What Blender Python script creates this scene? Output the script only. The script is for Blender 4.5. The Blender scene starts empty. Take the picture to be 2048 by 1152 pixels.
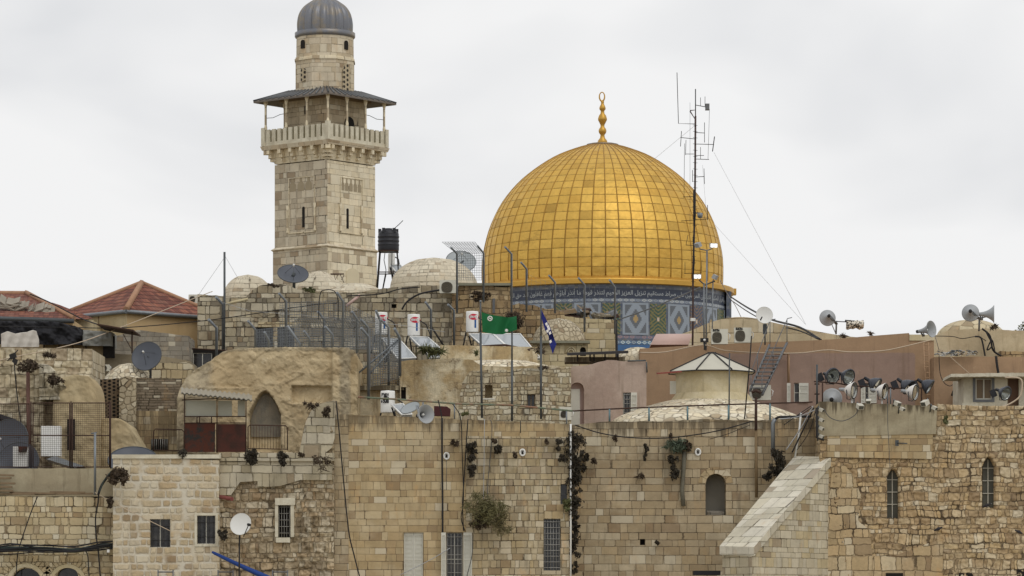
import bpy, bmesh, math, random
from mathutils import Vector, Matrix, Euler
from mathutils.geometry import tessellate_polygon
R = math.radians; pi = math.pi
rnd = random.Random(7)
sc = bpy.context.scene; COL = sc.collection
# ---------------- camera, sky, sun, exposure ----------------
F = 7200.0; HOR = 1230.0; CZ = 14.0          # focal length (px of a 2048 px wide frame), horizon row, eye height
cam = bpy.data.cameras.new('camera'); cam.sensor_width = 36; cam.lens = 36*F/2048
cam.shift_y = (HOR-576)/2048; cam.clip_end = 6000; cam.clip_start = 1
co = bpy.data.objects.new('camera', cam); COL.objects.link(co); co.location = (0, 0, CZ); co.rotation_euler = (pi/2, 0, 0); sc.camera = co
SUN_EL, SUN_AZ = 52, 150                      # azimuth clockwise from +Y
W = bpy.data.worlds.new('World'); sc.world = W; W.use_nodes = True
wt = W.node_tree; wt.nodes.clear()
wo = wt.nodes.new('ShaderNodeOutputWorld'); bg = wt.nodes.new('ShaderNodeBackground'); wt.links.new(bg.outputs[0], wo.inputs[0])
sky = wt.nodes.new('ShaderNodeTexSky'); sky.sky_type = 'NISHITA'; sky.sun_disc = False
sky.sun_elevation = R(SUN_EL); sky.sun_rotation = R(SUN_AZ); sky.air_density = 1.0; sky.dust_density = 2.0
hs = wt.nodes.new('ShaderNodeHueSaturation'); hs.inputs['Saturation'].default_value = 0.25; hs.inputs['Value'].default_value = 1.0
wt.links.new(sky.outputs[0], hs.inputs['Color'])
tc = wt.nodes.new('ShaderNodeTexCoord'); mp = wt.nodes.new('ShaderNodeMapping'); mp.inputs['Scale'].default_value = (1, 1, 1.9)
wt.links.new(tc.outputs['Generated'], mp.inputs[0])
cn = wt.nodes.new('ShaderNodeTexNoise'); cn.inputs['Scale'].default_value = 9.0; cn.inputs['Detail'].default_value = 3.5; cn.inputs['Roughness'].default_value = .5; cn.inputs['Distortion'].default_value = .35
wt.links.new(mp.outputs[0], cn.inputs['Vector'])
cr = wt.nodes.new('ShaderNodeValToRGB'); cr.color_ramp.elements[0].position = .33; cr.color_ramp.elements[1].position = .6
cr.color_ramp.elements[0].color = (7.6, 7.7, 7.88, 1); cr.color_ramp.elements[1].color = (9.1, 9.1, 9.12, 1)
wt.links.new(cn.outputs['Fac'], cr.inputs[0])
mx = wt.nodes.new('ShaderNodeMix'); mx.data_type = 'RGBA'; mx.inputs['Factor'].default_value = .96
wt.links.new(hs.outputs[0], mx.inputs[6]); wt.links.new(cr.outputs[0], mx.inputs[7]); wt.links.new(mx.outputs[2], bg.inputs[0])
bg.inputs[1].default_value = 0.1
sl = bpy.data.lights.new('sun', 'SUN'); sl.energy = 0.8; sl.angle = R(30); sl.color = (1, .96, .9)
so = bpy.data.objects.new('sun', sl); COL.objects.link(so)
sd = Vector((math.sin(R(SUN_AZ))*math.cos(R(SUN_EL)), math.cos(R(SUN_AZ))*math.cos(R(SUN_EL)), math.sin(R(SUN_EL))))
so.rotation_euler = sd.to_track_quat('Z', 'Y').to_euler(); so.location = sd*300
sc.view_settings.view_transform = 'Standard'; sc.view_settings.look = 'None'; sc.view_settings.exposure = 0.0; sc.view_settings.gamma = 1

# ---------------- helpers: a pixel row/column at a depth gives a point ----------------
def X(px, Y): return (px-1024)/F*Y
def Z(py, Y): return CZ+(HOR-py)/F*Y
def P(px, py, Y): return Vector((X(px, Y), Y, Z(py, Y)))
def s2l(c): return c/12.92 if c <= .04045 else ((c+.055)/1.055)**2.4
def C(r, g, b, k=1.3):                       # seen colour of a surface (0-255) -> its base colour
    q = [s2l(v/255)*k for v in (r, g, b)]
    if k == 1.3: m = .3*q[0]+.6*q[1]+.1*q[2]; q = [m+(v-m)*.87 for v in q]
    return tuple(min(.9, v) for v in q)+(1,)
def autouv(p, n):
    if abs(n.z) > .97: return [(q.x, q.y) for q in p]
    t = Vector((-n.y, n.x, 0)).normalized(); b = n.cross(t)
    return [(q.dot(t), q.dot(b)) for q in p]
ORG = {}
class MB:
    def __init__(s): s.v = []; s.f = []; s.uv = []; s.sm = []
    def face(s, pts, uv=None, smooth=False):
        i = len(s.v); s.v += [Vector(p) for p in pts]; s.f.append(tuple(range(i, i+len(pts)))); s.uv.append(uv); s.sm.append(smooth); return s
    def raw(s, vs, fs, uvs=None, smooth=True):
        i = len(s.v); s.v += [Vector(p) for p in vs]
        for k, f in enumerate(fs): s.f.append(tuple(i+j for j in f)); s.uv.append(uvs[k] if uvs else None); s.sm.append(smooth)
        return s
    def obox(s, c, a, b, d):                  # centre and three half vectors
        c, a, b, d = map(Vector, (c, a, b, d)); q = [c+i*a+j*b+k*d for i in (-1, 1) for j in (-1, 1) for k in (-1, 1)]
        if a.cross(b).dot(d) < 0: q = [q[i] for i in (4, 5, 6, 7, 0, 1, 2, 3)]
        return s.raw(q, [(0, 1, 3, 2), (4, 6, 7, 5), (0, 4, 5, 1), (2, 3, 7, 6), (0, 2, 6, 4), (1, 5, 7, 3)], None, False)
    def box(s, x0, x1, y0, y1, z0, z1): return s.obox(((x0+x1)/2, (y0+y1)/2, (z0+z1)/2), (abs(x1-x0)/2, 0, 0), (0, abs(y1-y0)/2, 0), (0, 0, abs(z1-z0)/2))
    def pbox(s, x0, y0, x1, y1, Y, d=.1):     # pixel rectangle, front at Y, d metres deep
        return s.box(X(x0, Y), X(x1, Y), Y, Y+d, Z(y1, Y), Z(y0, Y))
    def tube(s, pts, r, n=6, cap=True, r2=None):
        pts = [Vector(p) for p in pts]; vs = []; m = len(pts)
        for i, p in enumerate(pts):
            d = (pts[min(i+1, m-1)]-pts[max(i-1, 0)]).normalized(); a = d.orthogonal().normalized() if i == 0 else (a-d*a.dot(d)).normalized(); b = d.cross(a)
            rr = r if r2 is None else r+(r2-r)*i/(m-1)
            vs += [p+(a*math.cos(2*pi*k/n)+b*math.sin(2*pi*k/n))*rr for k in range(n)]
        fs = [(i*n+k, i*n+(k+1) % n, (i+1)*n+(k+1) % n, (i+1)*n+k) for i in range(m-1) for k in range(n)]
        s.raw(vs, fs)
        if cap: i0 = len(s.v)-m*n; s.f += [tuple(i0+k for k in reversed(range(n))), tuple(i0+(m-1)*n+k for k in range(n))]; s.uv += [None]*2; s.sm += [False]*2
        return s
    def ptube(s, pts, rp, n=6):               # points (px,py,Y); radius in px at that depth
        return s.tube([P(*p) for p in pts], rp*pts[0][2]/F, n)
    def lathe(s, prof, n=32, o=(0, 0, 0), d=None, a0=0, a1=2*pi, smooth=True, uvr=None, ribs=0, ribamp=0):
        o = Vector(o); M = (Vector(d).to_track_quat('Z', 'Y').to_matrix() if d is not None else Matrix.Identity(3)); full = abs(a1-a0-2*pi) < 1e-6
        m = n if full else n+1; vs = []; L = [0]
        for i in range(1, len(prof)): L.append(L[-1]+math.hypot(prof[i][0]-prof[i-1][0], prof[i][1]-prof[i-1][1]))
        ur = uvr or max(p[0] for p in prof)
        for r, z in prof:
            for k in range(m):
                th = a0+(a1-a0)*k/n; rr = r*(1+ribamp*(abs(math.sin(th*ribs/2))-.6)) if ribs else r
                vs.append(o+M @ Vector((rr*math.cos(th), rr*math.sin(th), z)))
        fs = []; us = []
        for i in range(len(prof)-1):
            for k in range(n):
                k2 = (k+1) % m; fs.append((i*m+k, i*m+k2, (i+1)*m+k2, (i+1)*m+k)); da = (a1-a0)/n*ur; z0 = a0*ur
                us.append([(z0+k*da, L[i]), (z0+(k+1)*da, L[i]), (z0+(k+1)*da, L[i+1]), (z0+k*da, L[i+1])])
        return s.raw(vs, fs, us, smooth)
    def prism(s, pts, dv, holes=()):          # closed outline (world points on a plane) and holes, extruded by dv
        dv = Vector(dv); loops = [[Vector(p) for p in pts]]+[[Vector(p) for p in h] for h in holes]
        flat = [p for l in loops for p in l]; tri = tessellate_polygon(loops)
        n = Vector((0, 0, 0)); l0 = loops[0]
        for i in range(len(l0)): n += l0[i].cross(l0[(i+1) % len(l0)])
        out = n.dot(dv) < 0
        i0 = len(s.v); s.v += flat; j0 = len(s.v); s.v += [p+dv for p in flat]
        for t in tri:
            a, b, c = (flat[i] for i in t); nn = (b-a).cross(c-a)
            if nn.length < 1e-9: continue
            t = t if nn.dot(dv) < 0 else t[::-1]
            s.f.append(tuple(i0+i for i in t)); s.f.append(tuple(j0+i for i in t[::-1])); s.uv += [None]*2; s.sm += [False]*2
        k = 0
        for li, l in enumerate(loops):
            m = len(l); nn = Vector((0, 0, 0))
            for i in range(m): nn += l[i].cross(l[(i+1) % m])
            fwd = (nn.dot(dv) > 0) != (li > 0)
            for i in range(m):
                a, b = k+i, k+(i+1) % m; q = (i0+a, i0+b, j0+b, j0+a)
                s.f.append(q if fwd else q[::-1]); s.uv.append(None); s.sm.append(False)
            k += m
        return s
    def build(s, name, mat, parent=None, label=None):
        me = bpy.data.meshes.new(name)
        if parent is not None: og = ORG[parent.name]
        else:
            xs = [p.x for p in s.v]; ys = [p.y for p in s.v]; og = Vector(((min(xs)+max(xs))/2, (min(ys)+max(ys))/2, min(p.z for p in s.v)))
        me.from_pydata([p-og for p in s.v], [], s.f); me.update()
        ul = me.uv_layers.new(name='UVMap'); dat = [0.0]*(2*len(me.loops)); li = 0
        for k, pl in enumerate(me.polygons):
            u = s.uv[k] or autouv([s.v[i] for i in s.f[k]], pl.normal)
            for a in u: dat[2*li] = a[0]; dat[2*li+1] = a[1]; li += 1
        ul.data.foreach_set('uv', dat); me.polygons.foreach_set('use_smooth', s.sm)
        o = bpy.data.objects.new(name, me); COL.objects.link(o); me.materials.append(mat)
        if parent is None: o.location = og
        else: o.parent = parent
        ORG[o.name] = og
        if label: o['label'] = label
        return o
def tag(o, label, cat, group=None, kind=None):
    if label: o['label'] = label
    if cat: o['category'] = cat
    if group: o['group'] = group
    if kind: o['kind'] = kind
    return o
def root(name, label, cat, loc, group=None):
    o = bpy.data.objects.new(name, None); COL.objects.link(o); o.location = loc; ORG[o.name] = Vector(loc); o.empty_display_size = .3
    return tag(o, label, cat, group)

# ---------------- a small language for shader nodes ----------------
class S:
    def __init__(s, t, k): s.t = t; s.k = k
    def __add__(a, b): return mth(a.t, 'ADD', a, b)
    def __sub__(a, b): return mth(a.t, 'SUBTRACT', a, b)
    def __rsub__(a, b): return mth(a.t, 'SUBTRACT', b, a)
    def __mul__(a, b): return mth(a.t, 'MULTIPLY', a, b)
    def __truediv__(a, b): return mth(a.t, 'DIVIDE', a, b)
    __radd__ = __add__; __rmul__ = __mul__
    def fl(a): return mth(a.t, 'FLOOR', a)
    def fr(a): return mth(a.t, 'FRACT', a)
    def ab(a): return mth(a.t, 'ABSOLUTE', a)
    def sin(a): return mth(a.t, 'SINE', a)
    def mn(a, b): return mth(a.t, 'MINIMUM', a, b)
    def mx(a, b): return mth(a.t, 'MAXIMUM', a, b)
    def gt(a, b): return mth(a.t, 'GREATER_THAN', a, b)
    def lt(a, b): return mth(a.t, 'LESS_THAN', a, b)
    def step(a, lo, hi, o0=0., o1=1.):
        n = a.t.nodes.new('ShaderNodeMapRange'); n.interpolation_type = 'SMOOTHSTEP'; a.t.links.new(a.k, n.inputs[0])
        for i, v in ((1, lo), (2, hi), (3, o0), (4, o1)):
            if isinstance(v, S): a.t.links.new(v.k, n.inputs[i])
            else: n.inputs[i].default_value = v
        return S(a.t, n.outputs[0])
def mth(t, op, *a):
    n = t.nodes.new('ShaderNodeMath'); n.operation = op
    for i, v in enumerate(a):
        if isinstance(v, S): t.links.new(v.k, n.inputs[i])
        else: n.inputs[i].default_value = v
    return S(t, n.outputs[0])
class Mat:
    def __init__(s, name):
        s.m = bpy.data.materials.new(name); s.m.use_nodes = True; s.t = s.m.node_tree; s.t.nodes.clear()
        s.out = s.t.nodes.new('ShaderNodeOutputMaterial'); s.b = s.t.nodes.new('ShaderNodeBsdfPrincipled'); s.t.links.new(s.b.outputs[0], s.out.inputs[0])
    def put(s, sock, v):
        if isinstance(v, S): s.t.links.new(v.k, sock)
        else: sock.default_value = v
    def uv(s):
        n = s.t.nodes.new('ShaderNodeUVMap'); x = s.t.nodes.new('ShaderNodeSeparateXYZ'); s.t.links.new(n.outputs[0], x.inputs[0]); return S(s.t, x.outputs[0]), S(s.t, x.outputs[1])
    def obj(s):
        n = s.t.nodes.new('ShaderNodeTexCoord'); x = s.t.nodes.new('ShaderNodeSeparateXYZ'); s.t.links.new(n.outputs['Object'], x.inputs[0]); return [S(s.t, x.outputs[i]) for i in range(3)]
    def vec(s, *a):
        n = s.t.nodes.new('ShaderNodeCombineXYZ')
        for i, v in enumerate(a): s.put(n.inputs[i], v)
        return S(s.t, n.outputs[0])
    def noise(s, v, scale, detail=3, rough=.55, dist=0, col=False):
        n = s.t.nodes.new('ShaderNodeTexNoise'); s.t.links.new(v.k, n.inputs['Vector'])
        n.inputs['Scale'].default_value = scale; n.inputs['Detail'].default_value = detail; n.inputs['Roughness'].default_value = rough; n.inputs['Distortion'].default_value = dist
        return S(s.t, n.outputs[1 if col else 0])
    def sep(s, v):
        x = s.t.nodes.new('ShaderNodeSeparateXYZ'); s.t.links.new(v.k, x.inputs[0]); return [S(s.t, x.outputs[i]) for i in range(3)]
    def wn(s, *a):
        n = s.t.nodes.new('ShaderNodeTexWhiteNoise'); n.noise_dimensions = '3D'; s.t.links.new(s.vec(*a).k, n.inputs[0]); return S(s.t, n.outputs[0])
    def ramp(s, f, stops, interp='CONSTANT'):
        n = s.t.nodes.new('ShaderNodeValToRGB'); n.color_ramp.interpolation = interp; e = n.color_ramp.elements
        k = len(stops)
        for i in range(k-2): e.new(.5)
        for i, c in enumerate(stops):
            if len(c) == 2: e[i].position, e[i].color = c
            else: e[i].position = i/k if interp == 'CONSTANT' else i/(k-1); e[i].color = c
        s.put(n.inputs[0], f); return S(s.t, n.outputs[0])
    def mix(s, f, a, b, bl='MIX'):
        n = s.t.nodes.new('ShaderNodeMix'); n.data_type = 'RGBA'; n.blend_type = bl; s.put(n.inputs[0], f); s.put(n.inputs[6], a); s.put(n.inputs[7], b); return S(s.t, n.outputs[2])
    def gray(s, f): return s.vec(f, f, f)
    def bump(s, h, dist=.03, st=1.0):
        n = s.t.nodes.new('ShaderNodeBump'); n.inputs['Distance'].default_value = dist; n.inputs['Strength'].default_value = st; s.put(n.inputs['Height'], h); s.t.links.new(n.outputs[0], s.b.inputs['Normal']); return s
    def done(s, col, rough=.9, metal=0., spec=.25):
        s.put(s.b.inputs['Base Color'], col); s.put(s.b.inputs['Roughness'], rough); s.put(s.b.inputs['Metallic'], metal); s.b.inputs['Specular IOR Level'].default_value = spec; return s.m

def stone(name, h, w, cols, mortar, mw=.018, dist=.02, jit=.3, bump=.03, stain=.35, streak=.3, kind='a', smin=.04, tint=None, tintf=.5, streakc=(.10, .085, .065, 1), stainc=(.12, .1, .075, 1), vary=.25, fine=.22, flat=.4, pale=C(186, 178, 156), brown=C(122, 98, 70), warm=.25, bleach=.3, grime=None, dj=.75):
    m = Mat(name); u, v = m.uv(); uv = m.vec(u, v, 0.)
    n1 = m.sep(m.noise(uv, .7, 2, col=True)); n2 = m.sep(m.noise(uv, 5, 3, .6, col=True))
    u1 = u+(n1[0]-.5)*(dist*5)+(n2[0]-.5)*(dist*1.6); v1 = v+(n1[1]-.5)*(dist*5)+(n2[1]-.5)*(dist*1.6)
    if kind == 'a':
        vv = v1/h; vv = vv+(vv*1.7).sin()*vary; row = vv.fl(); rr = m.wn(row, 3.7, 0.)
        uu = u1/w*(rr*.6+.72)+rr*17.; uu = uu+(uu*2.3+rr*40.).sin()*jit; colm = uu.fl()
        a, b = uu.fr(), vv.fr(); du = a.mn(1.-a)*w; dv = b.mn(1.-b)*h
        e = mth(m.t, 'SMOOTH_MIN', du, dv, smin); c1 = m.wn(colm, row, 1.5); c2 = m.wn(colm, row, 8.5)
    else:
        vec = m.vec(u1/w, v1/h, 0.)
        vo = m.t.nodes.new('ShaderNodeTexVoronoi'); vo.voronoi_dimensions = '2D'; vo.inputs['Randomness'].default_value = jit; vo.inputs['Scale'].default_value = 1.; m.t.links.new(vec.k, vo.inputs['Vector'])
        ve = m.t.nodes.new('ShaderNodeTexVoronoi'); ve.voronoi_dimensions = '2D'; ve.feature = 'DISTANCE_TO_EDGE'; ve.inputs['Randomness'].default_value = jit; ve.inputs['Scale'].default_value = 1.; m.t.links.new(vec.k, ve.inputs['Vector'])
        e = S(m.t, ve.outputs['Distance'])*min(w, h); cc = m.sep(S(m.t, vo.outputs['Color'])); c1, c2 = cc[0], cc[1]
    n3 = m.noise(uv, 9, 3, .65); big = m.noise(uv, .22, 3, .6); med = m.noise(uv, 2.2, 4, .65)
    e2 = e+(n3-.5)*(mw*1.6); mask = e2.step(mw*.25, mw*1.25)
    col = m.mix(flat, m.ramp(c1, cols), tuple(sum(c[i] for c in cols)/len(cols) for i in range(3))+(1,))
    if tint: col = m.mix(big.step(.4, .62)*tintf, col, m.mix(.45, col, tint))
    col = m.mix(1., col, m.gray((c2-.5)*.2+(med-.5)*.6+(n3-.5)*fine+1.), 'MULTIPLY')
    col = m.mix(c2.gt(.93)*.6, col, pale); col = m.mix(c2.lt(.07)*.5, col, brown)
    if warm: col = m.mix(m.noise(m.vec(u*1.6, v*.7, 5.), .8, 4, .7).step(.55, .7)*warm, col, C(176, 138, 84), 'MIX')
    col = m.mix(m.noise(m.vec(u, v, 9.), .35, 5, .7).step(.5, .68)*bleach, col, C(188, 176, 148))
    if stain: col = m.mix(m.noise(uv, .55, 5, .7).step(.52, .72)*stain, col, stainc)
    if streak:
        st = m.noise(m.vec(u*2.2, v*.22, 3.), 1.5, 4, .65).step(.54, .75)*streak; col = m.mix(st, col, streakc)
    if grime:                                  # run-off stains below a coping: from height grime[0] up to grime[1]
        dr = m.noise(m.vec(u*1.9, v*.16, 11.), 1.7, 5, .7); k_ = v.step(grime[0], grime[1])
        col = m.mix((dr+k_*.42-.42).step(.32, .52)*(k_.gt(.01))*grime[2], col, C(84, 74, 58))
    jv = m.noise(m.vec(u, v, 4.), 1.3, 3, .6).step(.35, .65, .25, 1.)
    col = m.mix((1.-mask)*jv, col, mortar); col = m.mix((1.-mask)*m.noise(m.vec(u, v, 6.), 1.1, 4, .6).step(.5, .62)*dj, col, C(56, 47, 36))
    m.bump(mask*.75+c2*.25*mask+n3*.25+med*.2, bump); return m.done(col, .92, 0, .15)

def plaster(name, c1, c2, dark, sc1=.5, patch=.3, streak=.3, bump=.02, grain=.25, rough=.92, metal=0., grime=None):
    m = Mat(name); u, v = m.uv(); uv = m.vec(u, v, 0.)
    a = m.noise(uv, sc1, 5, .62, .4); col = m.mix(a.step(.38, .62), c1, c2)
    b = m.noise(uv, sc1*4, 5, .7); col = m.mix(1., col, m.gray((b-.5)*1.0*grain*2+1.), 'MULTIPLY')
    f = m.noise(uv, 14, 3, .7); col = m.mix(1., col, m.gray((f-.5)*grain+1.), 'MULTIPLY')
    if patch: col = m.mix(m.noise(uv, sc1*1.7, 6, .72).step(.56, .68)*patch, col, dark)
    if streak: col = m.mix(m.noise(m.vec(u*2.4, v*.2, 7.), 1.6, 4, .65).step(.53, .74)*streak, col, dark)
    if grime:
        dr = m.noise(m.vec(u*2.1, v*.16, 11.), 1.7, 5, .7); k_ = v.step(grime[0], grime[1])
        col = m.mix((dr+k_*.42-.42).step(.32, .52)*(k_.gt(.01))*grime[2], col, C(74, 64, 48))
    m.bump(a*1.2+b*.6+f*.25, bump); return m.done(col, rough, metal, .2)
def simple(name, c, rough=.6, metal=0., var=.15, sc1=3., c2=None, spec=.3, bump=0):
    m = Mat(name); o = m.obj(); v = m.vec(*o); n = m.noise(v, sc1, 4, .65)
    col = m.mix(n.step(.42, .62), c, c2) if c2 else m.mix(1., c, m.gray((n-.5)*2*var+1.), 'MULTIPLY')
    if bump: m.bump(n, bump)
    return m.done(col, rough, metal, spec)
# ---------------- materials ----------------
MORT = C(98, 84, 64)
m_ashlar = stone('beige_ashlar', .30, .44, [C(162, 142, 104), C(154, 133, 94), C(166, 148, 112), C(150, 128, 90), C(172, 156, 122), C(142, 119, 84), C(158, 138, 100), C(168, 150, 114)], C(128, 109, 82), mw=.010, dist=.008, jit=.3, stain=.22, streak=.25, vary=.1, flat=.35, warm=.4, grime=(Z(900, 149), Z(832, 149), .7), tint=C(162, 137, 94), tintf=.5, bump=.02)
m_ashlar2 = stone('pale_squared_stone', .28, .29, [C(172, 160, 134), C(150, 134, 104), C(182, 172, 150), C(140, 124, 92), C(162, 148, 118), C(155, 136, 98), C(135, 122, 98), C(168, 150, 112)], C(108, 95, 72), mw=.014, dist=.012, jit=.34, stain=.3, streak=.4, bump=.03, vary=.1, bleach=.7, flat=.3, warm=.45, tint=C(160, 136, 90))
m_grey_ashlar = stone('grey_brown_ashlar', .33, .50, [C(158, 141, 110), C(148, 130, 98), C(164, 149, 120), C(140, 120, 88), C(172, 160, 134), C(154, 134, 99), C(140, 123, 95), C(158, 144, 116)], C(108, 94, 72), mw=.012, dist=.012, jit=.32, stain=.4, streak=.45, vary=.12, bleach=.45, grime=(Z(905, 151), Z(842, 151), .8), tint=C(140, 118, 88), bump=.03)
m_rubble = stone('golden_rubble', .25, .26, [C(168, 146, 108), C(154, 130, 92), C(180, 162, 128), C(144, 121, 86), C(172, 148, 104), C(158, 137, 102), C(140, 118, 86), C(184, 170, 140)], C(122, 102, 76), mw=.018, dist=.07, jit=.37, bump=.07, stain=.3, streak=.2, smin=.09, tint=C(160, 130, 88), vary=.3, fine=.5, flat=.25, warm=.35, bleach=.35)
m_bigrub = stone('large_golden_blocks', .42, .44, [C(174, 154, 118), C(160, 138, 100), C(182, 166, 134), C(152, 130, 96), C(170, 146, 106)], C(118, 98, 72), mw=.02, dist=.06, jit=.36, bump=.06, stain=.3, streak=.2, smin=.08, vary=.3, fine=.5, flat=.2, warm=.4)
m_rubble2 = stone('pale_rubble', .26, .27, [C(160, 144, 114), C(140, 122, 92), C(172, 160, 136), C(126, 108, 80), C(158, 134, 98), C(148, 132, 104), C(118, 102, 78), C(174, 164, 142)], C(128, 112, 86), mw=.02, dist=.06, jit=.37, bump=.06, bleach=.5, stain=.42, streak=.3, smin=.08, vary=.34, fine=.55)
m_white = stone('white_rough_stone', .33, .44, [C(166, 150, 118), C(176, 163, 136), C(160, 140, 106), C(178, 168, 146), C(170, 154, 124), C(158, 136, 100)], C(184, 177, 160), mw=.06, dist=.035, jit=.3, bump=.035, stain=.35, streak=.15, stainc=C(144, 122, 88), smin=.1, fine=.8, flat=.35, warm=.2, bleach=.75, vary=.1, dj=0.)
m_old = stone('old_yellow_stone', .29, .31, [C(172, 156, 120), C(164, 146, 108), C(184, 172, 142), C(154, 134, 96), C(168, 152, 116), C(176, 162, 128), C(160, 138, 96), C(188, 180, 156)], C(118, 102, 76), mw=.016, dist=.03, jit=.35, bump=.05, stain=.25, streak=.25, smin=.08, bleach=.5)
m_patchy = stone('small_pale_patchy_stone', .21, .24, [C(178, 168, 140), C(162, 148, 116), C(186, 178, 154), C(150, 134, 102), C(172, 158, 126)], C(138, 122, 94), mw=.022, dist=.06, jit=.36, bump=.05, stain=.55, streak=.3, smin=.06, fine=.6, bleach=.8, flat=.1, vary=.25)
m_back = stone('grey_weathered_blocks', .31, .34, [C(160, 150, 126), C(136, 126, 104), C(178, 168, 144), C(118, 109, 91), C(150, 139, 113), C(166, 154, 126), C(126, 117, 99), C(142, 129, 103)], C(100, 91, 74), mw=.022, dist=.03, jit=.35, bump=.05, stain=.3, streak=.3, smin=.08, fine=.5, flat=0)
m_brownback = stone('brown_weathered_blocks', .29, .34, [C(166, 142, 100), C(140, 116, 80), C(176, 156, 118), C(120, 98, 66), C(150, 124, 84), C(158, 136, 98), C(128, 104, 74)], C(106, 90, 66), mw=.022, dist=.045, jit=.35, bump=.05, stain=.5, streak=.35, smin=.08, fine=.5)
m_cream = stone('cream_blocks', .32, .46, [C(178, 164, 124), C(170, 154, 114), C(184, 172, 136), C(164, 146, 106), C(174, 160, 124)], C(130, 114, 84), mw=.018, dist=.015, bump=.02, stain=.2, streak=.25)
m_minl = stone('minaret_weathered_shade', .40, .55, [C(178, 167, 144), C(160, 148, 126), C(184, 174, 152), C(146, 133, 112), C(171, 159, 136), C(164, 151, 128), C(152, 140, 119), C(186, 177, 156)], C(150, 139, 118), mw=.018, dist=.02, jit=.3, bump=.03, stain=.25, streak=.3, flat=.5)  # left faces: darker copy of the stone, shade painted in besides the stains
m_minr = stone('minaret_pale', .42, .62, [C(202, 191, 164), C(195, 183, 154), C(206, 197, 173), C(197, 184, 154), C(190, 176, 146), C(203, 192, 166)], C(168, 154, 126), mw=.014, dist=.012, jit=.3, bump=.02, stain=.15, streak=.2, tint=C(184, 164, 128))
m_drumst = stone('minaret_shaft', .36, .55, [C(184, 174, 152), C(174, 160, 132), C(190, 180, 158), C(168, 152, 124), C(180, 168, 146), C(166, 146, 116)], C(150, 137, 112), mw=.012, dist=.01, bump=.02, stain=.2, streak=.2)
m_block = stone('grey_concrete_block', .22, .42, [C(126, 120, 108), C(116, 110, 98), C(134, 128, 116), C(120, 112, 98)], C(104, 98, 86), mw=.012, dist=.004, jit=.05, bump=.015, stain=.3, streak=.2, smin=.01, vary=0)
m_brick = stone('thin_grey_brick', .12, .34, [C(120, 108, 90), C(104, 92, 76), C(132, 118, 98), C(96, 86, 70)], C(66, 58, 47), mw=.016, dist=.012, jit=.25, bump=.03, stain=.2, streak=.2, smin=.02, vary=.1)
m_mosaic = stone('crazy_paved_dome', .26, .3, [C(204, 194, 168), C(190, 178, 150), C(212, 204, 184), C(198, 184, 152), C(184, 172, 146)], C(158, 146, 124), mw=.030, dist=.05, jit=.75, bump=.02, stain=.15, streak=.15, kind='v')
m_dome = stone('plastered_stone_dome', .26, .5, [C(186, 176, 154), C(176, 165, 142), C(190, 181, 160), C(180, 169, 146)], C(160, 149, 127), mw=.02, dist=.03, bump=.02, stain=.2, streak=.25)
m_netdome = stone('netted_stone_dome', .55, .7, [C(178, 164, 132), C(168, 154, 122), C(186, 174, 146)], C(122, 108, 82), mw=.03, dist=.05, jit=.6, bump=.02, kind='v')
m_crazy = stone('crazy_stone', .26, .28, [C(160, 148, 122), C(150, 138, 114), C(168, 156, 130)], C(124, 110, 86), mw=.03, dist=.06, jit=.8, bump=.04, kind='v', stain=.3)
m_ruin = stone('pale_ruin_blocks', .42, .40, [C(174, 162, 134), C(160, 148, 120), C(182, 172, 148), C(150, 136, 108), C(168, 154, 124)], C(122, 108, 84), mw=.02, dist=.04, bump=.04, stain=.45, streak=.45, smin=.08)
m_plast = plaster('tan_plaster', C(174, 159, 124), C(160, 142, 106), C(116, 100, 76), .35, .3, .2, bump=.04)
def ruinmat():
    m = Mat('ruin_plaster'); u, v = m.uv(); uv = m.vec(u, v, 0.); a = m.noise(uv, .35, 5, .62, .4); b = m.noise(uv, 1.6, 5, .7); f = m.noise(uv, 12, 3, .7); n2 = m.noise(uv, .9, 6, .72)
    col = m.mix(a.step(.38, .62), C(178, 160, 124), C(160, 140, 104)); col = m.mix(1., col, m.gray((b-.5)*.5+(f-.5)*.3+1.), 'MULTIPLY')
    g_ = u.step(X(400, 158), X(480, 158), 1., 0.)*1.1+v.step(Z(716, 158), Z(697, 158))*.9+(u-X(690, 158)).ab().step(.05, .5, .9, 0.)+(u.step(X(664, 158), X(668, 158))*.18)
    k = (g_*.62+n2-.5).step(.38, .62); col = m.mix(k*.8, col, m.mix(b.step(.4, .6), C(112, 102, 84), C(150, 138, 112)))
    col = m.mix(m.noise(m.vec(u, v, 2.), 2.6, 6, .75).step(.64, .7)*.7, col, C(108, 94, 70)); col = m.mix(n2.step(.6, .68)*.4, col, C(190, 178, 148))
    m.bump(a*1.2+b*.9+f*.4+k*.5, .06); return m.done(col, .93, 0, .15)
m_ruinp = ruinmat()
m_plast_g = plaster('weathered_ruin_plaster', C(160, 144, 112), C(140, 124, 94), C(104, 92, 72), .6, .6, .35, bump=.08, grain=.4)
m_oldplast = plaster('peeling_old_plaster', C(186, 174, 144), C(152, 131, 92), C(92, 74, 50), .8, .8, .7, bump=.06, grain=.5)
m_pink = plaster('dusty_pink_render', C(160, 141, 127), C(150, 129, 115), C(112, 96, 80), .6, .25, .55, bump=.02)
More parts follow.
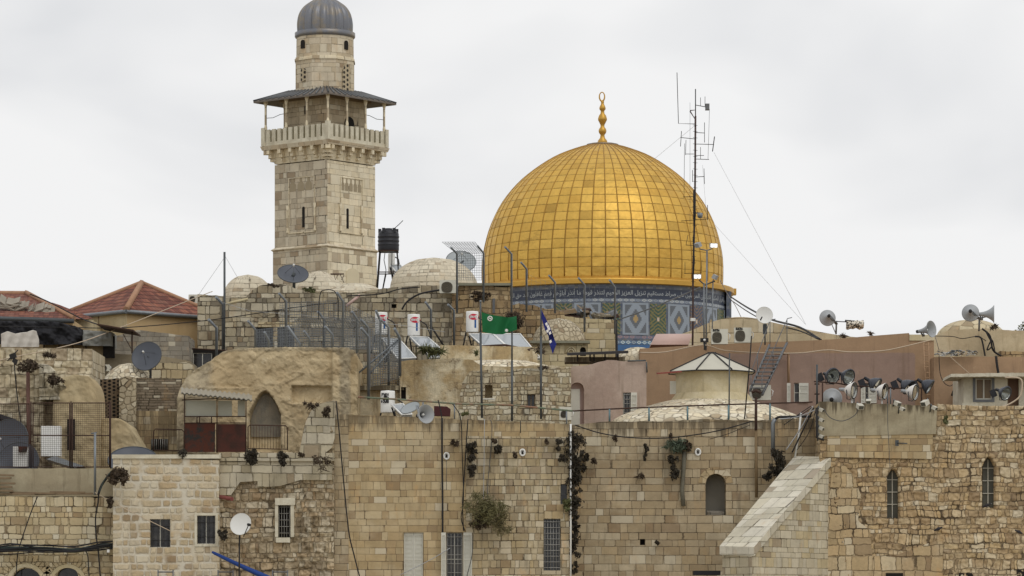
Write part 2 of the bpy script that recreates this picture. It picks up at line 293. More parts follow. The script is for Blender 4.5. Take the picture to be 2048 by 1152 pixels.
def terramat():
    m = Mat('two_tone_terracotta_render'); u, v = m.uv(); uv = m.vec(u, v, 0.); a = m.noise(uv, .3, 5, .62, .3); b = m.noise(uv, 1.8, 5, .7); f = m.noise(uv, 14, 3, .7)
    k = v.step(Z(712, 172), Z(700, 172))+u.step(X(1440, 172), X(1380, 172), 0., 1.)+u.step(X(1826, 172), X(1834, 172))+(a-.5)*1.2
    col = m.mix(k.step(.3, .75), C(140, 119, 107, 1.22), C(149, 124, 99, 1.22)); col = m.mix(1., col, m.gray((b-.5)*.4+(f-.5)*.2+(a-.5)*.3+1.), 'MULTIPLY')
    col = m.mix(m.noise(m.vec(u*2.4, v*.18, 7.), 1.6, 4, .65).step(.52, .72)*.4, col, C(112, 90, 70)); col = m.mix(m.noise(uv, .6, 6, .75).step(.6, .68)*.35, col, C(172, 146, 118))
    m.bump(a+b*.6+f*.25, .015); return m.done(col, .92, 0, .15)
m_terra = terramat()
m_yellow = plaster('yellow_render', C(182, 156, 112), C(176, 149, 104), C(150, 126, 90), .3, .12, .25, bump=.01, grain=.1)
m_yellow2 = plaster('pale_cream_render', C(188, 174, 138), C(176, 160, 122), C(150, 132, 98), .6, .2, .3)
m_conc = plaster('stained_concrete', C(154, 144, 118), C(140, 129, 104), C(92, 80, 58), .6, .3, .5, bump=.02, grime=(Z(862, 148.4), Z(800, 148.4), .9))
m_whitep = plaster('chalky_white_paint', C(188, 182, 162), C(172, 164, 142), C(120, 110, 88), .8, .3, .4)
m_lantern = plaster('cream_stained_render', C(184, 173, 142), C(172, 158, 120), C(120, 104, 76), .5, .2, .45)
m_pave = plaster('plaza_paving', C(150, 140, 118), C(138, 128, 106), C(110, 100, 80), .1, .1, 0)
m_earth = plaster('terrace_earth', C(140, 128, 102), C(120, 108, 84), C(90, 80, 60), .1, .2, 0)
m_dark = simple('dark_interior', C(28, 25, 22), .9)
m_glass = simple('window_glass', C(24, 24, 26, 1), .12, 0, .3, 1.1, C(66, 64, 60, 1), spec=.5)
m_gglass = simple('greenish_glass', C(82, 82, 74, 1), .5, 0, .3, 1.5, spec=.3)
m_wpaint = simple('white_paint', C(186, 184, 172), .6, 0, .12)
m_gpaint = simple('grey_metal_paint', C(96, 98, 100), .55, .3, .2)
m_bar = simple('pale_bar', C(150, 148, 142), .6, .2, .2)
m_rustbar = simple('rusty_bar', C(62, 44, 36), .85, 0, .4)
m_iron = simple('black_iron', C(40, 38, 37), .7, .2, .3)
m_galv = simple('galvanised_steel', C(112, 117, 121), .5, .5, .25, 5)
m_pole = simple('dull_steel_pole', C(74, 78, 80), .55, .4, .3, 2)
m_rust = simple('rusted_sheet', C(78, 44, 34, 1), .9, 0, .3, 2.2, C(48, 46, 44, 1), bump=.02)
m_redbrown = simple('dark_red_pipe', C(96, 66, 56), .7)
m_beigepipe = simple('beige_pipe', C(152, 120, 88), .6)
m_cable = simple('black_cable', C(34, 33, 34), .7)
m_bcable = simple('pale_cable', C(176, 158, 134), .7)
m_gcable = simple('green_net_bundle', C(50, 60, 56), .85, 0, .5, 4)
m_wire = simple('thin_wire', C(150, 152, 154), .6, .2)
m_horn = simple('grey_horn_enamel', C(140, 143, 145), .42, 0, .12, 4)
m_lamp = simple('charcoal_lamp_shell', C(62, 65, 72), .42, .2, .25, 3)
m_lampin = simple('lamp_reflector', C(150, 152, 148), .18, .5, .3, 6)
m_whitelamp = simple('white_lamp_shell', C(200, 196, 190), .4, 0, .15)
m_dish = simple('pale_grey_dish', C(196, 196, 192), .4, 0, .06)
m_dishd = simple('dark_grey_dish', C(72, 76, 84), .5, .1, .12)
m_dishm = simple('mid_grey_dish', C(136, 142, 144), .5, .1, .12)
m_tank = simple('white_boiler_shell', C(208, 208, 204), .4, 0, .05)
m_panel = simple('solar_panel_glass', C(132, 138, 142), .15, .0, .08, spec=.7)
m_btank = simple('black_plastic', C(34, 35, 40), .45, 0, .2)
m_ac = simple('ac_casing', C(186, 184, 170), .5, 0, .08)
m_grille = simple('ac_grille', C(92, 86, 72), .8)
m_lead = simple('dome_lead', C(104, 106, 112), .42, .45, .3, 1.2, C(120, 112, 100), spec=.4)
m_tarp = simple('black_tarp', C(34, 34, 38), .75, 0, .12)
m_gtarp = simple('grey_sheet', C(120, 120, 114), .7, 0, .1, 1.2)
m_cloth = simple('dirty_white_cloth', C(180, 174, 164), .9, 0, .12)
m_wood = simple('grey_old_wood', C(112, 94, 70), .9, 0, .35, 4)
m_ply = simple('plywood_board', C(138, 118, 84), .9, 0, .2)
m_bluetarp = simple('blue_fabric', C(34, 64, 130, 1), .7, 0, .2)
m_foil = simple('green_leaf', C(84, 86, 54, 1.1), .7, 0, .5, 9)
m_foild = simple('dark_leaf', C(52, 47, 38, 1.1), .8, 0, .5, 9)
m_foilb = simple('brown_twigs', C(70, 59, 47, 1.1), .9, 0, .5, 9)
m_roofp = simple('sheet_metal_roof', C(168, 164, 148), .5, 0, .12, 2)
m_roofdk = simple('dark_sheet_metal', C(46, 44, 44), .7)
m_awn = simple('faded_red_awning', C(124, 60, 48), .8)
m_red = simple('red_sticker', C(190, 40, 62, 1.1), .5, 0, .05)
m_blue = simple('blue_sticker', C(40, 84, 140, 1.1), .5, 0, .05)
m_ink = simple('black_lettering', C(18, 18, 20), .6, 0, .05)
m_wink = simple('white_lettering', C(225, 222, 220, 1.1), .6, 0, .05)
m_pinkm = simple('pale_pink_render', C(176, 148, 138), .85, 0, .08, 1)
m_trans = simple('cloudy_plastic_sheet', C(150, 150, 136), .4, 0, .12, 1)
m_fig = simple('grey_green_patch', C(120, 118, 100), .9, 0, .25)

# tiles of the far roofs
def tilemat():
    m = Mat('clay_roof_tiles'); u, v = m.uv(); vv = v/.46; row = vv.fl(); uu = u/.24; c = m.wn(uu.fl(), row, 0.)
    uv = m.vec(u, v, 0.); n = m.noise(uv, .8, 4, .7)
    col = m.ramp(c, [C(126, 80, 66, 1.1), C(112, 70, 58, 1.1), C(136, 88, 70, 1.1), C(106, 66, 56, 1.1), C(126, 86, 72, 1.1)])
    col = m.mix(1., col, m.gray((n-.5)*.9+1.), 'MULTIPLY')
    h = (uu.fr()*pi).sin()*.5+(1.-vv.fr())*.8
    col = m.mix(vv.fr().step(.08, .3, 1., 0.)*.85, col, C(56, 32, 28)); m.bump(h, .09); return m.done(col, .85)  # shade line at each tile row painted into the colour
m_tile = tilemat()
m_ridge = simple('mortared_ridge_tiles', C(150, 112, 84), .9, 0, .3, 3)

# ---------------- generic builders ----------------
def rough_top(top, amp, step=7):
    if not amp: return list(top)
    out = []
    for (a, b) in zip(top, top[1:]):
        d = math.hypot(b[0]-a[0], b[1]-a[1]); k = max(1, int(d/step))
        for i in range(k):
            t = i/k; out.append((a[0]+(b[0]-a[0])*t, a[1]+(b[1]-a[1])*t+(rnd.uniform(-amp, amp) if i else 0)))
    out.append(top[-1]); return out
def archpts(x0, y0, x1, y1, kind):            # clockwise from bottom left, pixel coordinates
    w = x1-x0; cx = (x0+x1)/2
    if not kind: return [(x0, y1), (x0, y0), (x1, y0), (x1, y1)]
    h = {'r': w/2, 'p': w*.85, 's': w*.25}[kind]; n = 7; pts = [(x0, y1)]
    for i in range(-n, n+1):
        t = i/n; yy = math.sqrt(max(0, 1-t*t)) if kind != 'p' else (1-abs(t)**1.7)*.8+.2*math.sqrt(max(0, 1-t*t)); pts.append((cx+t*w/2, y0+h*(1-yy)))
    return pts+[(x1, y1)]
def win(par, Y, x0, y0, x1, y1, arch='', hole_only=0, depth=.3, frame=None, mull=(0, 0), bars=None, barm=None, pane=None, shut=None, lintel=None, sill=None, surround=None, label=None, name='window', inner=1.2, shm=None):
    w = MB().prism([P(x, y, Y+depth) for x, y in archpts(x0-2, y0-2, x1+2, y1+2, arch)], (0, .04, 0)).build(name, pane or m_glass, par, label)
    k = Y+depth-.06
    if frame:
        f = MB(); t = inner*1.3; f.pbox(x0, y0, x0+t, y1, k, .05).pbox(x1-t, y0, x1, y1, k, .05).pbox(x0+t, y1-t, x1-t, y1, k, .05)
        if not arch: f.pbox(x0+t, y0, x1-t, y0+t, k, .05)
        for i in range(mull[0]): xx = x0+(x1-x0)*(i+1)/(mull[0]+1); f.pbox(xx-t*.6, y0+t, xx+t*.6, y1-t, k+.008, .034)
        for i in range(mull[1]): yy = y0+(y1-y0)*(i+1)/(mull[1]+1); f.pbox(x0+t, yy-t*.4, x1-t, yy+t*.4, k-.012, .03)
        f.build('frame', frame, w)
    if bars:
        f = MB(); kb = Y+.05
        for i in range(bars[0]): xx = x0+(x1-x0)*(i+.5)/bars[0]; f.ptube([(xx, y0, kb), (xx, y1, kb)], .55, 4)
        for i in range(bars[1]): yy = y0+(y1-y0)*(i+.5)/bars[1]; f.ptube([(x0, yy, kb-.03), (x1, yy, kb-.03)], .6, 4)
        f.build('bars', barm or m_bar, w)
    if surround:
        t = 5; f = MB().pbox(x0-t, y0-t, x0, y1+t, Y-.03, .05).pbox(x1, y0-t, x1+t, y1+t, Y-.03, .05).pbox(x0, y0-t, x1, y0, Y-.03, .05).pbox(x0, y1, x1, y1+t, Y-.03, .05); f.build('surround', surround, w)
    if lintel: MB().pbox(x0-5, y0-lintel[0], x1+5, y0-1, Y-.04, .25).build('lintel', lintel[1], w)
    if sill: MB().pbox(x0-4, y1+.5, x1+4, y1+sill[0], Y-.06, .25).build('sill', sill[1], w)
    if shut:
        for sx0, sx1, yk in shut: shutter(w, sx0, y0, sx1, y1, yk, shm or m_wpaint)
    return w
def shutter(par, x0, y0, x1, y1, Y, mat):
    f = MB(); t = 1.6; f.pbox(x0, y0, x0+t, y1, Y, .04).pbox(x1-t, y0, x1, y1, Y, .04).pbox(x0+t, y0, x1-t, y0+6, Y, .04).pbox(x0+t, y1-2, x1-t, y1, Y, .04).pbox(x0+t, (y0+y1)/2-1, x1-t, (y0+y1)/2+1, Y, .04)
    n = int((y1-y0-8)/2.6)
    for i in range(n):
        yy = y0+7+i*2.6
        if abs(yy-(y0+y1)/2) > 2: f.obox(((X(x0, Y)+X(x1, Y))/2, Y+.025, Z(yy, Y)), (X(x1-t, Y)-X((x0+x1)/2, Y), 0, 0), (0, .014, .014), (0, -.003, .003))
    f.pbox(x0+t, y0+6, x1-t, y1-2, Y+.037, .004); f.build('shutter', mat, par)
def facade(name, top, Y, t, mat, label, cat, wins=(), rough=0, bottom=None, part='wall', group=None, root_=None):
    """a solid block: front face at depth Y following the roofline 'top' (pixels), t metres deep, standing on the ground"""
    tp = rough_top(top, rough); z0 = 0 if bottom is None else None
    pts = [P(x, y, Y) for x, y in tp]
    if bottom is None: pts = [Vector((pts[0].x, Y, 0))]+pts+[Vector((pts[-1].x, Y, 0))]
    elif isinstance(bottom, (int, float)): pts = [P(tp[0][0], bottom, Y)]+pts+[P(tp[-1][0], bottom, Y)]
    else: pts = [P(x, y, Y) for x, y in bottom]+pts
    holes = [[P(x, y, Y) for x, y in archpts(w['x0'], w['y0'], w['x1'], w['y1'], w.get('arch', ''))] for w in wins]
    if root_ is None and not wins and name:
        return tag(MB().prism(pts, (0, t, 0)).build(name, mat), label, cat, group)
    r = root_ or root(name, label, cat, ((pts[0].x+pts[-1].x)/2, Y+t/2, min(p.z for p in pts)), group)
    MB().prism(pts, (0, t, 0), holes).build(part, mat, r)
    for w in wins:
        if not w.get('hole_only'): win(r, Y, **w)
    return r
def block(name, x0, y0, x1, y1, Y, t, mat, label, cat, group=None): return facade(name, [(x0, y0), (x1, y0)], Y, t, mat, label, cat, bottom=y1, group=group)
def textmesh(txt, size, mat, parent, origin, xdir=(1, 0, 0), zdir=(0, 0, 1), name='lettering', ext=.004, bold=0.0, label=None, width=None):
    cu = bpy.data.curves.new('tmp', 'FONT'); cu.body = txt; cu.size = size; cu.align_x = 'CENTER'; cu.align_y = 'CENTER'; cu.extrude = ext; cu.offset = bold; cu.resolution_u = 2
    ob = bpy.data.objects.new('tmp', cu); COL.objects.link(ob); dg = bpy.context.evaluated_depsgraph_get(); dg.update()
    me = bpy.data.meshes.new_from_object(ob.evaluated_get(dg)); bpy.data.objects.remove(ob)
    x = Vector(xdir).normalized(); z = Vector(zdir).normalized(); sx = 1.
    if width and len(me.vertices): ww = max(v.co.x for v in me.vertices)-min(v.co.x for v in me.vertices); sx = width/ww
    b = MB(); b.raw([Vector(origin)+x*(v.co.x*sx)+z*v.co.y+x.cross(z)*v.co.z for v in me.vertices], [tuple(p.vertices) for p in me.polygons], None, False)
    return b.build(name, mat, parent, label)
# ---------------- ground ----------------
g = MB().face([(-3000, -600, 0), (3000, -600, 0), (3000, 5000, 0), (-3000, 5000, 0)]).build('ground', m_pave); tag(g, 'pale stone paving of the plaza and the town beyond', None, kind='structure')
g = MB().box(-140, 160, 225, 460, .0, 21).build('terrain', m_earth); tag(g, 'raised terrace behind the houses', None, kind='structure')

# ---------------- golden dome shrine ----------------
YD = 300.; DX = 1205; kD = YD/F
def Rd(px): return px*kD
dc = (X(DX, YD), YD, 0)
shr = root('domed_shrine', 'great golden dome on a blue tiled drum with a ring finial', 'shrine', (dc[0], YD, 21))
def goldmat():
    m = Mat('gilded_panels'); u, v = m.uv(); a, b = u.fl(), v.fl(); c1 = m.wn(a, b, .3); c2 = m.wn(a, b, 5.3)
    col = m.ramp(c1, [C(212, 173, 86, 1), C(208, 169, 83, 1), C(211, 172, 85, 1), C(216, 177, 89, 1), C(203, 163, 79, 1), C(212, 173, 86, 1)])
    uv = m.vec(u, v, 0.); n = m.noise(uv, .7, 5, .65); n2 = m.noise(m.vec(u*3, v*.8, 0.), 1.2, 4, .7)
    col = m.mix(1., col, m.gray((n-.5)*.45+(n2-.5)*.3+1.02), 'MULTIPLY')
    col = m.mix(c2.gt(.96)*.3, col, C(130, 104, 58, 1)); col = m.mix(m.noise(uv, .35, 6, .75).step(.58, .7)*.45, col, C(110, 84, 46, 1))
    fu, fv = u.fr(), v.fr(); e = fv.mn(1.-fv); eu = fu.mn(1.-fu)
    line = e.step(.012, .035, .7, 0.); line = line.mx(eu.step(.02, .05, 1., 0.))
    smear = (fv.step(.0, .22, 1., 0.)*m.noise(uv, 2.5, 3).step(.45, .6))*.4
    col = m.mix(smear, col, C(120, 90, 44, 1)); col = m.mix(line*.8, col, C(84, 62, 32, 1))
    m.bump(m.noise(m.vec(u*.9, v*.9, c1), 1.1, 2)*.7+(1.-line)*.3+m.wn(a, b, 9.)*(u*.5+v*.3).fr()*.12, .14, 1.)
    return m.done(col, m.mix(.5, m.gray(n*.25+.42), m.gray(c2*.25+.42)), .75, .5)
m_gold = goldmat()
m_goldp = simple('plain_gilding', C(194, 153, 74, 1), .45, .7, .15, 3)
prof = [(240, 575), (241, 545), (240, 520), (237, 500), (232, 478), (225, 455), (216, 434), (205, 413), (192, 394), (177, 376), (161, 360), (144, 346), (126, 333), (107, 321), (88, 311), (68, 303), (48, 296), (30, 291), (24, 288)]
def smooth_prof(pr, k=3):
    out = []
    for i in range(len(pr)-1):
        p0 = pr[max(i-1, 0)]; p1 = pr[i]; p2 = pr[i+1]; p3 = pr[min(i+2, len(pr)-1)]
        for j in range(k):
            t = j/k; out.append(tuple(.5*((2*p1[c])+(-p0[c]+p2[c])*t+(2*p0[c]-5*p1[c]+4*p2[c]-p3[c])*t*t+(-p0[c]+3*p1[c]-3*p2[c]+p3[c])*t**3) for c in (0, 1)))
    return out+[pr[-1]]
prof = smooth_prof(prof, 3); NS = 56
def onaxis(r, y): return (Rd(r), Z(y, YD)-21)  # profile in metres above the terrace
b = MB(); n = NS*3; vs = []; fs = []; us = []; L = [0]
for i in range(1, len(prof)): L.append(L[-1]+math.hypot(prof[i][0]-prof[i-1][0], prof[i][1]-prof[i-1][1]))
rows = 21.0
for i, (r, y) in enumerate(prof):
    for k in range(n):
        th = 2*pi*k/n; f = (k % 3)/3; rr = Rd(r)*(1-.0028*(1 if k % 3 else 0)*0)
        vs.append((dc[0]+rr*math.cos(th), YD+rr*math.sin(th), Z(y, YD)))
for i in range(len(prof)-1):
    for k in range(n):
        k2 = (k+1) % n; fs.append((i*n+k, i*n+k2, (i+1)*n+k2, (i+1)*n+k)); a0, a1 = k/3, (k+1)/3; v0, v1 = L[i]/L[-1]*rows, L[i+1]/L[-1]*rows
        us.append([(a0, v0), (a1, v0), (a1, v1), (a0, v1)])
b.raw(vs, fs, us); b.build('dome', m_gold, shr)
b = MB()                                       # standing seams between the gilded sheets
for k in range(NS):
    th = 2*pi*k/NS; pts = [(dc[0]+Rd(r)*math.cos(th), YD+Rd(r)*math.sin(th), Z(y, YD)) for r, y in prof[::2]]; b.tube(pts, .045, 4)
b.build('seams', simple('seam_gilding', C(160, 122, 58, 1), .5, .6, .2), shr)
b = MB().lathe([(Rd(238), Z(573, YD)), (Rd(262), Z(580, YD)), (Rd(263), Z(582, YD)), (Rd(263), Z(590, YD)), (Rd(250), Z(591, YD))], 112, (dc[0], YD, 0), smooth=False)
b.build('cornice', m_goldp, shr)
MB().obox((X(1466, YD), YD, Z(584, YD)), (Rd(6), 0, 0), (0, .5, 0), (0, 0, Rd(6))).build('gilded_spout', m_goldp, shr)
# finial
fp = [(26, 291), (26, 288), (10, 285), (9, 281), (5, 276), (4, 270), (7, 266), (8, 262), (7, 258), (4, 254), (4, 250), (6, 246), (9, 240), (9, 237), (7, 231), (4, 227), (3.5, 222), (6, 219), (6.5, 216), (5, 212), (3, 208), (3, 205), (3.5, 203), (0, 202)]
b = MB().lathe([(Rd(r), Z(y, YD)) for r, y in fp], 20, (dc[0], YD, 0)); fn = b.build('finial', m_goldp, shr)
vs = []; fs = []; A, B = 40, 10
for i in range(A):
    t = 2*pi*i/A; cx, cz = 5.2*math.cos(t), 8.8*math.sin(t)+193.5*0
    for j in range(B):
        q = 2*pi*j/B; w_ = 1.35+.35*math.sin(-t) ; vs.append((X(DX-1, YD)+Rd(cx+w_*math.cos(q)*math.cos(t)), YD+Rd(w_*.8)*math.sin(q), Z(193.3, YD)+Rd(cz+w_*math.cos(q)*math.sin(t))))
    for j in range(B): fs.append((i*B+j, i*B+(j+1) % B, ((i+1) % A)*B+(j+1) % B, ((i+1) % A)*B+j))
MB().raw(vs, fs).build('ring', m_goldp, fn)
MB().lathe([(Rd(30), Z(292, YD)), (Rd(32), Z(289, YD)), (Rd(10), Z(286, YD))], 32, (dc[0], YD, 0)).build('lead_cap', m_lead, shr)
# drum: tiled cylinder
RD = Rd(251)
def tilewall():
    m = Mat('blue_glazed_tiles'); u, v = m.uv(); a = u/.28; b_ = v/.28; c = m.wn(a.fl(), b_.fl(), 1.)
    col = m.ramp(c, [C(74, 82, 100), C(94, 100, 110), C(64, 72, 92), C(84, 92, 104), C(106, 110, 112), C(76, 84, 94), C(66, 76, 88), C(98, 98, 90)])
    small = ((u/.14).fr().ab()-.5).ab().gt(.25); n = m.noise(m.vec(u, v, 0.), .8, 4, .6)
    col = m.mix(small*.35, col, C(58, 68, 100)); col = m.mix(1., col, m.gray((n-.5)*.8+1.), 'MULTIPLY'); m.bump(c, .01); return m.done(col, .35, 0, .5)
def bandmat(name, base, fg, s, thr=.5, w=None):
    m = Mat(name); u, v = m.uv(); a = u/s; b_ = v/s; cx = (a.fr()-.5).ab(); cy = (b_.fr()-.5).ab(); d = cx+cy; k = m.wn(a.fl(), b_.fl(), 2.)
    f = d.gt(.28)*d.lt(.45); col = m.mix(f.mx(d.lt(.1))*.85, base, fg); col = m.mix(k.gt(.7)*.5, col, C(70, 84, 108)); return m.done(col, .35, 0, .5)
m_tw = tilewall(); MB().lathe([(RD, Z(790, YD)-.0), (RD, Z(580, YD))], 96, (dc[0], YD, 0), uvr=RD).build('drum', m_tw, shr)
def drumstrip(a0, a1, y0, y1, out, mat, name, uvm=None, par=shr, label=None):
    n = max(2, int(abs(a1-a0)/3)); r = RD+out; z0, z1 = Z(y1, YD-10), Z(y0, YD-10); b = MB(); vs = []; fs = []; us = []
    for i in range(n+1):
        t = R(a0+(a1-a0)*i/n); x, y = dc[0]+r*math.sin(t), YD-r*math.cos(t); vs += [(x, y, z0), (x, y, z1), (x-out*2*math.sin(t), y+out*2*math.cos(t), z0), (x-out*2*math.sin(t), y+out*2*math.cos(t), z1)]
    for i in range(n):
        j = i*4; f0, f1 = i/n, (i+1)/n; U = uvm or (1, 1)
        fs += [(j, j+4, j+5, j+1), (j+1, j+5, j+7, j+3), (j+2, j+3, j+7, j+6), (j, j+2, j+6, j+4)]
        q = [(f0*U[0], 0), (f1*U[0], 0), (f1*U[0], U[1]), (f0*U[0], U[1])]; us += [q, q, q, q]
    fs += [(0, 1, 3, 2), (n*4, n*4+2, n*4+3, n*4+1)]; us += [[(0, 0)]*4]*2
    return b.raw(vs, fs, us, False).build(name, mat, par, label)
drumstrip(-80, 80, 577, 597, .03, simple('lapis_band', C(50, 57, 74), .35, 0, .25, 2), 'inscription_band')
drumstrip(-80, 80, 598, 604, .03, bandmat('tile_border', C(100, 110, 126), C(168, 172, 170), .5), 'upper_border', (RD*R(160), .45))
drumstrip(-80, 80, 672, 678, .03, bandmat('tile_border_low', C(84, 92, 112), C(150, 110, 104), .5), 'lower_border', (RD*R(160), .4))
drumstrip(-80, 80, 682, 689, .03, bandmat('tile_border_turquoise', C(58, 90, 122), C(186, 196, 196), .45), 'turquoise_border', (RD*R(160), .4))
drumstrip(-80, 80, 690, 702, .03, simple('cobalt_band', C(48, 86, 130), .35, 0, .2, 3), 'cobalt_band')
def lattice(kind):
    m = Mat('tiled_window_'+kind); u, v = m.uv(); nx, ny = (22, 34) if kind == 'white' else (14, 34)
    a = (u*float(nx)); b_ = (v*float(ny)); ia = (a.fl()+.5)/nx; ib = (b_.fl()+.5)/ny; hole = ((a.fr()-.5).ab().mx((b_.fr()-.5).ab())).lt(.26)
    dx = (ia-.5).ab()*2.; dy = (ib-.5).ab()*2.; dia = dx*1.0+dy*.8
    if kind == 'white':
        ring = dia.gt(.52)*dia.lt(.98); edge = dx.mx(dy).gt(.86); core = dia.lt(.22)
        col = m.mix(ring.mx(edge), C(84, 88, 92), C(128, 138, 150)); col = m.mix(core, col, C(156, 128, 66)); col = m.mix(hole*.7, col, C(70, 82, 104))
    else:
        c = m.wn(a.fl()+.5-.5, b_.fl(), 1.); yel = ((dia*5.).fr()).gt(.45)
        col = m.mix(yel, C(36, 76, 70), C(118, 108, 58)) if kind == 'green' else m.mix(yel, C(54, 74, 104), C(118, 96, 78)); col = m.mix(dia.lt(.16), col, C(190, 170, 150)); col = m.mix(hole*.85, col, C(22, 34, 30))
    return m.done(col, .4, 0, .4)
m_lw, m_lg, m_lb = lattice('white'), lattice('green'), lattice('blue')
for i in range(-3, 4):
    c = 13.3+21.4*i; drumstrip(c-5.9, c+5.9, 606, 670, .05, m_lw, 'tiled_window', (1, 1))
    c = 23.9+21.4*i; drumstrip(c-3.9, c+3.9, 607, 669, .05, m_lg if i != 1 else m_lb, 'lattice_window', (1, 1))
for sx in (0, 1):                              # corner pier of the drum at the far right
    a = R(78); b = MB().obox((dc[0]+(RD+.1)*math.sin(a)*(1 if sx else -1), YD-(RD+.1)*math.cos(a), (Z(590, YD)+Z(790, YD))/2), (Rd(5), 0, 0), (0, 1.2, 0), (0, 0, (Z(590, YD)-Z(790, YD))/2)); b.build('drum_pier', m_tw, shr)
# octagonal body below the drum
b = MB(); ro = 26.
pts = [(dc[0]+ro*math.cos(pi/8+k*pi/4), YD+ro*math.sin(pi/8+k*pi/4)) for k in range(8)]
b.prism([(x, y, 21) for x, y in pts], (0, 0, Z(785, YD)-21)); b.build('octagon', m_cream, shr)
# Arabic verse running round the drum
verse = 'يس والقرآن الحكيم إنك لمن المرسلين على صراط مستقيم تنزيل العزيز الرحيم لتنذر قوما ما أنذر آباؤهم فهم غافلون لقد حق القول على أكثرهم فهم لا يؤمنون'
FORMS = {'ا': 'ﺍﺎ', 'أ': 'ﺃﺄ', 'إ': 'ﺇﺈ', 'آ': 'ﺁﺂ', 'ب': 'ﺏﺐﺑﺒ', 'ت': 'ﺕﺖﺗﺘ', 'ث': 'ﺙﺚﺛﺜ', 'ج': 'ﺝﺞﺟﺠ', 'ح': 'ﺡﺢﺣﺤ', 'خ': 'ﺥﺦﺧﺨ', 'د': 'ﺩﺪ', 'ذ': 'ﺫﺬ', 'ر': 'ﺭﺮ', 'ز': 'ﺯﺰ', 'س': 'ﺱﺲﺳﺴ', 'ص': 'ﺹﺺﺻﺼ', 'ط': 'ﻁﻂﻃﻄ', 'ع': 'ﻉﻊﻋﻌ', 'غ': 'ﻍﻎﻏﻐ', 'ف': 'ﻑﻒﻓﻔ', 'ق': 'ﻕﻖﻗﻘ', 'ك': 'ﻙﻚﻛﻜ', 'ل': 'ﻝﻞﻟﻠ', 'م': 'ﻡﻢﻣﻤ', 'ن': 'ﻥﻦﻧﻨ', 'ه': 'ﻩﻪﻫﻬ', 'و': 'ﻭﻮ', 'ؤ': 'ﺅﺆ', 'ي': 'ﻱﻲﻳﻴ', 'ى': 'ﻯﻰ', 'ؤ': 'ﺅﺆ'}
def shape(w):
    out = ''
    for i, ch in enumerate(w):
        f = FORMS.get(ch, ch); pj = i > 0 and len(FORMS.get(w[i-1], '')) == 4; nj = i < len(w)-1 and len(f) == 4 and w[i+1] in FORMS
        out += f[(1 if pj else 0)+(2 if nj else 0)] if len(f) == 4 else (f[1] if pj and len(f) == 2 else f[0])
    return out
words = [shape(w)[::-1] for w in verse.split()]
def bent_text():
    cu = bpy.data.curves.new('tmp', 'FONT'); cu.body = ' '.join(reversed(words)); cu.size = 1.; cu.offset = .012; cu.resolution_u = 2; cu.align_x = 'CENTER'
    ob = bpy.data.objects.new('tmp', cu); COL.objects.link(ob); dg = bpy.context.evaluated_depsgraph_get(); dg.update()
    me = bpy.data.meshes.new_from_object(ob.evaluated_get(dg)); bpy.data.objects.remove(ob)
    xs = [v.co.x for v in me.vertices]
    if not xs: return
    w = max(xs)-min(xs); arc = R(150); vs = []
    r = RD+.08; h0 = Z(595, YD-10); hh = (Z(578, YD-10)-Z(595, YD-10)); ys = [v.co.y for v in me.vertices]; y0, y1 = min(ys), max(ys)
    for v in me.vertices:
        t = (v.co.x-min(xs))/w*arc-arc/2; vs.append((dc[0]+r*math.sin(t), YD-r*math.cos(t), h0+(v.co.y-y0)/(y1-y0)*hh))
    MB().raw(vs, [tuple(p.vertices) for p in me.polygons], None, False).build('lettering', simple('white_glaze', C(150, 156, 162, 1.1), .4, 0, .1), shr)
bent_text()

# ---------------- minaret ----------------
YM = 215.; kM = YM/F; MX = 650
mina = root('minaret', 'tall square stone minaret with a canopied balcony and ribbed grey dome', 'minaret', (X(MX, YM), YM, 0))
rot = R(39.3); mc = Vector((X(MX, YM), YM, 0)); ex = Vector((math.cos(rot), -math.sin(rot), 0)); ey = Vector((math.sin(rot), math.cos(rot), 0))
# ex: along the left-front face normal frame.  local (a,b): mc + a*ex + b*ey
def ML(a, b, z): return mc+ex*a+ey*b+Vector((0, 0, z))
def mpx(p): return p*kM
def sq(mb, ha, z0, z1, hb=None):
    hb = hb or ha; q = [(-1, -1), (1, -1), (1, 1), (-1, 1)]
    lo = [ML(i*ha, j*ha, z0) for i, j in q]; hi = [ML(i*hb, j*hb, z1) for i, j in q]
    for i in range(4): j = (i+1) % 4; mb.face([lo[i], lo[j], hi[j], hi[i]])
    mb.face(hi); mb.face(lo[::-1]); return mb
def zM(y): return Z(y, YM)
A0 = mpx(71)                                   # half side of the main shaft
# two copies of the stone: shade painted into the stained left faces, right ones pale
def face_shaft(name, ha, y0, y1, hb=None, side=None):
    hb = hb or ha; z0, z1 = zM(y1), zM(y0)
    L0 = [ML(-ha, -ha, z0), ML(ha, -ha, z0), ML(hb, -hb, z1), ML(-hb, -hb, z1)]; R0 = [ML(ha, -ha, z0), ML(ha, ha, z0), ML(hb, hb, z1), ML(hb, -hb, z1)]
    MB().face(L0).face([ML(-ha, ha, z0), ML(-ha, -ha, z0), ML(-hb, -hb, z1), ML(-hb, hb, z1)]).build(name+'_shaded_face', m_minl, mina)
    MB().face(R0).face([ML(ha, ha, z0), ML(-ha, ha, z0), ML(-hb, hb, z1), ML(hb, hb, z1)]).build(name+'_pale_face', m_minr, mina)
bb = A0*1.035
MB().face([ML(-bb, -bb, 0), ML(bb, -bb, 0), ML(bb, -bb, zM(505)), ML(-bb, -bb, zM(505))]).face([ML(-bb, bb, 0), ML(-bb, -bb, 0), ML(-bb, -bb, zM(505)), ML(-bb, bb, zM(505))]).build('base_shaded_face', m_minl, mina)
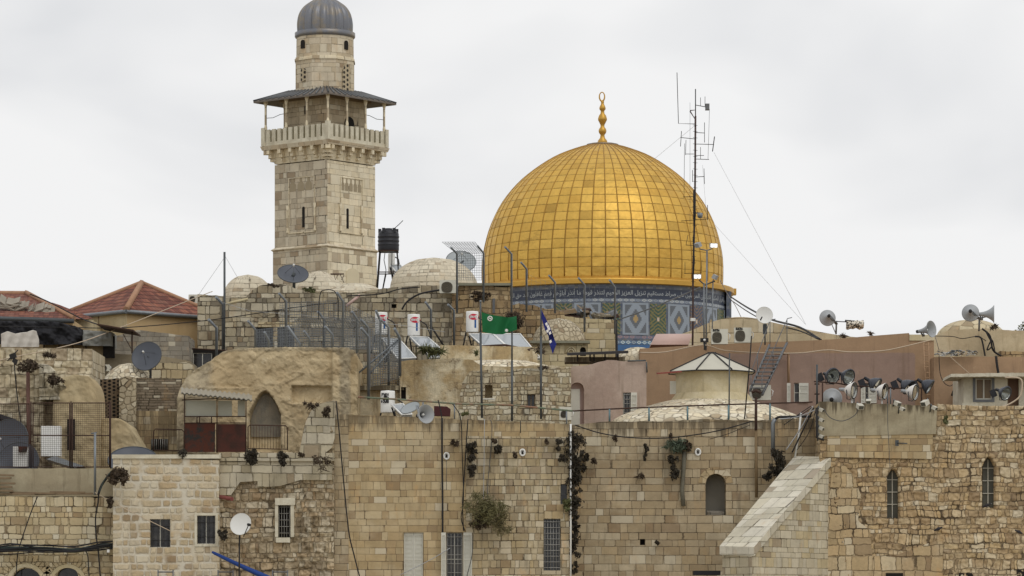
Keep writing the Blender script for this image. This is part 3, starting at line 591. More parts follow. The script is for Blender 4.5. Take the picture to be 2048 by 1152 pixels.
MB().face([ML(bb, -bb, 0), ML(bb, bb, 0), ML(bb, bb, zM(505)), ML(bb, -bb, zM(505))]).face([ML(bb, bb, 0), ML(-bb, bb, 0), ML(-bb, bb, zM(505)), ML(bb, bb, zM(505))]).build('base_pale_face', m_minr, mina)
sq(sq(MB(), bb*1.0, zM(505), zM(502), bb*1.045), bb*1.045, zM(502), zM(497), A0).build('string_course', m_drumst, mina)
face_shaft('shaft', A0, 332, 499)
AB = mpx(89)
sq(MB(), A0*1.0, zM(330), zM(303), AB*.87).build('flared_corbel', m_minr, mina)
sq(MB(), AB*1.0, zM(303), zM(295), AB*1.03).build('balcony_slab', m_drumst, mina)
# corbels
for side in (0, 1):
    for i in range(6):
        t = -.82+.33*i; d = ex if side == 0 else ey; nrm = -ey if side == 0 else ex
        for st, (yy, o, h) in enumerate(((306, .93, 4), (314, .78, 4.5), (322, .62, 4))):
            pass
        b = MB()
        for yy, o, h in ((307, 1.0, 4.4), (315, .94, 4.0), (322, .88, 3.6)):
            c = mc+d*(t*AB)+nrm*(AB*o-mpx(9))+Vector((0, 0, zM(yy))); b.obox(c, d*mpx(3.6), nrm*mpx(9), (0, 0, mpx(h)))
        b.build('corbel', m_minr, mina)
for i, j in ((-1, -1), (1, -1), (1, 1), (-1, 1)):   # corner brackets
    dg_ = (ex*i+ey*j).normalized(); sd_ = Vector((-dg_.y, dg_.x, 0)); b = MB()
    for yy, o, h in ((307, 1.38, 4.4), (315, 1.27, 4.0), (322, 1.16, 3.6), (329, 1.07, 3.4)): b.obox(mc+dg_*(AB*o-mpx(14))+Vector((0, 0, zM(yy))), dg_*mpx(14), sd_*mpx(5), (0, 0, mpx(h)))
    b.build('corner_bracket', m_minr, mina)
# parapet panels with gaps
hw = AB*.97
for side, (d, nrm) in enumerate(((ex, -ey), (ey, ex), (-ex, ey), (-ey, -ex))):
    b = MB(); b2 = MB(); c0 = mc+nrm*(hw-mpx(1.5))
    b.obox(c0+Vector((0, 0, zM(291))), d*hw*.99, nrm*mpx(2), (0, 0, mpx(4))); 
    n = 11
    for i in range(n):
        t = (-1+2*(i+.5)/n)*.96; b.obox(c0+d*(t*hw)+Vector((0, 0, zM(274.5))), d*(hw/n*.58), nrm*mpx(1.8), (0, 0, mpx(12.6)))
    b.build('parapet', m_whitep if side < 2 else m_minr, mina)
    b2.obox(c0-nrm*mpx(2.6)+Vector((0, 0, zM(275))), d*hw*.9, nrm*mpx(.5), (0, 0, mpx(12))); b2.build('parapet_backing', simple('olive_weathered_boards', C(112, 104, 74), .9), mina)
for i, j in ((-1, -1), (1, -1), (1, 1), (-1, 1)):
    b = MB().obox(ML(i*hw, j*hw, zM(276)), ex*mpx(4), ey*mpx(4), (0, 0, mpx(18))); b.build('corner_pier', m_whitep, mina)
# balcony room and posts
AC_ = mpx(58.5); sq(MB(), AC_, zM(300), zM(196)).build('balcony_room', stone('balcony_room_stone', .36, .5, [C(168, 153, 125), C(152, 138, 112), C(176, 162, 136), C(146, 130, 104)], C(124, 112, 90), mw=.016, bump=.02, stain=.35), mina)
for i in (-1, -.33, .33, 1):
    for j in (-1, -.33, .33, 1):
        if max(abs(i), abs(j)) < 1: continue
        p = ML(i*hw*.97, j*hw*.97, 0); b = MB().lathe([(mpx(3), zM(262)), (mpx(3), zM(256)), (mpx(2.3), zM(254)), (mpx(2.2), zM(216)), (mpx(3.6), zM(210)), (mpx(4.5), zM(204))], 10, (p.x, p.y, 0)); b.build('post', m_minr, mina)
b = MB()
for i, j in ((-1, -1), (1, -1), (1, 1), (-1, 1)): b.tube([ML(i*hw*.97, j*hw*.97, zM(238)), ML(i*hw*.85, j*hw*.85, zM(237)), ML(i*hw*.73, j*hw*.73, zM(230)), ML(i*AC_, j*AC_, zM(229))], mpx(.6), 5)
b.build('tie_rods', m_pole, mina)
# canopy
AR = mpx(101); b = MB(); q = [(-1, -1), (1, -1), (1, 1), (-1, 1)]; zt, ze = zM(184), zM(205)
for i in range(4):
    j = (i+1) % 4; a, c = q[i], q[j]; n = 12
    b.face([ML(a[0]*AR, a[1]*AR, ze), ML(c[0]*AR, c[1]*AR, ze), ML(c[0]*mpx(50), c[1]*mpx(50), zt), ML(a[0]*mpx(50), a[1]*mpx(50), zt)])
    b.face([ML(c[0]*AR, c[1]*AR, ze-.1), ML(a[0]*AR, a[1]*AR, ze-.1), ML(a[0]*mpx(50), a[1]*mpx(50), zt-.35), ML(c[0]*mpx(50), c[1]*mpx(50), zt-.35)])
    b.face([ML(a[0]*AR, a[1]*AR, ze-.1), ML(c[0]*AR, c[1]*AR, ze-.1), ML(c[0]*AR, c[1]*AR, ze), ML(a[0]*AR, a[1]*AR, ze)])
cn_ = b.build('canopy', simple('lead_sheet_canopy', C(100, 92, 84), .7, .2, .25, 2), mina)
b = MB()
for i in range(4):
    a, c = Vector((*q[i], 0)), Vector((*q[(i+1) % 4], 0))
    for k in range(13):
        p = a.lerp(c, k/12); b.tube([ML(p.x*AR*1.003, p.y*AR*1.003, ze+.03), ML(p.x*mpx(50), p.y*mpx(50), zt+.03)], .055, 5)
b.build('rolled_seams', m_gpaint, cn_)
b = MB(); sq(b, AC_*1.12, zM(206), zM(198)); b.build('eaves_beam', m_wood, mina)
# octagonal stage, drum, lead dome
b = MB(); r8 = mpx(62.5); o8 = rot+R(3)
def octa(mb, r, z0, z1):
    p = [Vector((mc.x+r*math.cos(pi/8*0+o8+k*pi/4+R(26)), mc.y+r*math.sin(o8+k*pi/4+R(26)), 0)) for k in range(8)]
    for k in range(8): a, c = p[k], p[(k+1) % 8]; mb.face([a+Vector((0, 0, z0)), c+Vector((0, 0, z0)), c+Vector((0, 0, z1)), a+Vector((0, 0, z1))])
    mb.face([a+Vector((0, 0, z1)) for a in p]); return p
octa(b, r8, zM(205), zM(122)); b.build('octagonal_stage', m_drumst, mina)
b = MB(); octa(b, r8*1.03, zM(126), zM(122)); octa(b, r8*1.0, zM(122), zM(119)); b.build('octagon_moulding', m_minr, mina)
MB().lathe([(mpx(57.5), zM(122)), (mpx(57), zM(76))], 48, (mc.x, mc.y, 0)).build('round_drum', m_drumst, mina)
MB().lathe([(mpx(57), zM(78)), (mpx(59.5), zM(76)), (mpx(60.5), zM(74)), (mpx(60.5), zM(67)), (mpx(56), zM(65)), (mpx(52), zM(66))], 48, (mc.x, mc.y, 0)).build('lead_ring', m_lead, mina)
dp = smooth_prof([(53.5, 67), (54.2, 55), (53.8, 44), (51.5, 32), (47, 22), (40, 13), (31, 6), (22, 0), (13, -5), (7, -10), (4, -17), (3.4, -24)], 3)
MB().lathe([(mpx(r), zM(y)) for r, y in dp], 160, (mc.x, mc.y, 0), ribs=18, ribamp=.10).build('ribbed_dome', m_lead, mina)
MB().lathe([(mpx(2), zM(-20)), (mpx(5), zM(-28)), (mpx(2), zM(-36)), (mpx(4), zM(-44)), (mpx(.6), zM(-60))], 16, (mc.x, mc.y, 0)).build('finial', m_goldp, mina)
# slits, niches, windows set on given faces
def on_left(t, y, o=0): return mc+ex*(t*A0)-ey*(A0+o)+Vector((0, 0, zM(y)))
def on_right(t, y, o=0): return mc+ey*(t*A0)+ex*(A0+o)+Vector((0, 0, zM(y)))
def tpx_l(px): return (px-605)/55.              # pixel column on the left face -> -1..1
def tpx_r(px): return (px-705)/45.
def facepoly(fn, tf, x0, y0, x1, y1, kind, o, d, mat, name, label=None):
    pts = [fn(tf(x), y, o) for x, y in archpts(x0, y0, x1, y1, kind)]; nrm = (-ey if fn is on_left else ex)
    return MB().prism(pts, nrm*(-d)).build(name, mat, mina, label)
facepoly(on_left, tpx_l, 608, 420, 613, 461, 'r', .02, .05, m_dark, 'slit_window'); facepoly(on_right, tpx_r, 695.5, 423, 699.5, 463, 'r', .02, .05, m_dark, 'slit_window')
m_nich = simple('shaded_niche_stone', C(140, 127, 102), .9, 0, .15)  # niches are flat plates, so this darker colour paints their recess shade
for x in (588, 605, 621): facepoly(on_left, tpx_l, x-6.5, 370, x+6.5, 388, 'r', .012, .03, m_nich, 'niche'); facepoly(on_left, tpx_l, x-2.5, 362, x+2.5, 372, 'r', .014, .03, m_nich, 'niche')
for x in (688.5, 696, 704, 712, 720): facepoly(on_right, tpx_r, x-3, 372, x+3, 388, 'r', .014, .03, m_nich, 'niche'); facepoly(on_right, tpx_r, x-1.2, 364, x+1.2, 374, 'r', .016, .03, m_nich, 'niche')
def frame_on(fn, tf, x0, y0, x1, y1, w=1.2, sill=True):
    b = MB(); nrm = (-ey if fn is on_left else ex)
    for p in ([(x0, y0), (x0+w, y0), (x0+w, y1), (x0, y1)], [(x1-w, y0), (x1, y0), (x1, y1), (x1-w, y1)], [(x0, y0-w), (x1, y0-w), (x1, y0), (x0, y0)], [(x0-2, y1), (x1+2, y1), (x1+2, y1+w*1.5), (x0-2, y1+w*1.5)]):
        b.prism([fn(tf(x), y, .05) for x, y in p], nrm*(-.07))
    b.build('panel_frame', m_minr, mina)
frame_on(on_left, tpx_l, 580, 362, 634, 470); frame_on(on_right, tpx_r, 684, 363, 726, 472)
for fn, tf, xs in ((on_left, tpx_l, (578, 635)), (on_right, tpx_r, (683, 723))):
    for x in xs:
        p = fn(tf(x), 0, .06); MB().lathe([(mpx(2.6), zM(470)), (mpx(2.6), zM(467)), (mpx(1.9), zM(465)), (mpx(1.9), zM(423)), (mpx(2.8), zM(419)), (mpx(3.2), zM(414))], 10, (p.x, p.y, 0)).build('colonnette', m_minr, mina)
facepoly(on_right, tpx_r, 693, 541, 717, 575, 'r', .12, .06, simple('blocked_arch_stone', C(188, 176, 146), .9, 0, .1), 'blocked_arch')
# upper openings
def tang(px0, px1, y0, y1, kind, rad, mat, name, Ycorr=0):
    cx = (px0+px1)/2; dx = X(cx, YM)-mc.x; dy = -math.sqrt(max(.01, rad*rad-dx*dx)); t = Vector((-dy, dx, 0)).normalized(); nn = Vector((dx, dy, 0)).normalized(); c = Vector((mc.x+dx, mc.y+dy, 0))+nn*.05
    w = (px1-px0)*kM/abs(t.x)/2; pts = []
    for x, y in archpts(-1, y0, 1, y1, ''): pts.append(c+t*(w*x)+Vector((0, 0, zM(y))))
    if kind:
        pts = [c+t*(w*x)+Vector((0, 0, zM(y))) for x, y in [(a/10, bb_) for a, bb_ in archpts(-10, y0, 10, y1, kind)]]
        pts = [c+t*(w*x/10*10)+Vector((0, 0, zM(y))) for x, y in [(a/10, bb_) for a, bb_ in archpts(-10, y0, 10, y1, kind)]]
    return MB().prism(pts, -nn*.3).build(name, mat, mina)
tang(604.5, 612, 86, 103, 's', mpx(57.5), m_dark, 'window'); tang(690.5, 697, 87, 105, 's', mpx(57.5), m_dark, 'window')
def lat():
    m = Mat('pierced_stone_screen'); u, v = m.uv(); a = u/.28; b_ = v/.28+(a.fl()*.5).fr(); d = (a.fr()-.5)*(a.fr()-.5)+(b_.fr()-.5)*(b_.fr()-.5); return m.done(m.mix(d.lt(.1), C(160, 146, 118), C(50, 46, 40)), .9)
m_lat = lat()
tang(605, 613, 142, 169, 's', r8*.95, m_lat, 'pierced_window'); tang(687, 701, 132, 187, 'p', r8*.95, m_lat, 'pierced_window')
def room_open(fn, t0, t1, y0, y1, kind, mat, name):
    k = AC_; pts = []
    for x, y in archpts(t0*100, y0, t1*100, y1, kind): pts.append((mc+ex*(x/100*k)-ey*(k+.03) if fn == 'l' else mc+ey*(x/100*k)+ex*(k+.03))+Vector((0, 0, zM(y))))
    MB().prism(pts, (ey if fn == 'l' else -ex)*.1).build(name, mat, mina)
room_open('l', -.02, .06, 218, 235, '', m_dark, 'slit_window'); room_open('r', -.12, .36, 238, 266, 's', m_dark, 'doorway')
# ================= FRONT ROW OF WALLS =================
BUSH = []
def relief(name, x0, x1, topf, yb, Y, nx, ny, df, mat, parent=None, t=4.0):
    """a thick wall whose front is a fine grid pushed in and out by df (metres away from the viewer)"""
    b = MB(); vs = []; fs = []
    for i in range(nx+1):
        x = x0+(x1-x0)*i/nx; yt = topf(x)
        for j in range(ny+1):
            y = yt+(yb-yt)*j/ny; p = P(x, y, Y); p.y += df(x, y); vs.append(p)
    m = ny+1; k0 = len(vs)
    for i in range(nx+1): x = x0+(x1-x0)*i/nx; p = P(x, topf(x), Y); p.y += t; vs.append(p); q = P(x, yb, Y); q.y += t; vs.append(q)
    for i in range(nx):
        for j in range(ny): a = i*m+j; fs.append((a, a+1, a+m+1, a+m))
        a = i*m; c = k0+2*i; fs.append((a, a+m, c+2, c))
    for i in (0, nx):
        for j in range(ny): pass
    fs.append(tuple([j for j in range(m)][::-1]+[k0, k0+1][::1])); fs.append(tuple([nx*m+j for j in range(m)]+[k0+2*nx+1, k0+2*nx]))
    b.raw(vs, fs, None, True); b.sm[-1] = b.sm[-2] = False
    # planar UVs so the pattern does not follow the small bumps
    for k, f in enumerate(b.f[:-2]): b.uv[k] = [(b.v[i].x, b.v[i].z) for i in f]
    return b.build(name, mat, parent)
def interp(pts):
    def f(x):
        if x <= pts[0][0]: return pts[0][1]
        for a, c in zip(pts, pts[1:]):
            if x <= c[0]: return a[1]+(c[1]-a[1])*(x-a[0])/(c[0]-a[0])
        return pts[-1][1]
    return f
from mathutils import noise as mn
def nz(x, y, s, k=0): return mn.noise(Vector((x*s, y*s, k)))
def rag(f, amp, s=.12, k=0): return lambda x: f(x)+amp*(nz(x, 0, s, k)+.6*nz(x, 3, s*2.7, k))

# lower left wall with arches
Y = 149.
w1 = facade('yellow_stone_building', [(-420, 990), (60, 992), (130, 994), (186, 995), (252, 998)], Y, 5, m_old, 'yellow stone front with thick cable bundle and two arches at lower left', 'building', rough=1.5,
    wins=[dict(x0=22, y0=1136, x1=84, y1=1200, arch='r', depth=.4, label='arched opening nearest the left edge'), dict(x0=112, y0=1134, x1=158, y1=1200, arch='r', depth=.4)])
for cx, r in ((52, 44), (135, 42)):            # fans of voussoirs
    b = MB(); cy = 1166
    for i in range(17):
        a0 = pi*i/17+.02; a1 = pi*(i+1)/17-.02; p = [(cx+math.cos(a)*q, cy-math.sin(a)*q) for a, q in ((a0, r*.92), (a0, r*1.25), (a1, r*1.25), (a1, r*.92))]; b.prism([P(x, y, Y-.05) for x, y in p], (0, .12, 0))
    b.build('voussoirs', m_old, w1)
    b = MB(); cy = 1166
    for i in range(22):
        a0 = pi*i/22; a1 = pi*(i+1)/22; p = [(cx+math.cos(a)*q, cy-math.sin(a)*q) for a, q in ((a0, r*.72), (a0, r*.9), (a1, r*.9), (a1, r*.72))]; b.prism([P(x, y, Y-.03) for x, y in p], (0, .1, 0))
    b.build('arch_band', m_lantern, w1)
# terrace with concrete upstand
block('terrace_parapet', -420, 937, 242, 993, 149.6, 5, m_conc, 'stained grey concrete upstand under the mesh fence', 'parapet')
# white house
YW = 148.
w2 = facade('white_stone_house', [(226, 912), (330, 916), (438, 921)], YW, 6, m_white, 'whitish rough stone house with two barred windows', 'house',
    wins=[dict(x0=300, y0=1038, x1=341, y1=1095, depth=.3, frame=m_wpaint, mull=(1, 0), bars=(4, 2), barm=m_iron, inner=.8, label='dark window without a stone frame'),
          dict(x0=394, y0=1031, x1=431, y1=1088, depth=.3, frame=m_wpaint, mull=(1, 0), bars=(4, 2), barm=m_iron, inner=.8, surround=m_whitep, label='window in a pale raised frame')])
MB().pbox(224, 909, 441, 917, YW-.06, 1.2).build('coping', m_whitep, w2)
MB().pbox(388, 1102, 389, 1102.5, YW-.001, .02)
# rubble wall
YR = 148.6
w3 = root('rubble_wall', 'weathered rubble wall with one narrow barred window and whitish corner', 'wall', (X(555, YR), YR+2, 0))
tf = interp([(439, 906), (480, 908), (520, 904), (596, 905), (598, 905), (600, 903), (606, 865), (612, 840), (622, 820), (640, 806), (668, 800)])
def dfr(x, y):
    d = .10*nz(x, y, .09, 2)+.05*nz(x, y, .3, 5)+.08*(x > 560)*nz(x, y, .13, 9)
    if x > 600 and y > 1010: d -= .10*abs(nz(x, y, .11, 4))*2
    if 955 < y < 975 and x > 515: d += .0
    if x > 658 and y < 905: d -= .15*max(0, math.sin((y-800)/105*pi))
    if abs(x-568.5) < 12.6 and 1010 < y < 1076: d = .42
    return d
fr = relief('wall_lower', 439, 668, tf, 1190, YR, 115, 150, dfr, m_rubble2, w3, 5)
MB().box(X(439, YR), X(668, YR), YR+.3, YR+5, 0, Z(1189, YR)).build('wall_base', m_rubble2, w3)
b = MB().prism([P(x, y, YR-.16) for x, y in [(440, 990), (440, 923), (480, 924), (520, 921), (560, 921), (600, 921), (665, 920), (664, 960), (600, 960), (560, 972), (515, 975), (515, 962), (480, 964), (462, 990)]], (0, .4, 0)); b.build('whitish_facing', m_whitep if 0 else stone('chalky_squared_stone', .42, .6, [C(172, 164, 144), C(160, 150, 124), C(178, 170, 150), C(150, 138, 110)], C(120, 110, 88), mw=.02, dist=.03, bump=.05, stain=.45, streak=.7), w3)
m_chalk = bpy.data.materials['chalky_squared_stone']
b = MB().pbox(438, 906, 668, 922, YR-.25, .6); b.build('terrace_edge', m_chalk, w3)
b = MB().prism([P(x, y, YR-.2) for x, y in rough_top([(598, 906), (606, 868), (612, 842), (622, 822), (640, 808), (669, 801), (669, 875), (664, 895), (650, 906)], .8)], (0, .5, 0)); b.build('corner_facing', m_chalk, w3)
w = MB().pbox(556, 1010, 581, 1074, YR+.34, .05).build('window', m_dark, w3, 'tall barred window'); b = MB()
for i in range(5): xx = 558+i*5.2; b.ptube([(xx, 1010, YR+.1), (xx, 1074, YR+.1)], .7, 4)
for yy in (1014, 1027, 1040, 1053, 1066): b.ptube([(556, yy, YR+.07), (581, yy, YR+.07)], .7, 4)
b.build('bars', m_bar, w); MB().pbox(550, 996, 590, 1010, YR-.2, .4).build('lintel', m_whitep, w); MB().pbox(552, 1075, 580, 1085, YR-.18, .4).build('sill', m_whitep, w)
MB().pbox(550, 1010, 556, 1074, YR-.16, .3).pbox(581, 1010, 588, 1074, YR-.16, .3).build('jambs', m_whitep, w)
# central ashlar wall
YA = 149.
def tall(x0, x1, **k): return dict(x0=x0, y0=1065, x1=x1, y1=1172, depth=.35, **k)
w4 = facade('ashlar_house', [(697, 829), (800, 833), (900, 838), (1000, 842), (1138, 848)], YA, 7, m_ashlar, 'broad beige ashlar front with white shuttered windows and hanging bushes', 'house', rough=.7,
    wins=[tall(807, 847, pane=m_dark, shut=[(808, 827, YA+.1), (827.5, 846, YA+.1)], label='window with closed white shutters'),
          dict(x0=1087, y0=1038, x1=1121, y1=1141, hole_only=1), dict(x0=1121, y0=968, x1=1134, y1=1008, hole_only=1),
         tall(892, 926, frame=m_wpaint, mull=(1, 1), bars=(5, 6), label='barred window with its shutters folded open', shut=[(882.5, 891.5, YA-.3), (927, 944, YA-.08)])])
MB().prism([P(x, y, YA-.02) for x, y in [(667, 1500), (667, 829), (697, 829), (697, 1500)]], (0, 7, 0)).build('shaded_return', m_grey_ashlar, w4)  # return lying in shade, painted as a strip of darker stone
mid = facade('squared_stone_bay', [(932, 872), (1138, 874)], YA-.03, .06, m_ashlar2, '', '', bottom=1190, root_=w4, part='squared_stone_facing',
    wins=[dict(x0=1087, y0=1038, x1=1121, y1=1141, depth=.4, frame=m_gpaint, mull=(1, 2), bars=(6, 9), label='tall barred window right of the big bush'), dict(x0=1121, y0=968, x1=1134, y1=1008, depth=.3, frame=m_gpaint, mull=(0, 1), label='small window beside the dark creeper')])
MB().pbox(1088, 1009, 1126, 1037, YA-.06, .06).build('lintel_stones', m_ashlar, w4)
# set back wall with arched window
YB = 151.
w5 = facade('grey_brown_wall', [(1138, 850), (1220, 843), (1330, 843), (1400, 838), (1510, 841), (1600, 836), (1645, 838)], YB, 7, m_grey_ashlar, 'grey brown ashlar wall with arched window and drainpipe', 'wall', rough=.8,
    wins=[dict(x0=1411, y0=948, x1=1452, y1=1030, arch='r', depth=.8, pane=simple('grey_recess_plaster', C(112, 108, 98), .9, 0, .12, 1), label='round arched recess with a grey back'), dict(x0=1280, y0=1078, x1=1290, y1=1090, depth=.3, pane=m_dark, label='small square hole')])
b = MB(); cx, cy = 1431.5, 968
for i in range(7):
    a0 = pi*(.02+.96*i/7)+.015; a1 = pi*(.02+.96*(i+1)/7)-.015; p = [(cx+math.cos(a)*q, cy-math.sin(a)*q) for a, q in ((a0, 21), (a0, 35), (a1, 35), (a1, 21))]; b.prism([P(x, y, YB-.03) for x, y in p], (0, .06, 0))
b.build('arch_stones', m_ashlar, w5)
MB().obox(P(1431, 1026, YB+.35), (.35, 0, 0), (0, .2, .04), (0, -.02, .06)).build('fallen_sill_board', m_block, w5)
# ramp wall with sloping coping
rr = root('sloping_buttress', 'pale stone wall whose broad white coping slopes down to the left', 'buttress', (X(1550, 146), 147, 0))
a, c = P(1442, 1092, 145.2), P(1504, 1094, 143.6); a2, c2 = P(1592, 912, 150.3), P(1658, 914, 148.4)
def dn(p, z=0): return Vector((p.x, p.y, z))
lo = Vector((0, 0, -.36))
al, cl = a+lo+Vector((.06, .05, 0)), c+lo+Vector((.0, .06, 0)); a2l, c2l = a2+lo, c2+lo
b = MB().face([dn(al), dn(cl), cl, al]).face([dn(cl), dn(c2l), c2l, cl]).face([dn(a2l), dn(al), al, a2l]).face([al, cl, c2l, a2l]).face([dn(c2l), dn(a2l), a2l, c2l]); b.build('wall', m_cream2 if 0 else stone('buttress_pale_blocks', .28, .42, [C(172, 164, 142), C(164, 154, 128), C(176, 168, 148), C(168, 150, 108), C(160, 150, 126), C(174, 166, 146)], C(112, 100, 78), mw=.012, dist=.01, bump=.02, stain=.15, streak=.25), rr)
m_cop = stone('coping_slabs', .55, .8, [C(186, 180, 164), C(178, 172, 152), C(190, 184, 168), C(172, 164, 142)], C(120, 112, 92), mw=.02, dist=.02, bump=.02, stain=.35, streak=.1)
ov = Vector((.08, -.05, 0)); q = [a-Vector((.06, .04, 0)), c+ov, c2+ov, a2-Vector((.06, 0, 0))]; ql = [p+lo for p in q]
b = MB().face(q).face([ql[0], ql[1], q[1], q[0]]).face([ql[1], ql[2], q[2], q[1]]).face([ql[3], ql[0], q[0], q[3]]).face(ql[::-1]).face([ql[2], ql[3], q[3], q[2]]); b.build('coping', m_cop, rr)
# right hand rubble wall
YG = 148.4
w7 = root('golden_rubble_wall', 'large golden rubble wall with two pointed windows at the right', 'wall', (X(1850, YG), YG+3, 0))
tg = rag(interp([(1625, 803), (1660, 806), (1870, 812), (1872, 808), (1960, 812), (2120, 812)]), 1.5, .2)
def inarch(x, y, x0, x1, y0, y1):
    if not (x0 < x < x1 and y0 < y < y1): return False
    w = (x1-x0)/2; t = abs(x-(x0+w))/w; return y > y0+w*1.5*(1-(1-t**1.7))
def dfg(x, y):
    d = .07*nz(x, y, .05, 1)+.06*nz(x, y, .16, 6)
    if 1650 < x < 1866 and y < 916: d = -.03
    elif y > 1074 and x > 1885: d -= .14
    if 1655 < x < 1700: d -= .02
    if inarch(x, y, 1774, 1800, 938, 1036) or inarch(x, y, 1965, 1992, 914, 1015): d = .62
    return d
relief('wall', 1640, 2130, tg, 1190, YG, 245, 190, dfg, m_rubble, w7, 6)
MB().box(X(1640, YG), X(2130, YG), YG+.3, YG+6, 0, Z(1189, YG)).build('wall_base', m_rubble, w7)
MB().prism([P(x, y, YG) for x, y in [(2129.5, 1500), (2129.5, 813), (2600, 816), (2600, 1500)]], (0, 6, 0)).build('wall_end', m_rubble, w7)
MB().prism([P(x, y, YG-.06) for x, y in rough_top([(1656, 1190), (1654, 1040), (1664, 936), (1690, 930), (1706, 950), (1722, 990), (1716, 1040), (1740, 1060), (1752, 1190)], 2)], (0, .3, 0)).build('large_blocks', m_bigrub, w7)
MB().prism([P(x, y, YG-.1) for x, y in rough_top([(1740, 1190), (1748, 1112), (1800, 1108), (1880, 1078), (2130, 1072), (2130, 1190)], 1)], (0, .3, 0)).build('lower_courses', m_bigrub, w7)
MB().prism([P(x, y, YG-.1) for x, y in rough_top([(1655, 914), (1655, 866), (1866, 868), (1864, 918)], .6)], (0, .3, 0)).build('ashlar_patch', m_ashlar, w7)
MB().prism([P(x, y, YG-.13) for x, y in rough_top([(1638, 872), (1638, 803), (1700, 806), (1780, 808), (1874, 812), (1872, 868)], .8)], (0, .34, 0)).build('cement_band', m_conc, w7)
for x0, x1, y0, y1 in ((1774, 1800, 938, 1036), (1965, 1992, 914, 1015)):
    w = MB().prism([P(x, y, YG+.5) for x, y in archpts(x0, y0, x1-3, y1, 'p')], (0, .05, 0)).build('window', m_gglass, w7, 'pointed window nearest the ramp' if x0 < 1800 else 'higher pointed window near the right edge'); b = MB(); cx = (x0+x1-5)/2
    b.pbox(cx-.7, y0+5, cx+.7, y1, YG+.44, .05)
    for k in range(3): yy = y0+(y1-y0)*(.22+.25*k); b.pbox(x0, yy-.6, x1-5, yy+.6, YG+.43, .04)
    b.build('frame', m_wpaint, w)
for x0, x1 in ((1772, 1806), (1918, 1946), (2034, 2052)): MB().pbox(x0, 1146 if x0 < 2000 else 1139, x1, 1175, YG-.16, .3).build('dark_opening', m_dark, w7)

# ================= MIDDLE ROWS =================
# left stone ruin with tan plaster lump
YL = 157.
wl = root('ruined_corner_house', 'tumbledown stone corner with tan plaster bulge behind the mesh fence', 'ruin', (X(100, YL), YL+3, 0))
tl = interp([(-60, 694), (60, 696), (130, 696), (184, 698)])
def dfl(x, y):
    d = .12*nz(x, y, .05, 3)+.08*nz(x, y, .15, 4)
    if x < 92: d -= .5*(y > 728)
    if 92 <= x < 130 and y > 728: d -= .3*(1-min(1, max(0, (y-728-(x-92)*1.6)/14)))
    if y > 745 and x > 115: d -= .5+.4*math.sin((x-115)/87*pi)*min(1, (y-745)/30)
    if inarch(x, y, 160, 178, 855, 918): d += .7
    if inarch(x, y, 128, 152, 800, 902): d += 1.2
    return d
relief('stone_wall', -60, 184, tl, 945, YL, 130, 120, dfl, m_ruin, wl, 5)
def lump(name, x0, x1, topf, yb, Yc, dep, mat, par, seed=0, amp=.2, pw=2):
    return relief(name, x0, x1, topf, yb, Yc, int((x1-x0)/2.5), int((yb-topf((x0+x1)/2))/2.5), lambda x, y: -dep*math.sqrt(max(0, 1-abs(2*(x-x0)/(x1-x0)-1)**pw))+amp*nz(x, y, .05, seed)+amp*.4*nz(x, y, .2, seed), mat, par, 2)
lump('plaster_bulge', 104, 200, interp([(104, 870), (108, 800), (118, 778), (128, 758), (150, 750), (180, 754), (192, 768), (199, 786), (200, 800)]), 960, YL-.7, .5, m_plast, wl, 3, .1, 8)
lump('broken_ledge', 78, 135, interp([(78, 727), (98, 730), (118, 752), (124, 765), (135, 775)]), 800, YL-1.0, .3, m_chalk, wl, 6, .35)
lump('low_plaster_shoulder', 195, 290, interp([(195, 838), (240, 838), (262, 852), (270, 868), (290, 900)]), 960, YL+.2, .5, m_plast, wl, 9, .1, 6)
MB().box(X(-60, YL), X(184, YL), YL+.4, YL+5, 0, Z(944, YL)).build('lower_wall', m_rubble2, wl); MB().box(X(-420, YL), X(-60, YL), YL, YL+5, 0, Z(694, YL)).build('wall_end', m_ruin, wl)
MB().ptube([(56, 735, YL-1.3), (57, 935, YL-1.3)], 3.8, 10).build('drainpipe', m_redbrown, wl)
MB().pbox(134, 838, 150, 900, YL-1.5, .08).build('dark_doorway', m_dark, wl)
# lattice wall, stone pillar, brick parapet
YP = 160.
wp = root('brick_parapet_wall', 'thin grey brick parapet with stone pillar and pierced lattice', 'wall', (X(280, YP), YP+1, 0))
facade('', [(238, 757), (255, 752), (272, 756)], YP-.3, 1.2, m_crazy, '', '', root_=wp, part='stone_pillar', rough=1)
facade('', [(268, 756), (362, 757)], YP, .5, m_brick, '', '', bottom=822, root_=wp, part='brick_panel', rough=.6)
facade('', [(262, 822), (366, 822)], YP-.05, 2, m_ashlar, '', '', root_=wp, part='ashlar_base')
def latmat():
    m = Mat('pierced_clay_lattice'); u, v = m.uv(); a = u/.2; b_ = v/.16+(a.fl()*.5).fr(); d = (a.fr()-.5)*(a.fr()-.5)+(b_.fr()-.5)*(b_.fr()-.5)
    n = m.noise(m.vec(u, v, 0.), .9, 4, .6); return m.done(m.mix(d.lt(.13)*n.gt(.38), C(104, 88, 68), C(30, 26, 22)), .9)
facade('', [(192, 759), (240, 757)], YP+.1, .4, latmat(), '', '', bottom=848, root_=wp, part='pierced_lattice', rough=1)
facade('', [(190, 846), (264, 846)], YP+.1, 1.5, m_rubble2, '', '', root_=wp, part='lower_wall')
MB().pbox(302, 878, 336, 900, YP-.1, .1).build('low_opening', m_dark, wp); b = MB()
for i in range(8): b.ptube([(304+i*4.3, 878, YP-.15), (304+i*4.3, 900, YP-.15)], .7, 4)
b.build('opening_bars', m_bar, wp)
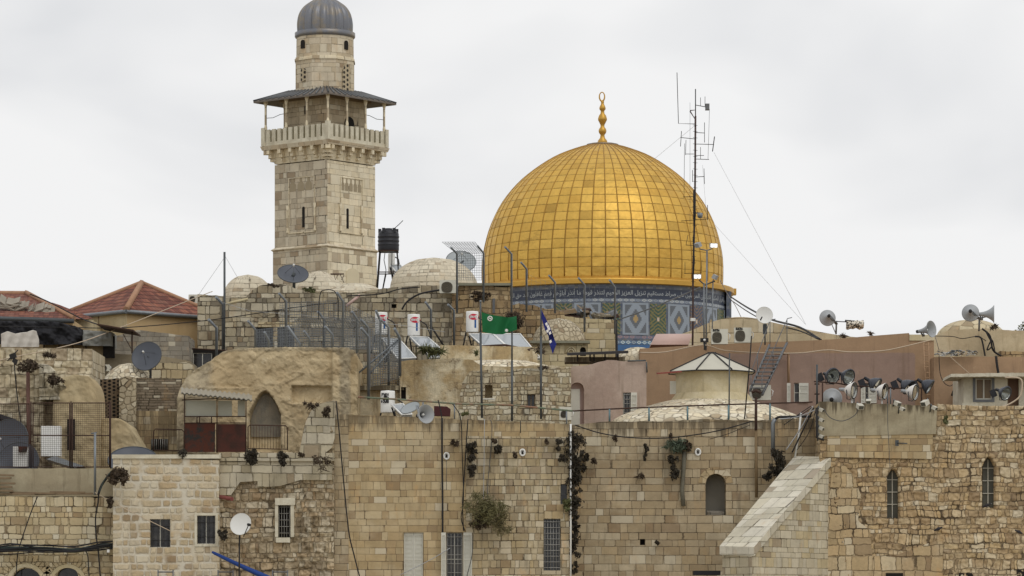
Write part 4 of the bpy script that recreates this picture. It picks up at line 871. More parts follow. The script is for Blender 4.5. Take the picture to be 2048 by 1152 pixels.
MB().lathe([(0, Z(726, 164)), (X(1044, 164)*1., Z(730, 164)), (X(1062, 164), Z(742, 164)), (X(1076, 164), Z(760, 164)), (X(1078, 164), Z(800, 164))][::-1], 40, (X(258, 164), 164, 0)).build('small_paved_dome', m_mosaic); tag(bpy.data.objects['small_paved_dome'], 'small shallow crazy paved dome below the big dark dish', 'dome')
facade('cement_wall', [(182, 705), (322, 712), (380, 722), (382, 760)], 167., 4, plaster('beige_cement', C(142, 130, 106), C(130, 118, 94), C(100, 88, 68), .5, .3, .4), 'beige cement wall behind the small dome', 'wall')
facade('orange_stone_wall', [(300, 728), (372, 724), (385, 730)], 165.5, 1.2, m_old, 'low orange stone wall right of the big dark dish', 'wall', rough=1)
facade('block_wall', [(228, 673), (275, 660), (378, 672), (379, 730)], 169., 3, m_block, 'grey concrete block wall under the yellow house', 'wall', rough=.5)
wk = facade('dark_lean_to', [(376, 697), (452, 700)], 171., 3, m_dark, 'low dark lean-to with white framed windows', 'shed', wins=[dict(x0=386, y0=706, x1=424, y1=740, depth=.1, frame=m_wpaint, mull=(1, 0), inner=1)])
MB().ptube([(374, 697, 170.6), (455, 701, 170.6)], 1.6, 5).build('eave', m_rustbar, wk)
# tarp covered terrace at the far left
YT = 166.
wt_ = root('tarp_covered_terrace', 'roof terrace wrapped in black tarpaulin and grey sheets', 'shelter', (X(110, YT), YT+2, 0))
facade('', [(-60, 640), (186, 660), (225, 672), (230, 700)], YT+3, 3, m_ply, '', '', root_=wt_, part='board_wall')
lump('black_tarpaulin', -90, 168, interp([(-60, 642), (40, 643), (110, 644), (150, 652), (168, 660)]), 690, YT, .3, m_tarp, wt_, 4, .35)
lump('grey_sheet', 166, 224, interp([(166, 660), (222, 664)]), 692, YT-.1, .15, m_gtarp, wt_, 8, .25)
b = MB()
for x in (88, 118, 145, 172): b.ptube([(x, 670, YT+.4), (x, 730, YT+.4)], 1.4, 5)
b.build('posts', m_rustbar, wt_)
MB().prism([P(x, 690, YT+.5) if 0 else P(x, y, YT+.6) for x, y in [(86, 745), (86, 675), (206, 690), (206, 745)]], (0, .1, 0)).build('plywood_screen', m_ply, wt_)
MB().pbox(206, 672, 229, 716, YT+.3, .2).build('dark_gap', m_dark, wt_)
b = MB().obox(P(238, 660, YT-.5), (X(1060, YT)*1.0, 0, -.14), (0, 1.6, 0), (0, 0, .03)); b.build('rusty_roof_sheet', m_rustbar, wt_)
b = MB().ptube([(264, 664, YT-1), (264, 707, YT-1)], 1.7, 5).ptube([(246, 668, YT-.8), (262, 697, YT-.9)], .8, 5); b.build('roof_prop', m_rustbar, wt_)
for x0, x1, y0, y1 in ((2, 75, 664, 694), (48, 73, 660, 682)):
    pass
cl = relief('draped_cloth', 2, 78, interp([(2, 668), (14, 662), (30, 667), (52, 664), (66, 660), (73, 662), (78, 680)]), 694, YT-.9, 40, 18, lambda x, y: .05*math.sin(x*.3+y*.12)+.03*nz(x, y, .1, 2), m_cloth, None, .05); tag(cl, 'dirty white cloth hung over the left wall top', 'cloth')
# tiled houses
def hiproof(par, px, py, pe, Y0, Yr, name='roof', xl=None, xr=None): pass
YH = 186.; hy = root('yellow_house', 'yellow rendered house with a red tiled hip roof', 'house', (X(300, YH), YH+5, 0))
# corner of the house nearest the viewer at px 255
def at(px, py, Yv): return P(px, py, Yv)
cN = (X(254, 183.), 183.); cR = (X(436, 187.4), 187.4); cL = (X(122, 187.2), 187.2); zt = Z(622, 183.); cB = (cR[0]+cL[0]-cN[0], cR[1]+cL[1]-cN[1])
V = lambda p, z: Vector((p[0], p[1], z))
MB().face([V(cN, 0), V(cR, 0), V(cR, zt), V(cN, zt)]).face([V(cR, 0), V(cB, 0), V(cB, zt), V(cR, zt)]).build('right_wall', m_yellow, hy)
MB().face([V(cL, 0), V(cN, 0), V(cN, zt), V(cL, zt)]).face([V(cB, 0), V(cL, 0), V(cL, zt), V(cB, zt)]).build('left_wall', m_yellow2, hy)
cc = ((cN[0]+cB[0])/2, (cN[1]+cB[1])/2)
def out(p, k): return (cc[0]+(p[0]-cc[0])*k, cc[1]+(p[1]-cc[1])*k)
e = [out(p, 1.07) for p in (cN, cR, cB, cL)]; ap = Vector((X(283, cc[1]), cc[1], Z(566, cc[1]))); b = MB()
for i in range(4): b.face([V(e[i], zt+.05), V(e[(i+1) % 4], zt+.05), ap])
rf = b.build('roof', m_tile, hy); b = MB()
for i in range(4): b.tube([V(e[i], zt+.06), ap+Vector((0, 0, .02))], .12 if i else .16, 6)
b.build('ridge_tiles', m_ridge, rf); b = MB()
for i in range(4):
    b.tube([V(e[i], zt-.05), V(e[(i+1) % 4], zt-.05)], .11, 6)
b.face([V(p, zt-.08) for p in e][::-1]); b.build('gutter', m_galv, rf)
MB().ptube([(198, 626, 184.8), (199, 650, 184.8)], 2.2, 6).build('chimney_pipe', m_redbrown, hy)
# left tiled house
YK = 176.; hk = root('left_tiled_house', 'low house with a damaged red tiled roof at the left edge', 'house', (X(40, YK), YK+4, 0))
facade('', [(-420, 622), (0, 628), (146, 640)], YK, 6, m_yellow, '', '', root_=hk)
b = MB(); r1, r2 = P(-420, 583, YK+5), P(52, 587, YK+5); l1, l2 = P(-420, 620, YK-.6), P(148, 638, YK-.6); bk = P(178, 638, YK+9)
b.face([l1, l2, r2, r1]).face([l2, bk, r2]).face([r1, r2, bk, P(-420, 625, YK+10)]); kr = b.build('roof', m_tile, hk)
MB().tube([r2+Vector((0, 0, .05)), l2+Vector((0, 0, .05))], .13, 6).tube([r1, r2], .13, 6).build('ridge_tiles', m_ridge, kr)
MB().tube([l1-Vector((0, 0, .1)), l2-Vector((0, 0, .1))], .12, 6).build('gutter', m_pole, kr)
b = MB()
for i in range(60):
    t = rnd.random(); x = 5+95*t+rnd.gauss(0, 4); y = 606+14*t+rnd.gauss(0, 3); p = P(x, y, YK+1.1); a = rnd.uniform(0, pi); s_ = rnd.uniform(.08, .35); b.obox(p, (s_*math.cos(a), 0, s_*.3*math.sin(a)), (0, s_, s_*.6), (0, -.02, .03))
b.build('broken_patch', simple('grey_debris', C(134, 126, 112), .9, 0, .4, 1.5), kr)
hk2 = root('small_tiled_annex', 'small tiled roof between the two red roofs', 'house', (X(140, 181), 183, 0))
facade('', [(92, 625), (186, 640)], 181., 4, m_yellow2, '', '', root_=hk2)
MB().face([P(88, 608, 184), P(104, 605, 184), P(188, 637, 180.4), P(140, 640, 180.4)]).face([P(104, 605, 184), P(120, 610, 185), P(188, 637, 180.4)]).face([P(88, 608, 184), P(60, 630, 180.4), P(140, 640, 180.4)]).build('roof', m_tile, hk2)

# tan plaster ruin with pointed niche
YN = 158.
wn_ = root('plastered_ruin', 'tan plastered ruin with a pointed niche and sloping left shoulder', 'ruin', (X(540, YN), YN+4, 0))
tn = rag(interp([(358, 800), (362, 780), (372, 756), (392, 738), (420, 722), (446, 703), (470, 698), (520, 695), (600, 694), (690, 696), (706, 698), (715, 712), (716, 740)]), 1.4, .12)
def dfn(x, y):
    d = .10*nz(x, y, .018, 1)+.035*nz(x, y, .05, 2)+.015*nz(x, y, .2, 3)
    d += .035*(nz(x, y, .03, 7) > .12)+.03*(nz(x, y, .09, 17) > .25)-.03*(nz(x, y, .06, 27) > .3)
    if x < 470: d -= .9*max(0, min(1, (y-(760-(x-362)*.55))/40))*(x < 470)*max(0, (470-x)/110)
    if y > 775 and 500 > x: d -= .15
    if 583 < x < 664 and 772 < y < 806: d += .30
    if y > 806 and x > 600: d += .05
    if x > 664: d -= .25
    if x > 698: d += .6
    if abs((y-735)-(620-x)*.55) < 5 and 560 < x < 610: d -= .05
    if inarch(x, y, 497, 562, 782, 905): d = .6+.04*nz(x, y, .08, 5)
    return d
relief('wall', 358, 716, tn, 935, YN, 179, 120, dfn, m_ruinp, wn_, 6)
MB().box(X(358, YN), X(716, YN), YN+.6, YN+6, 0, Z(934, YN)).build('lower_wall', m_plast, wn_)
MB().prism([P(x, y, YN+.5) for x, y in archpts(502, 787, 562, 874, 'p')], (0, .03, 0)).build('grey_niche_lining', plaster('grey_flaking_lining', C(104, 100, 90), C(120, 112, 96), C(168, 140, 98), .8, .5, .2, bump=.05), wn_)
# long old wall of the middle building
YO = 160.
def tmo(): return [(716, 776), (812, 782), (812, 722), (870, 718), (905, 716), (945, 720), (962, 731), (1010, 734), (1080, 730), (1142, 733)]
w8 = facade('old_plastered_house', [(800, 722), (870, 718), (905, 716), (945, 720), (962, 731), (1010, 734), (1080, 730), (1142, 733)], YO, 6, m_oldplast, 'old stained stone and plaster house with small windows behind the flagpoles', 'house', rough=1.2,
    wins=[dict(x0=802, y0=774, x1=812, y1=798, depth=.25, pane=m_dark, frame=m_rustbar, mull=(0, 0), inner=.8, label='small dark window on the left'), dict(x0=970, y0=770, x1=985, y1=796, depth=.5, pane=m_plast_g, sill=(3, m_wpaint), label='deep square recess'), dict(x0=1054, y0=789, x1=1070, y1=814, depth=.2, frame=m_wood, mull=(1, 0), label='small wooden window')])
facade('', [(1035, 738), (1142, 734)], YO-.06, .2, m_patchy, '', '', bottom=860, root_=w8, part='stone_facing', rough=1, wins=[dict(x0=1054, y0=789, x1=1070, y1=814, hole_only=1)])
facade('', [(918, 800), (925, 765), (940, 742), (1040, 740)], YO-.04, .15, m_patchy, '', '', bottom=860, root_=w8, part='patchy_stone', rough=2, wins=[dict(x0=970, y0=770, x1=985, y1=796, hole_only=1)])
w9 = facade('low_wall_with_ledge', [(716, 775), (806, 780)], YO+.4, 5, m_oldplast, 'low stained wall with a concrete ledge under the fence', 'wall', rough=.6)
MB().pbox(716, 773, 808, 781, YO+.1, 1).build('ledge', m_conc, w9) if w9.type == 'EMPTY' else tag(MB().pbox(716, 771, 808, 780, YO+.1, 1.2).build('concrete_ledge', m_conc), 'narrow concrete ledge below the fence corner', 'ledge')
facade('roof_hut', [(712, 735), (795, 738)], YO+2.5, 2.5, m_old, 'pale block hut behind the fence corner', 'hut')
MB().lathe([(0, Z(711, 163)), (X(1084, 163), Z(714, 163)), (X(1120, 163), Z(722, 163)), (X(1148, 163), Z(736, 163)), (X(1150, 163), Z(760, 163))][::-1], 48, (X(1000, 166), 166, 0)).build('pale_shallow_dome', m_mosaic); tag(bpy.data.objects['pale_shallow_dome'], 'very shallow pale paved dome behind the flagpoles', 'dome')
facade('roof_beam_wall', [(880, 690), (1075, 694)], 167.5, 1, m_oldplast, 'low tan wall under the solar panels', 'wall', bottom=730)
# pink house
YI = 161.
w10 = facade('pink_house', [(1132, 734), (1175, 730), (1215, 720), (1240, 722), (1293, 722)], YI, 7, m_pink, 'dusty pink house with an arched white door', 'house', rough=.8,
    wins=[dict(x0=1140.5, y0=765, x1=1168, y1=870, arch='r', depth=.35, pane=m_pinkm, name='door', label='white door in an arched recess'), dict(x0=1246, y0=785, x1=1262, y1=830, depth=.2, frame=m_wpaint, bars=(3, 5), shut=[(1262, 1274, YI-.05)], label='barred window with one shutter')])
MB().pbox(1142, 778, 1160, 850, YI+.22, .08).build('white_door', m_wpaint, w10)
MB().ptube([(1293, 724, YI-.1), (1294, 745, YI-.1)], 1.5, 6).ptube([(1255, 722, YI-.1), (1292, 721, YI-.1)], 1.5, 6).build('gutter', m_pole, w10)
# terracotta building
YE = 172.
w11 = facade('terracotta_building', [(1280, 697), (1415, 689), (1530, 685), (1660, 679), (1740, 672), (1818, 666), (1820, 672), (1862, 678), (1868, 684)], YE, 8, m_terra, 'long terracotta rendered building with white shutters', 'building',
    wins=[dict(x0=1588, y0=766, x1=1600, y1=805, depth=.2, frame=m_wpaint, mull=(0, 1), shut=[(1574, 1581, YE-.35), (1598, 1617, YE-.08)], label='window with shutters open left of the lamps'),
          dict(x0=1730, y0=766, x1=1737, y1=806, depth=.2, frame=m_wpaint, mull=(0, 1), shut=[(1722, 1730, YE-.06), (1737, 1753, YE-.08)], label='shuttered window behind the lamps')])
MB().pbox(1819, 669, 1869, 681, YE-.05, 1).build('parapet_cap', m_lantern, w11)
MB().ptube([(1568, 707, YE-.3), (1577, 708, YE-.3), (1577, 765, YE-.3)], 2.6, 8).ptube([(1531, 704, YE-.3), (1568, 707, YE-.3)], 2.6, 8).build('wall_pipe', m_beigepipe, w11)
w12 = facade('terracotta_annex', [(1868, 714), (1960, 713), (2420, 718)], YE-1.5, 7, m_terra, 'lower terracotta annex at the right with a barred window', 'building',
    wins=[dict(x0=1908, y0=755, x1=1928, y1=787, depth=.25, frame=m_wpaint, bars=(4, 1), sill=(2, m_wpaint), label='barred window beside the white bay')])
# white bay
YV = 165.
w13 = facade('white_bay', [(1927, 752), (2180, 750)], YV, 4, m_whitep, 'chalky white projecting bay with a wooden framed window', 'bay',
    wins=[dict(x0=1951, y0=757, x1=1984, y1=799, depth=.2, frame=m_wpaint, mull=(1, 0), pane=simple('curtained_glass', C(110, 90, 60), .3, 0, .2), inner=1.8, surround=m_gpaint, label='pale framed double window'), dict(x0=2015, y0=757, x1=2038, y1=812, depth=.25, frame=m_wood, pane=simple('brown_door', C(92, 66, 46), .6, 0, .15), inner=1.5, name='door', label='brown door')])
MB().prism([P(x, y, YV-1) for x, y in rough_top([(1901, 754), (1902, 748), (1980, 746), (2190, 744), (2190, 752), (1980, 753), (1901, 754)], .5, 5)], (0, 3, 0)).build('canopy_slab', m_whitep, w13)
MB().pbox(1925, 806, 1990, 814, YV-.3, .4).build('plinth', m_whitep, w13)
# lantern house with metal roof on a shallow paved dome
YC = 160.; cx = X(1420, YC)
dm = root('paved_dome', 'broad shallow pale crazy paved dome carrying a round lantern', 'dome', (cx, YC+2, 0))
pr = [(202, 850), (200, 845), (190, 836), (165, 824), (130, 812), (95, 802), (70, 797), (60, 796), (0, 796)]
b = MB().lathe([(p[0]*YC/F, Z(p[1], YC)) for p in smooth_prof(pr[:-1], 3)]+[(0, Z(796, YC))], 80, (cx, YC+1, 0), uvr=3.2); b.build('dome_shell', m_mosaic, dm)
MB().lathe([(203*YC/F, 0), (203*YC/F, Z(850, YC))], 60, (cx, YC+1, 0)).build('dome_base', m_grey_ashlar, dm)
ln = root('round_lantern', 'round cream rendered lantern with a faceted sheet metal roof', 'lantern', (cx, YC+1, Z(800, YC)))
def rp(x): return x*YC/F
MB().lathe([(rp(72.5), Z(800, YC)), (rp(72.5), Z(737, YC))], 48, (cx+rp(6), YC+1, 0)).build('drum', m_lantern, ln); MB().lathe([(rp(84), Z(802, YC)), (rp(80), Z(795, YC)), (rp(74), Z(787, YC)), (rp(72), Z(784, YC))], 48, (cx+rp(6), YC+1, 0)).build('plinth', m_lantern, ln)
b = MB(); ox, oy = cx+rp(6), YC+1; n = 8; rb = rp(92); za, zb = Z(704, YC), Z(742, YC)
for k in range(n):
    t0, t1 = 2*pi*(k+.5)/n, 2*pi*(k+1.5)/n; b.face([(ox+rb*math.cos(t0), oy+rb*math.sin(t0), zb), (ox+rb*math.cos(t1), oy+rb*math.sin(t1), zb), (ox+rp(8)*math.cos(t1), oy+rp(8)*math.sin(t1), za), (ox+rp(8)*math.cos(t0), oy+rp(8)*math.sin(t0), za)])
    b.face([(ox+rb*math.cos(t1), oy+rb*math.sin(t1), zb-.03), (ox+rb*math.cos(t0), oy+rb*math.sin(t0), zb-.03), (ox+rp(8)*math.cos(t0), oy+rp(8)*math.sin(t0), za-.03), (ox+rp(8)*math.cos(t1), oy+rp(8)*math.sin(t1), za-.03)])
ro = b.build('roof', m_roofp, ln); b = MB()
for k in range(n):
    t0 = 2*pi*(k+.5)/n; t1 = t0+2*pi/n; b.tube([(ox+rb*math.cos(t0), oy+rb*math.sin(t0), zb+.02), (ox+rp(8)*math.cos(t0), oy+rp(8)*math.sin(t0), za+.02)], .035, 5); b.tube([(ox+rb*math.cos(t0), oy+rb*math.sin(t0), zb-.02), (ox+rb*math.cos(t1), oy+rb*math.sin(t1), zb-.02)], .03, 5)
b.build('roof_ribs', m_roofdk, ro)
MB().lathe([(rp(9), za-.05), (rp(9), za+.06), (0, za+.08)], 12, (ox, oy, 0)).build('roof_cap', m_roofdk, ro)
MB().lathe([(rp(50), zb-.25), (rp(50), zb+.2)], 24, (ox, oy, 0)).build('vent_gap', m_dark, ln)
aw = MB().obox(P(1338, 745, YC-1.2), (X(1048, YC), 0, .04), (0, .7, .05), (0, 0, .03)).build('red_awning', m_awn); tag(aw, 'little faded red awning left of the round lantern', 'awning')
nd = MB().pbox(1340, 762, 1354, 788, YC+.8, .1).build('grey_hatch', m_wpaint); tag(nd, 'pale hatch beside the round lantern', 'hatch')

# ================= BACK ROW =================
YQ = 179.
w14 = root('long_back_building', 'long grey weathered stone building with a humped roofline below the minaret', 'building', (X(700, YQ), YQ+4, 0))
facade('', [(448, 597), (492, 594), (505, 580), (520, 571), (548, 567), (575, 570), (592, 578), (612, 580), (660, 584), (712, 585), (760, 578), (800, 573), (850, 571), (960, 571)], YQ, 8, m_back, '', '', rough=.9, root_=w14,
    wins=[dict(x0=512, y0=655, x1=546, y1=700, depth=.3, pane=m_glass, frame=m_gpaint, mull=(1, 0), bars=(7, 2), barm=m_gpaint, label='left one of the paired barred windows'), dict(x0=555, y0=655, x1=588, y1=700, depth=.3, frame=m_gpaint, mull=(1, 0), bars=(7, 2), barm=m_gpaint, label='right one of the paired barred windows'), dict(x0=783, y0=608, x1=793, y1=616, depth=.3, pane=m_dark, label='small dark hole')])
MB().pbox(516, 644, 584, 654, YQ-.05, .2).pbox(547, 655, 554, 700, YQ-.05, .2).build('lintel', m_old, w14)
b = MB()
for i in range(11):
    a0 = pi*(.1+.8*i/11)+.02; a1 = pi*(.1+.8*(i+1)/11)-.02; p = [(550+math.cos(a)*q*1.35, 652-math.sin(a)*q) for a, q in ((a0, 24), (a0, 35), (a1, 35), (a1, 24))]; b.prism([P(x, y, YQ-.04) for x, y in p], (0, .1, 0))
b.build('relieving_arch', m_back, w14)
facade('', [(904, 569), (962, 571), (1020, 575), (1021, 612), (1040, 606)], YQ-.3, 6, m_brownback, '', '', root_=w14, part='brown_end_wall', rough=.8)
MB().pbox(894, 566, 1022, 571, YQ-.5, 2).build('slab_edge', m_fig, w14)
MB().pbox(985, 597, 990, 626, YQ-.34, .1).build('blind_slot', m_gpaint, w14)
facade('low_stone_wall', [(395, 588), (448, 592)], YQ+2, 5, m_back, 'short weathered wall just right of the red roof', 'wall', rough=1)
w15 = facade('ruined_stub_wall', [(1005, 628), (1024, 610), (1060, 610), (1086, 616), (1100, 618), (1128, 624), (1140, 700)], YQ+.8, 3, m_brownback, 'brown crumbling stub of wall behind the green flag', 'wall', rough=2)
w16 = facade('cream_block_wall', [(1128, 632), (1160, 636), (1228, 640), (1232, 642)], 181.5, 4, m_cream, 'cream block wall in front of the blue drum', 'wall', rough=.6)
def pdome(name, label, px, ptop, pbase, hw, Yd, mat, cat='dome', k=2.2, par=None, uvr=None, base=0, pw=2.0):
    pr = []
    for i in range(13):
        t = i/12; r = hw*(1-t**k)**(1/pw) if t < 1 else 0; pr.append((r*Yd/F, Z(pbase+(ptop-pbase)*t, Yd)))
    pr = [(hw*Yd/F, base)]+pr
    o = MB().lathe(pr, 48, (X(px, Yd), Yd, 0), uvr=uvr).build(name, mat, par)
    if par is None: tag(o, label, cat)
    return o
pdome('stone_dome', 'rounded plastered stone dome left of the minaret', 496, 549, 600, 50, 187., m_dome)
pdome('stone_dome', 'small pointed plastered dome in front of the minaret foot', 638, 541, 585, 54, 186., m_dome, k=1.6, pw=1.45)
pdome('stone_dome', 'large plastered stone dome beside the black water tank', 868, 515, 580, 88, 188., m_dome)
pdome('stone_dome', 'low swelling of plastered roof right of the pointed dome', 710, 566, 590, 60, 184., m_dome, k=1.5)
pdome('crazy_stone_dome', 'half broken crazy stone dome behind the blue flag', 1118, 636, 690, 54, 176., m_crazy, k=1.9)
w17 = facade('dome_base_block', [(1064, 684), (1176, 684)], 172.8, 5, m_cream, 'pale base with small carved arches under the broken dome', 'building', rough=.5, wins=[dict(x0=1160, y0=694, x1=1172, y1=712, depth=.2, pane=m_dark, arch='r')])
MB().pbox(1060, 681, 1180, 686, 172.5, .6).build('cornice', m_fig, w17)
for x in (1070, 1142):
    b = MB()
    for q in (6, 9.5):
        b.tube([P(x+math.cos(a)*q, 706-math.sin(a)*q*1.2, 172.75) for a in [pi*i/10 for i in range(11)]], .035, 5)
    b.build('carved_arch', m_lantern, w17)
# vaults right
def vault(name, label, prof_, Yv, t, mat, cat='roof', bottom=None):
    return facade(name, smooth_prof(prof_, 4), Yv, t, mat, label, cat, bottom=bottom)
vault('stone_vault', 'big smooth stone vault right of the blue drum', [(1350, 672), (1380, 662), (1420, 645), (1450, 637), (1480, 634), (1512, 637), (1560, 648), (1620, 660), (1690, 672), (1760, 678), (1800, 682)], 184., 9, stone('vault_blocks', .5, 1.2, [C(176, 160, 126), C(170, 152, 116), C(180, 166, 134)], C(150, 134, 104), mw=.015, dist=.03, bump=.02, stain=.2, streak=.3))
b = MB(); 
pv = pdome('netted_dome', 'far dome with crossed net pattern behind the double horn', 1942, 639, 672, 68, 186., m_netdome, k=1.8)
w18 = facade('right_parapet', [(1868, 672), (1900, 660), (1990, 656), (2010, 660), (2420, 672)], 179., 6, plaster('pale_parapet', C(178, 164, 132), C(166, 150, 118), C(116, 98, 70), .5, .35, .4), 'pale plastered parapet below the netted dome', 'parapet', rough=.8)
facade('right_rubble_parapet', [(2000, 702), (2130, 706)], 178.6, .5, m_brownback, 'rough golden stone strip under the right parapet', 'wall', rough=1)
pk = MB(); 
for i in range(9):
    pass
pv = []; L = 16
vs = []; fs = []
x0, x1 = 1300, 1375
for i in range(L+1):
    a = pi*i/L; yy = 693-25*math.sin(a)**.8; dd = 174.8+1.6*(1-math.cos(a)); vs += [P(x0+14*math.sin(a)*.9, yy, 176.) + Vector((0, 1.2*(1-math.cos(a))-1.2, 0)), P(x1+10*math.sin(a), yy, 176.)+Vector((0, 1.2*(1-math.cos(a))-1.2, 0))]
for i in range(L): fs.append((2*i, 2*i+2, 2*i+3, 2*i+1))
MB().raw(vs, fs+[tuple(range(0, 2*L+2, 2))[::-1], tuple(range(1, 2*L+2, 2))]).build('pink_barrel_vault', m_pinkm); tag(bpy.data.objects['pink_barrel_vault'], 'small pink plastered barrel roof under the blue drum', 'roof')
pdome('paved_hump', 'little white paved hump left of the terracotta parapet', 1275, 694, 716, 40, 174.5, m_mosaic, k=1.8)
dr = MB().obox(P(1195, 706, 166.), (X(1084, 166.)*1.0, 0, .05), (0, 1.3, .1), (0, 0, .06)).build('dark_roof_sheet', m_roofdk); tag(dr, 'flat dark roof sheet on short posts beside the paved hump', 'canopy')
b = MB()
for x in (1155, 1180, 1188, 1210, 1236): b.ptube([(x, 708, 166.), (x, 722, 166.)], 1.6, 5)
b.build('posts', m_roofdk, dr)
MB().pbox(1130, 714, 1250, 724, 166.2, 1.5).build('low_curb', m_conc); tag(bpy.data.objects['low_curb'], 'low dirty curb under the dark roof sheet', 'curb')
# ================= ROOFTOP OBJECTS =================
def vdir(yaw, pitch=0):                        # yaw 0 = towards the viewer, positive = to the right; pitch up
    y, p = R(yaw), R(pitch); return Vector((math.sin(y)*math.cos(p), -math.cos(y)*math.cos(p), math.sin(p)))
def dish(px, py, Y, rpx, yaw, pitch, mat, label, arm=True, group=None, pole=None, back=False, name='satellite_dish', cat='satellite dish', deep=.3):
    r = rpx*Y/F; c = P(px, py, Y); d = vdir(yaw, pitch); rt = root(name, label, cat, c-Vector((0, 0, r)), group)
    M = d.to_track_quat('Z', 'Y').to_matrix(); pr = [(r*t/10, r*deep*((t/10)**2-1)) for t in range(11)]
    pr2 = pr+[(r*1.02, .0), (r*1.02, -.03)]+[(a, b-.03) for a, b in pr[::-1]]
    MB().lathe([(max(a, .001), b) for a, b in pr2], 40, c, d).build('reflector', mat, rt)
    b = MB().tube([c+M @ Vector((r*1.0*math.cos(2*pi*i/40), r*1.0*math.sin(2*pi*i/40), 0)) for i in range(41)], r*.018, 5, False); b.build('rim', m_pole if mat is not m_dish else m_dish, rt)
    if arm:
        f = c+d*(r*.62); b = MB()
        for k in range(3): t = 2*pi*k/3+.5; b.tube([c+M @ Vector((r*.55*math.cos(t), r*.55*math.sin(t), -r*deep*.7)), f], max(.01, r*.012), 5)
        b.build('feed_struts', m_pole, rt); MB().lathe([(.001, -.05), (r*.06, -.05), (r*.06, .08), (.001, .08)], 10, f, d).build('feed_horn', m_dish, rt)
    if pole:
        b = MB().ptube([(px+pole[0], py, Y+r*deep+.1), (px+pole[0], pole[1], Y+r*deep+.1)], pole[2], 8); b.tube([c-d*(r*deep+.02), P(px+pole[0], py, Y+r*deep+.1)], pole[2]*Y/F*1.2, 6); b.build('mast', m_pole, rt)
    return rt
dish(586, 547, 183., 31, 10, 50, m_dishd, 'large dark grey dish in front of the minaret foot', pole=(2, 580, 3), deep=.22)
dish(293, 712, 163., 31, -14, 20, m_dishd, 'large dark grey dish above the small paved dome', pole=(8, 770, 2.5), deep=.22)
dish(922, 522, 192., 30, 8, 42, m_dishm, 'big mesh dish tilted skyward behind the large stone dome', pole=(5, 570, 2), deep=.2)
dish(481, 1048, 145.5, 22, -18, 12, m_dish, 'white dish on a thin mast before the narrow barred window', arm=False, deep=.16)
o = bpy.data.objects['satellite_dish.003']
MB().ptube([(479, 1070, 145.8), (478, 1200, 145.8)], 1.6, 7).build('mast', m_iron, o)
MB().ptube([(497, 1050, 144.9), (487, 1073, 145.5)], 1, 5).ptube([(496, 1049, 144.9), (500, 1050, 144.8)], 3, 6).build('feed_arm', m_iron, o)
o = dish(1529, 630, 170., 17, 6, 10, m_dish, 'pale round dish beside the roof stair', arm=False, deep=.16)
MB().ptube([(1524, 634, 169.4), (1521, 640, 169.2)], 1.4, 6).build('feed_arm', m_iron, o)
MB().pbox(1526, 648, 1534, 668, 170.3, .15).ptube([(1530, 640, 170.4), (1530, 690, 170.4)], 1.5, 6).build('mount', m_pole, o)
dish(266, 920, 151.5, 50, 4, 55, m_dishd, 'dark dish lying behind the white house parapet', deep=.3, arm=False)
dish(14, 885, 154., 48, -22, 12, m_dishd, 'big dark dish behind the mesh fence at the left edge', deep=.22)
dish(35, 925, 152.6, 44, -10, 20, m_dishd, 'lower dark dish behind the mesh fence near the corner', deep=.22, arm=False)
dish(820, 815, 151.5, 20, -35, 52, m_dishm, 'grey dish tipped up beside the horn loudspeaker', deep=.16, arm=False)
for o in bpy.data.objects:
    pass

def horn(px, py, Y, rpx, yaw, pitch, label, length=1.55, mount=None, group='horn loudspeakers on the roofs', back=False):
    r = rpx*Y/F; c = P(px, py, Y); d = vdir(yaw, pitch); rt = root('horn_loudspeaker', label, 'loudspeaker', c-Vector((0, 0, r)), group)
    L = r*length; pr = [(r*.17, -L), (r*.2, -L*.8), (r*.26, -L*.62), (r*.36, -L*.45), (r*.5, -L*.3), (r*.68, -L*.16), (r*.86, -L*.05), (r, 0), (r*1.03, .01), (r*1.03, -.02)]
    pr += [(a*1.0+.012, b-.012) for a, b in pr[6::-1]]
    MB().lathe(pr, 36, c, d).build('bell', m_horn, rt)
    MB().lathe([(.001, -L-r*.25), (r*.2, -L-r*.25), (r*.22, -L*.98), (r*.16, -L*.96), (.001, -L*.95)], 16, c, d).build('driver', m_iron, rt)
    MB().lathe([(.001, -L*.25), (r*.12, -L*.3), (r*.14, -L*.5), (.001, -L*.6)], 12, c, d).build('throat_plug', m_dish, rt)
    if mount:
        b = MB(); m = c-d*(L*.85); b.tube([m, P(*mount)], .045, 6); b.tube([m+Vector((.12, 0, 0)), P(mount[0]+3, mount[1], mount[2])], .03, 5); b.build('bracket', m_galv, rt)
    return rt
horn(852, 828, 147.5, 18.5, 33, 4, 'large grey horn loudspeaker hung on the green rail', mount=(833, 812, 148.8))
horn(1863, 658, 168.5, 16.5, 50, 6, 'grey horn loudspeaker on the corner of the terracotta parapet', mount=(1846, 672, 169.5), length=1.9)
horn(1941, 626, 172., 17, 172, -6, 'horn loudspeaker seen from behind, left one of the pair on the right dome', mount=(1960, 640, 172.2), length=1.1)
horn(1988, 628, 172., 17, 82, 0, 'horn loudspeaker in profile facing right on the right dome', mount=(1962, 640, 172.2), length=1.9)
o = tag(MB().ptube([(1959, 636, 172.4), (1958, 662, 172.6)], 2, 8).ptube([(1945, 640, 172.2), (1975, 633, 172.2)], 1.2, 6).build('loudspeaker_post', m_galv), 'short post carrying the double horn on the right', 'post')
horn(1655, 636, 175., 16, -176, -8, 'horn loudspeaker seen from behind above the stone vault', mount=(1672, 648, 175.2), length=1.1)
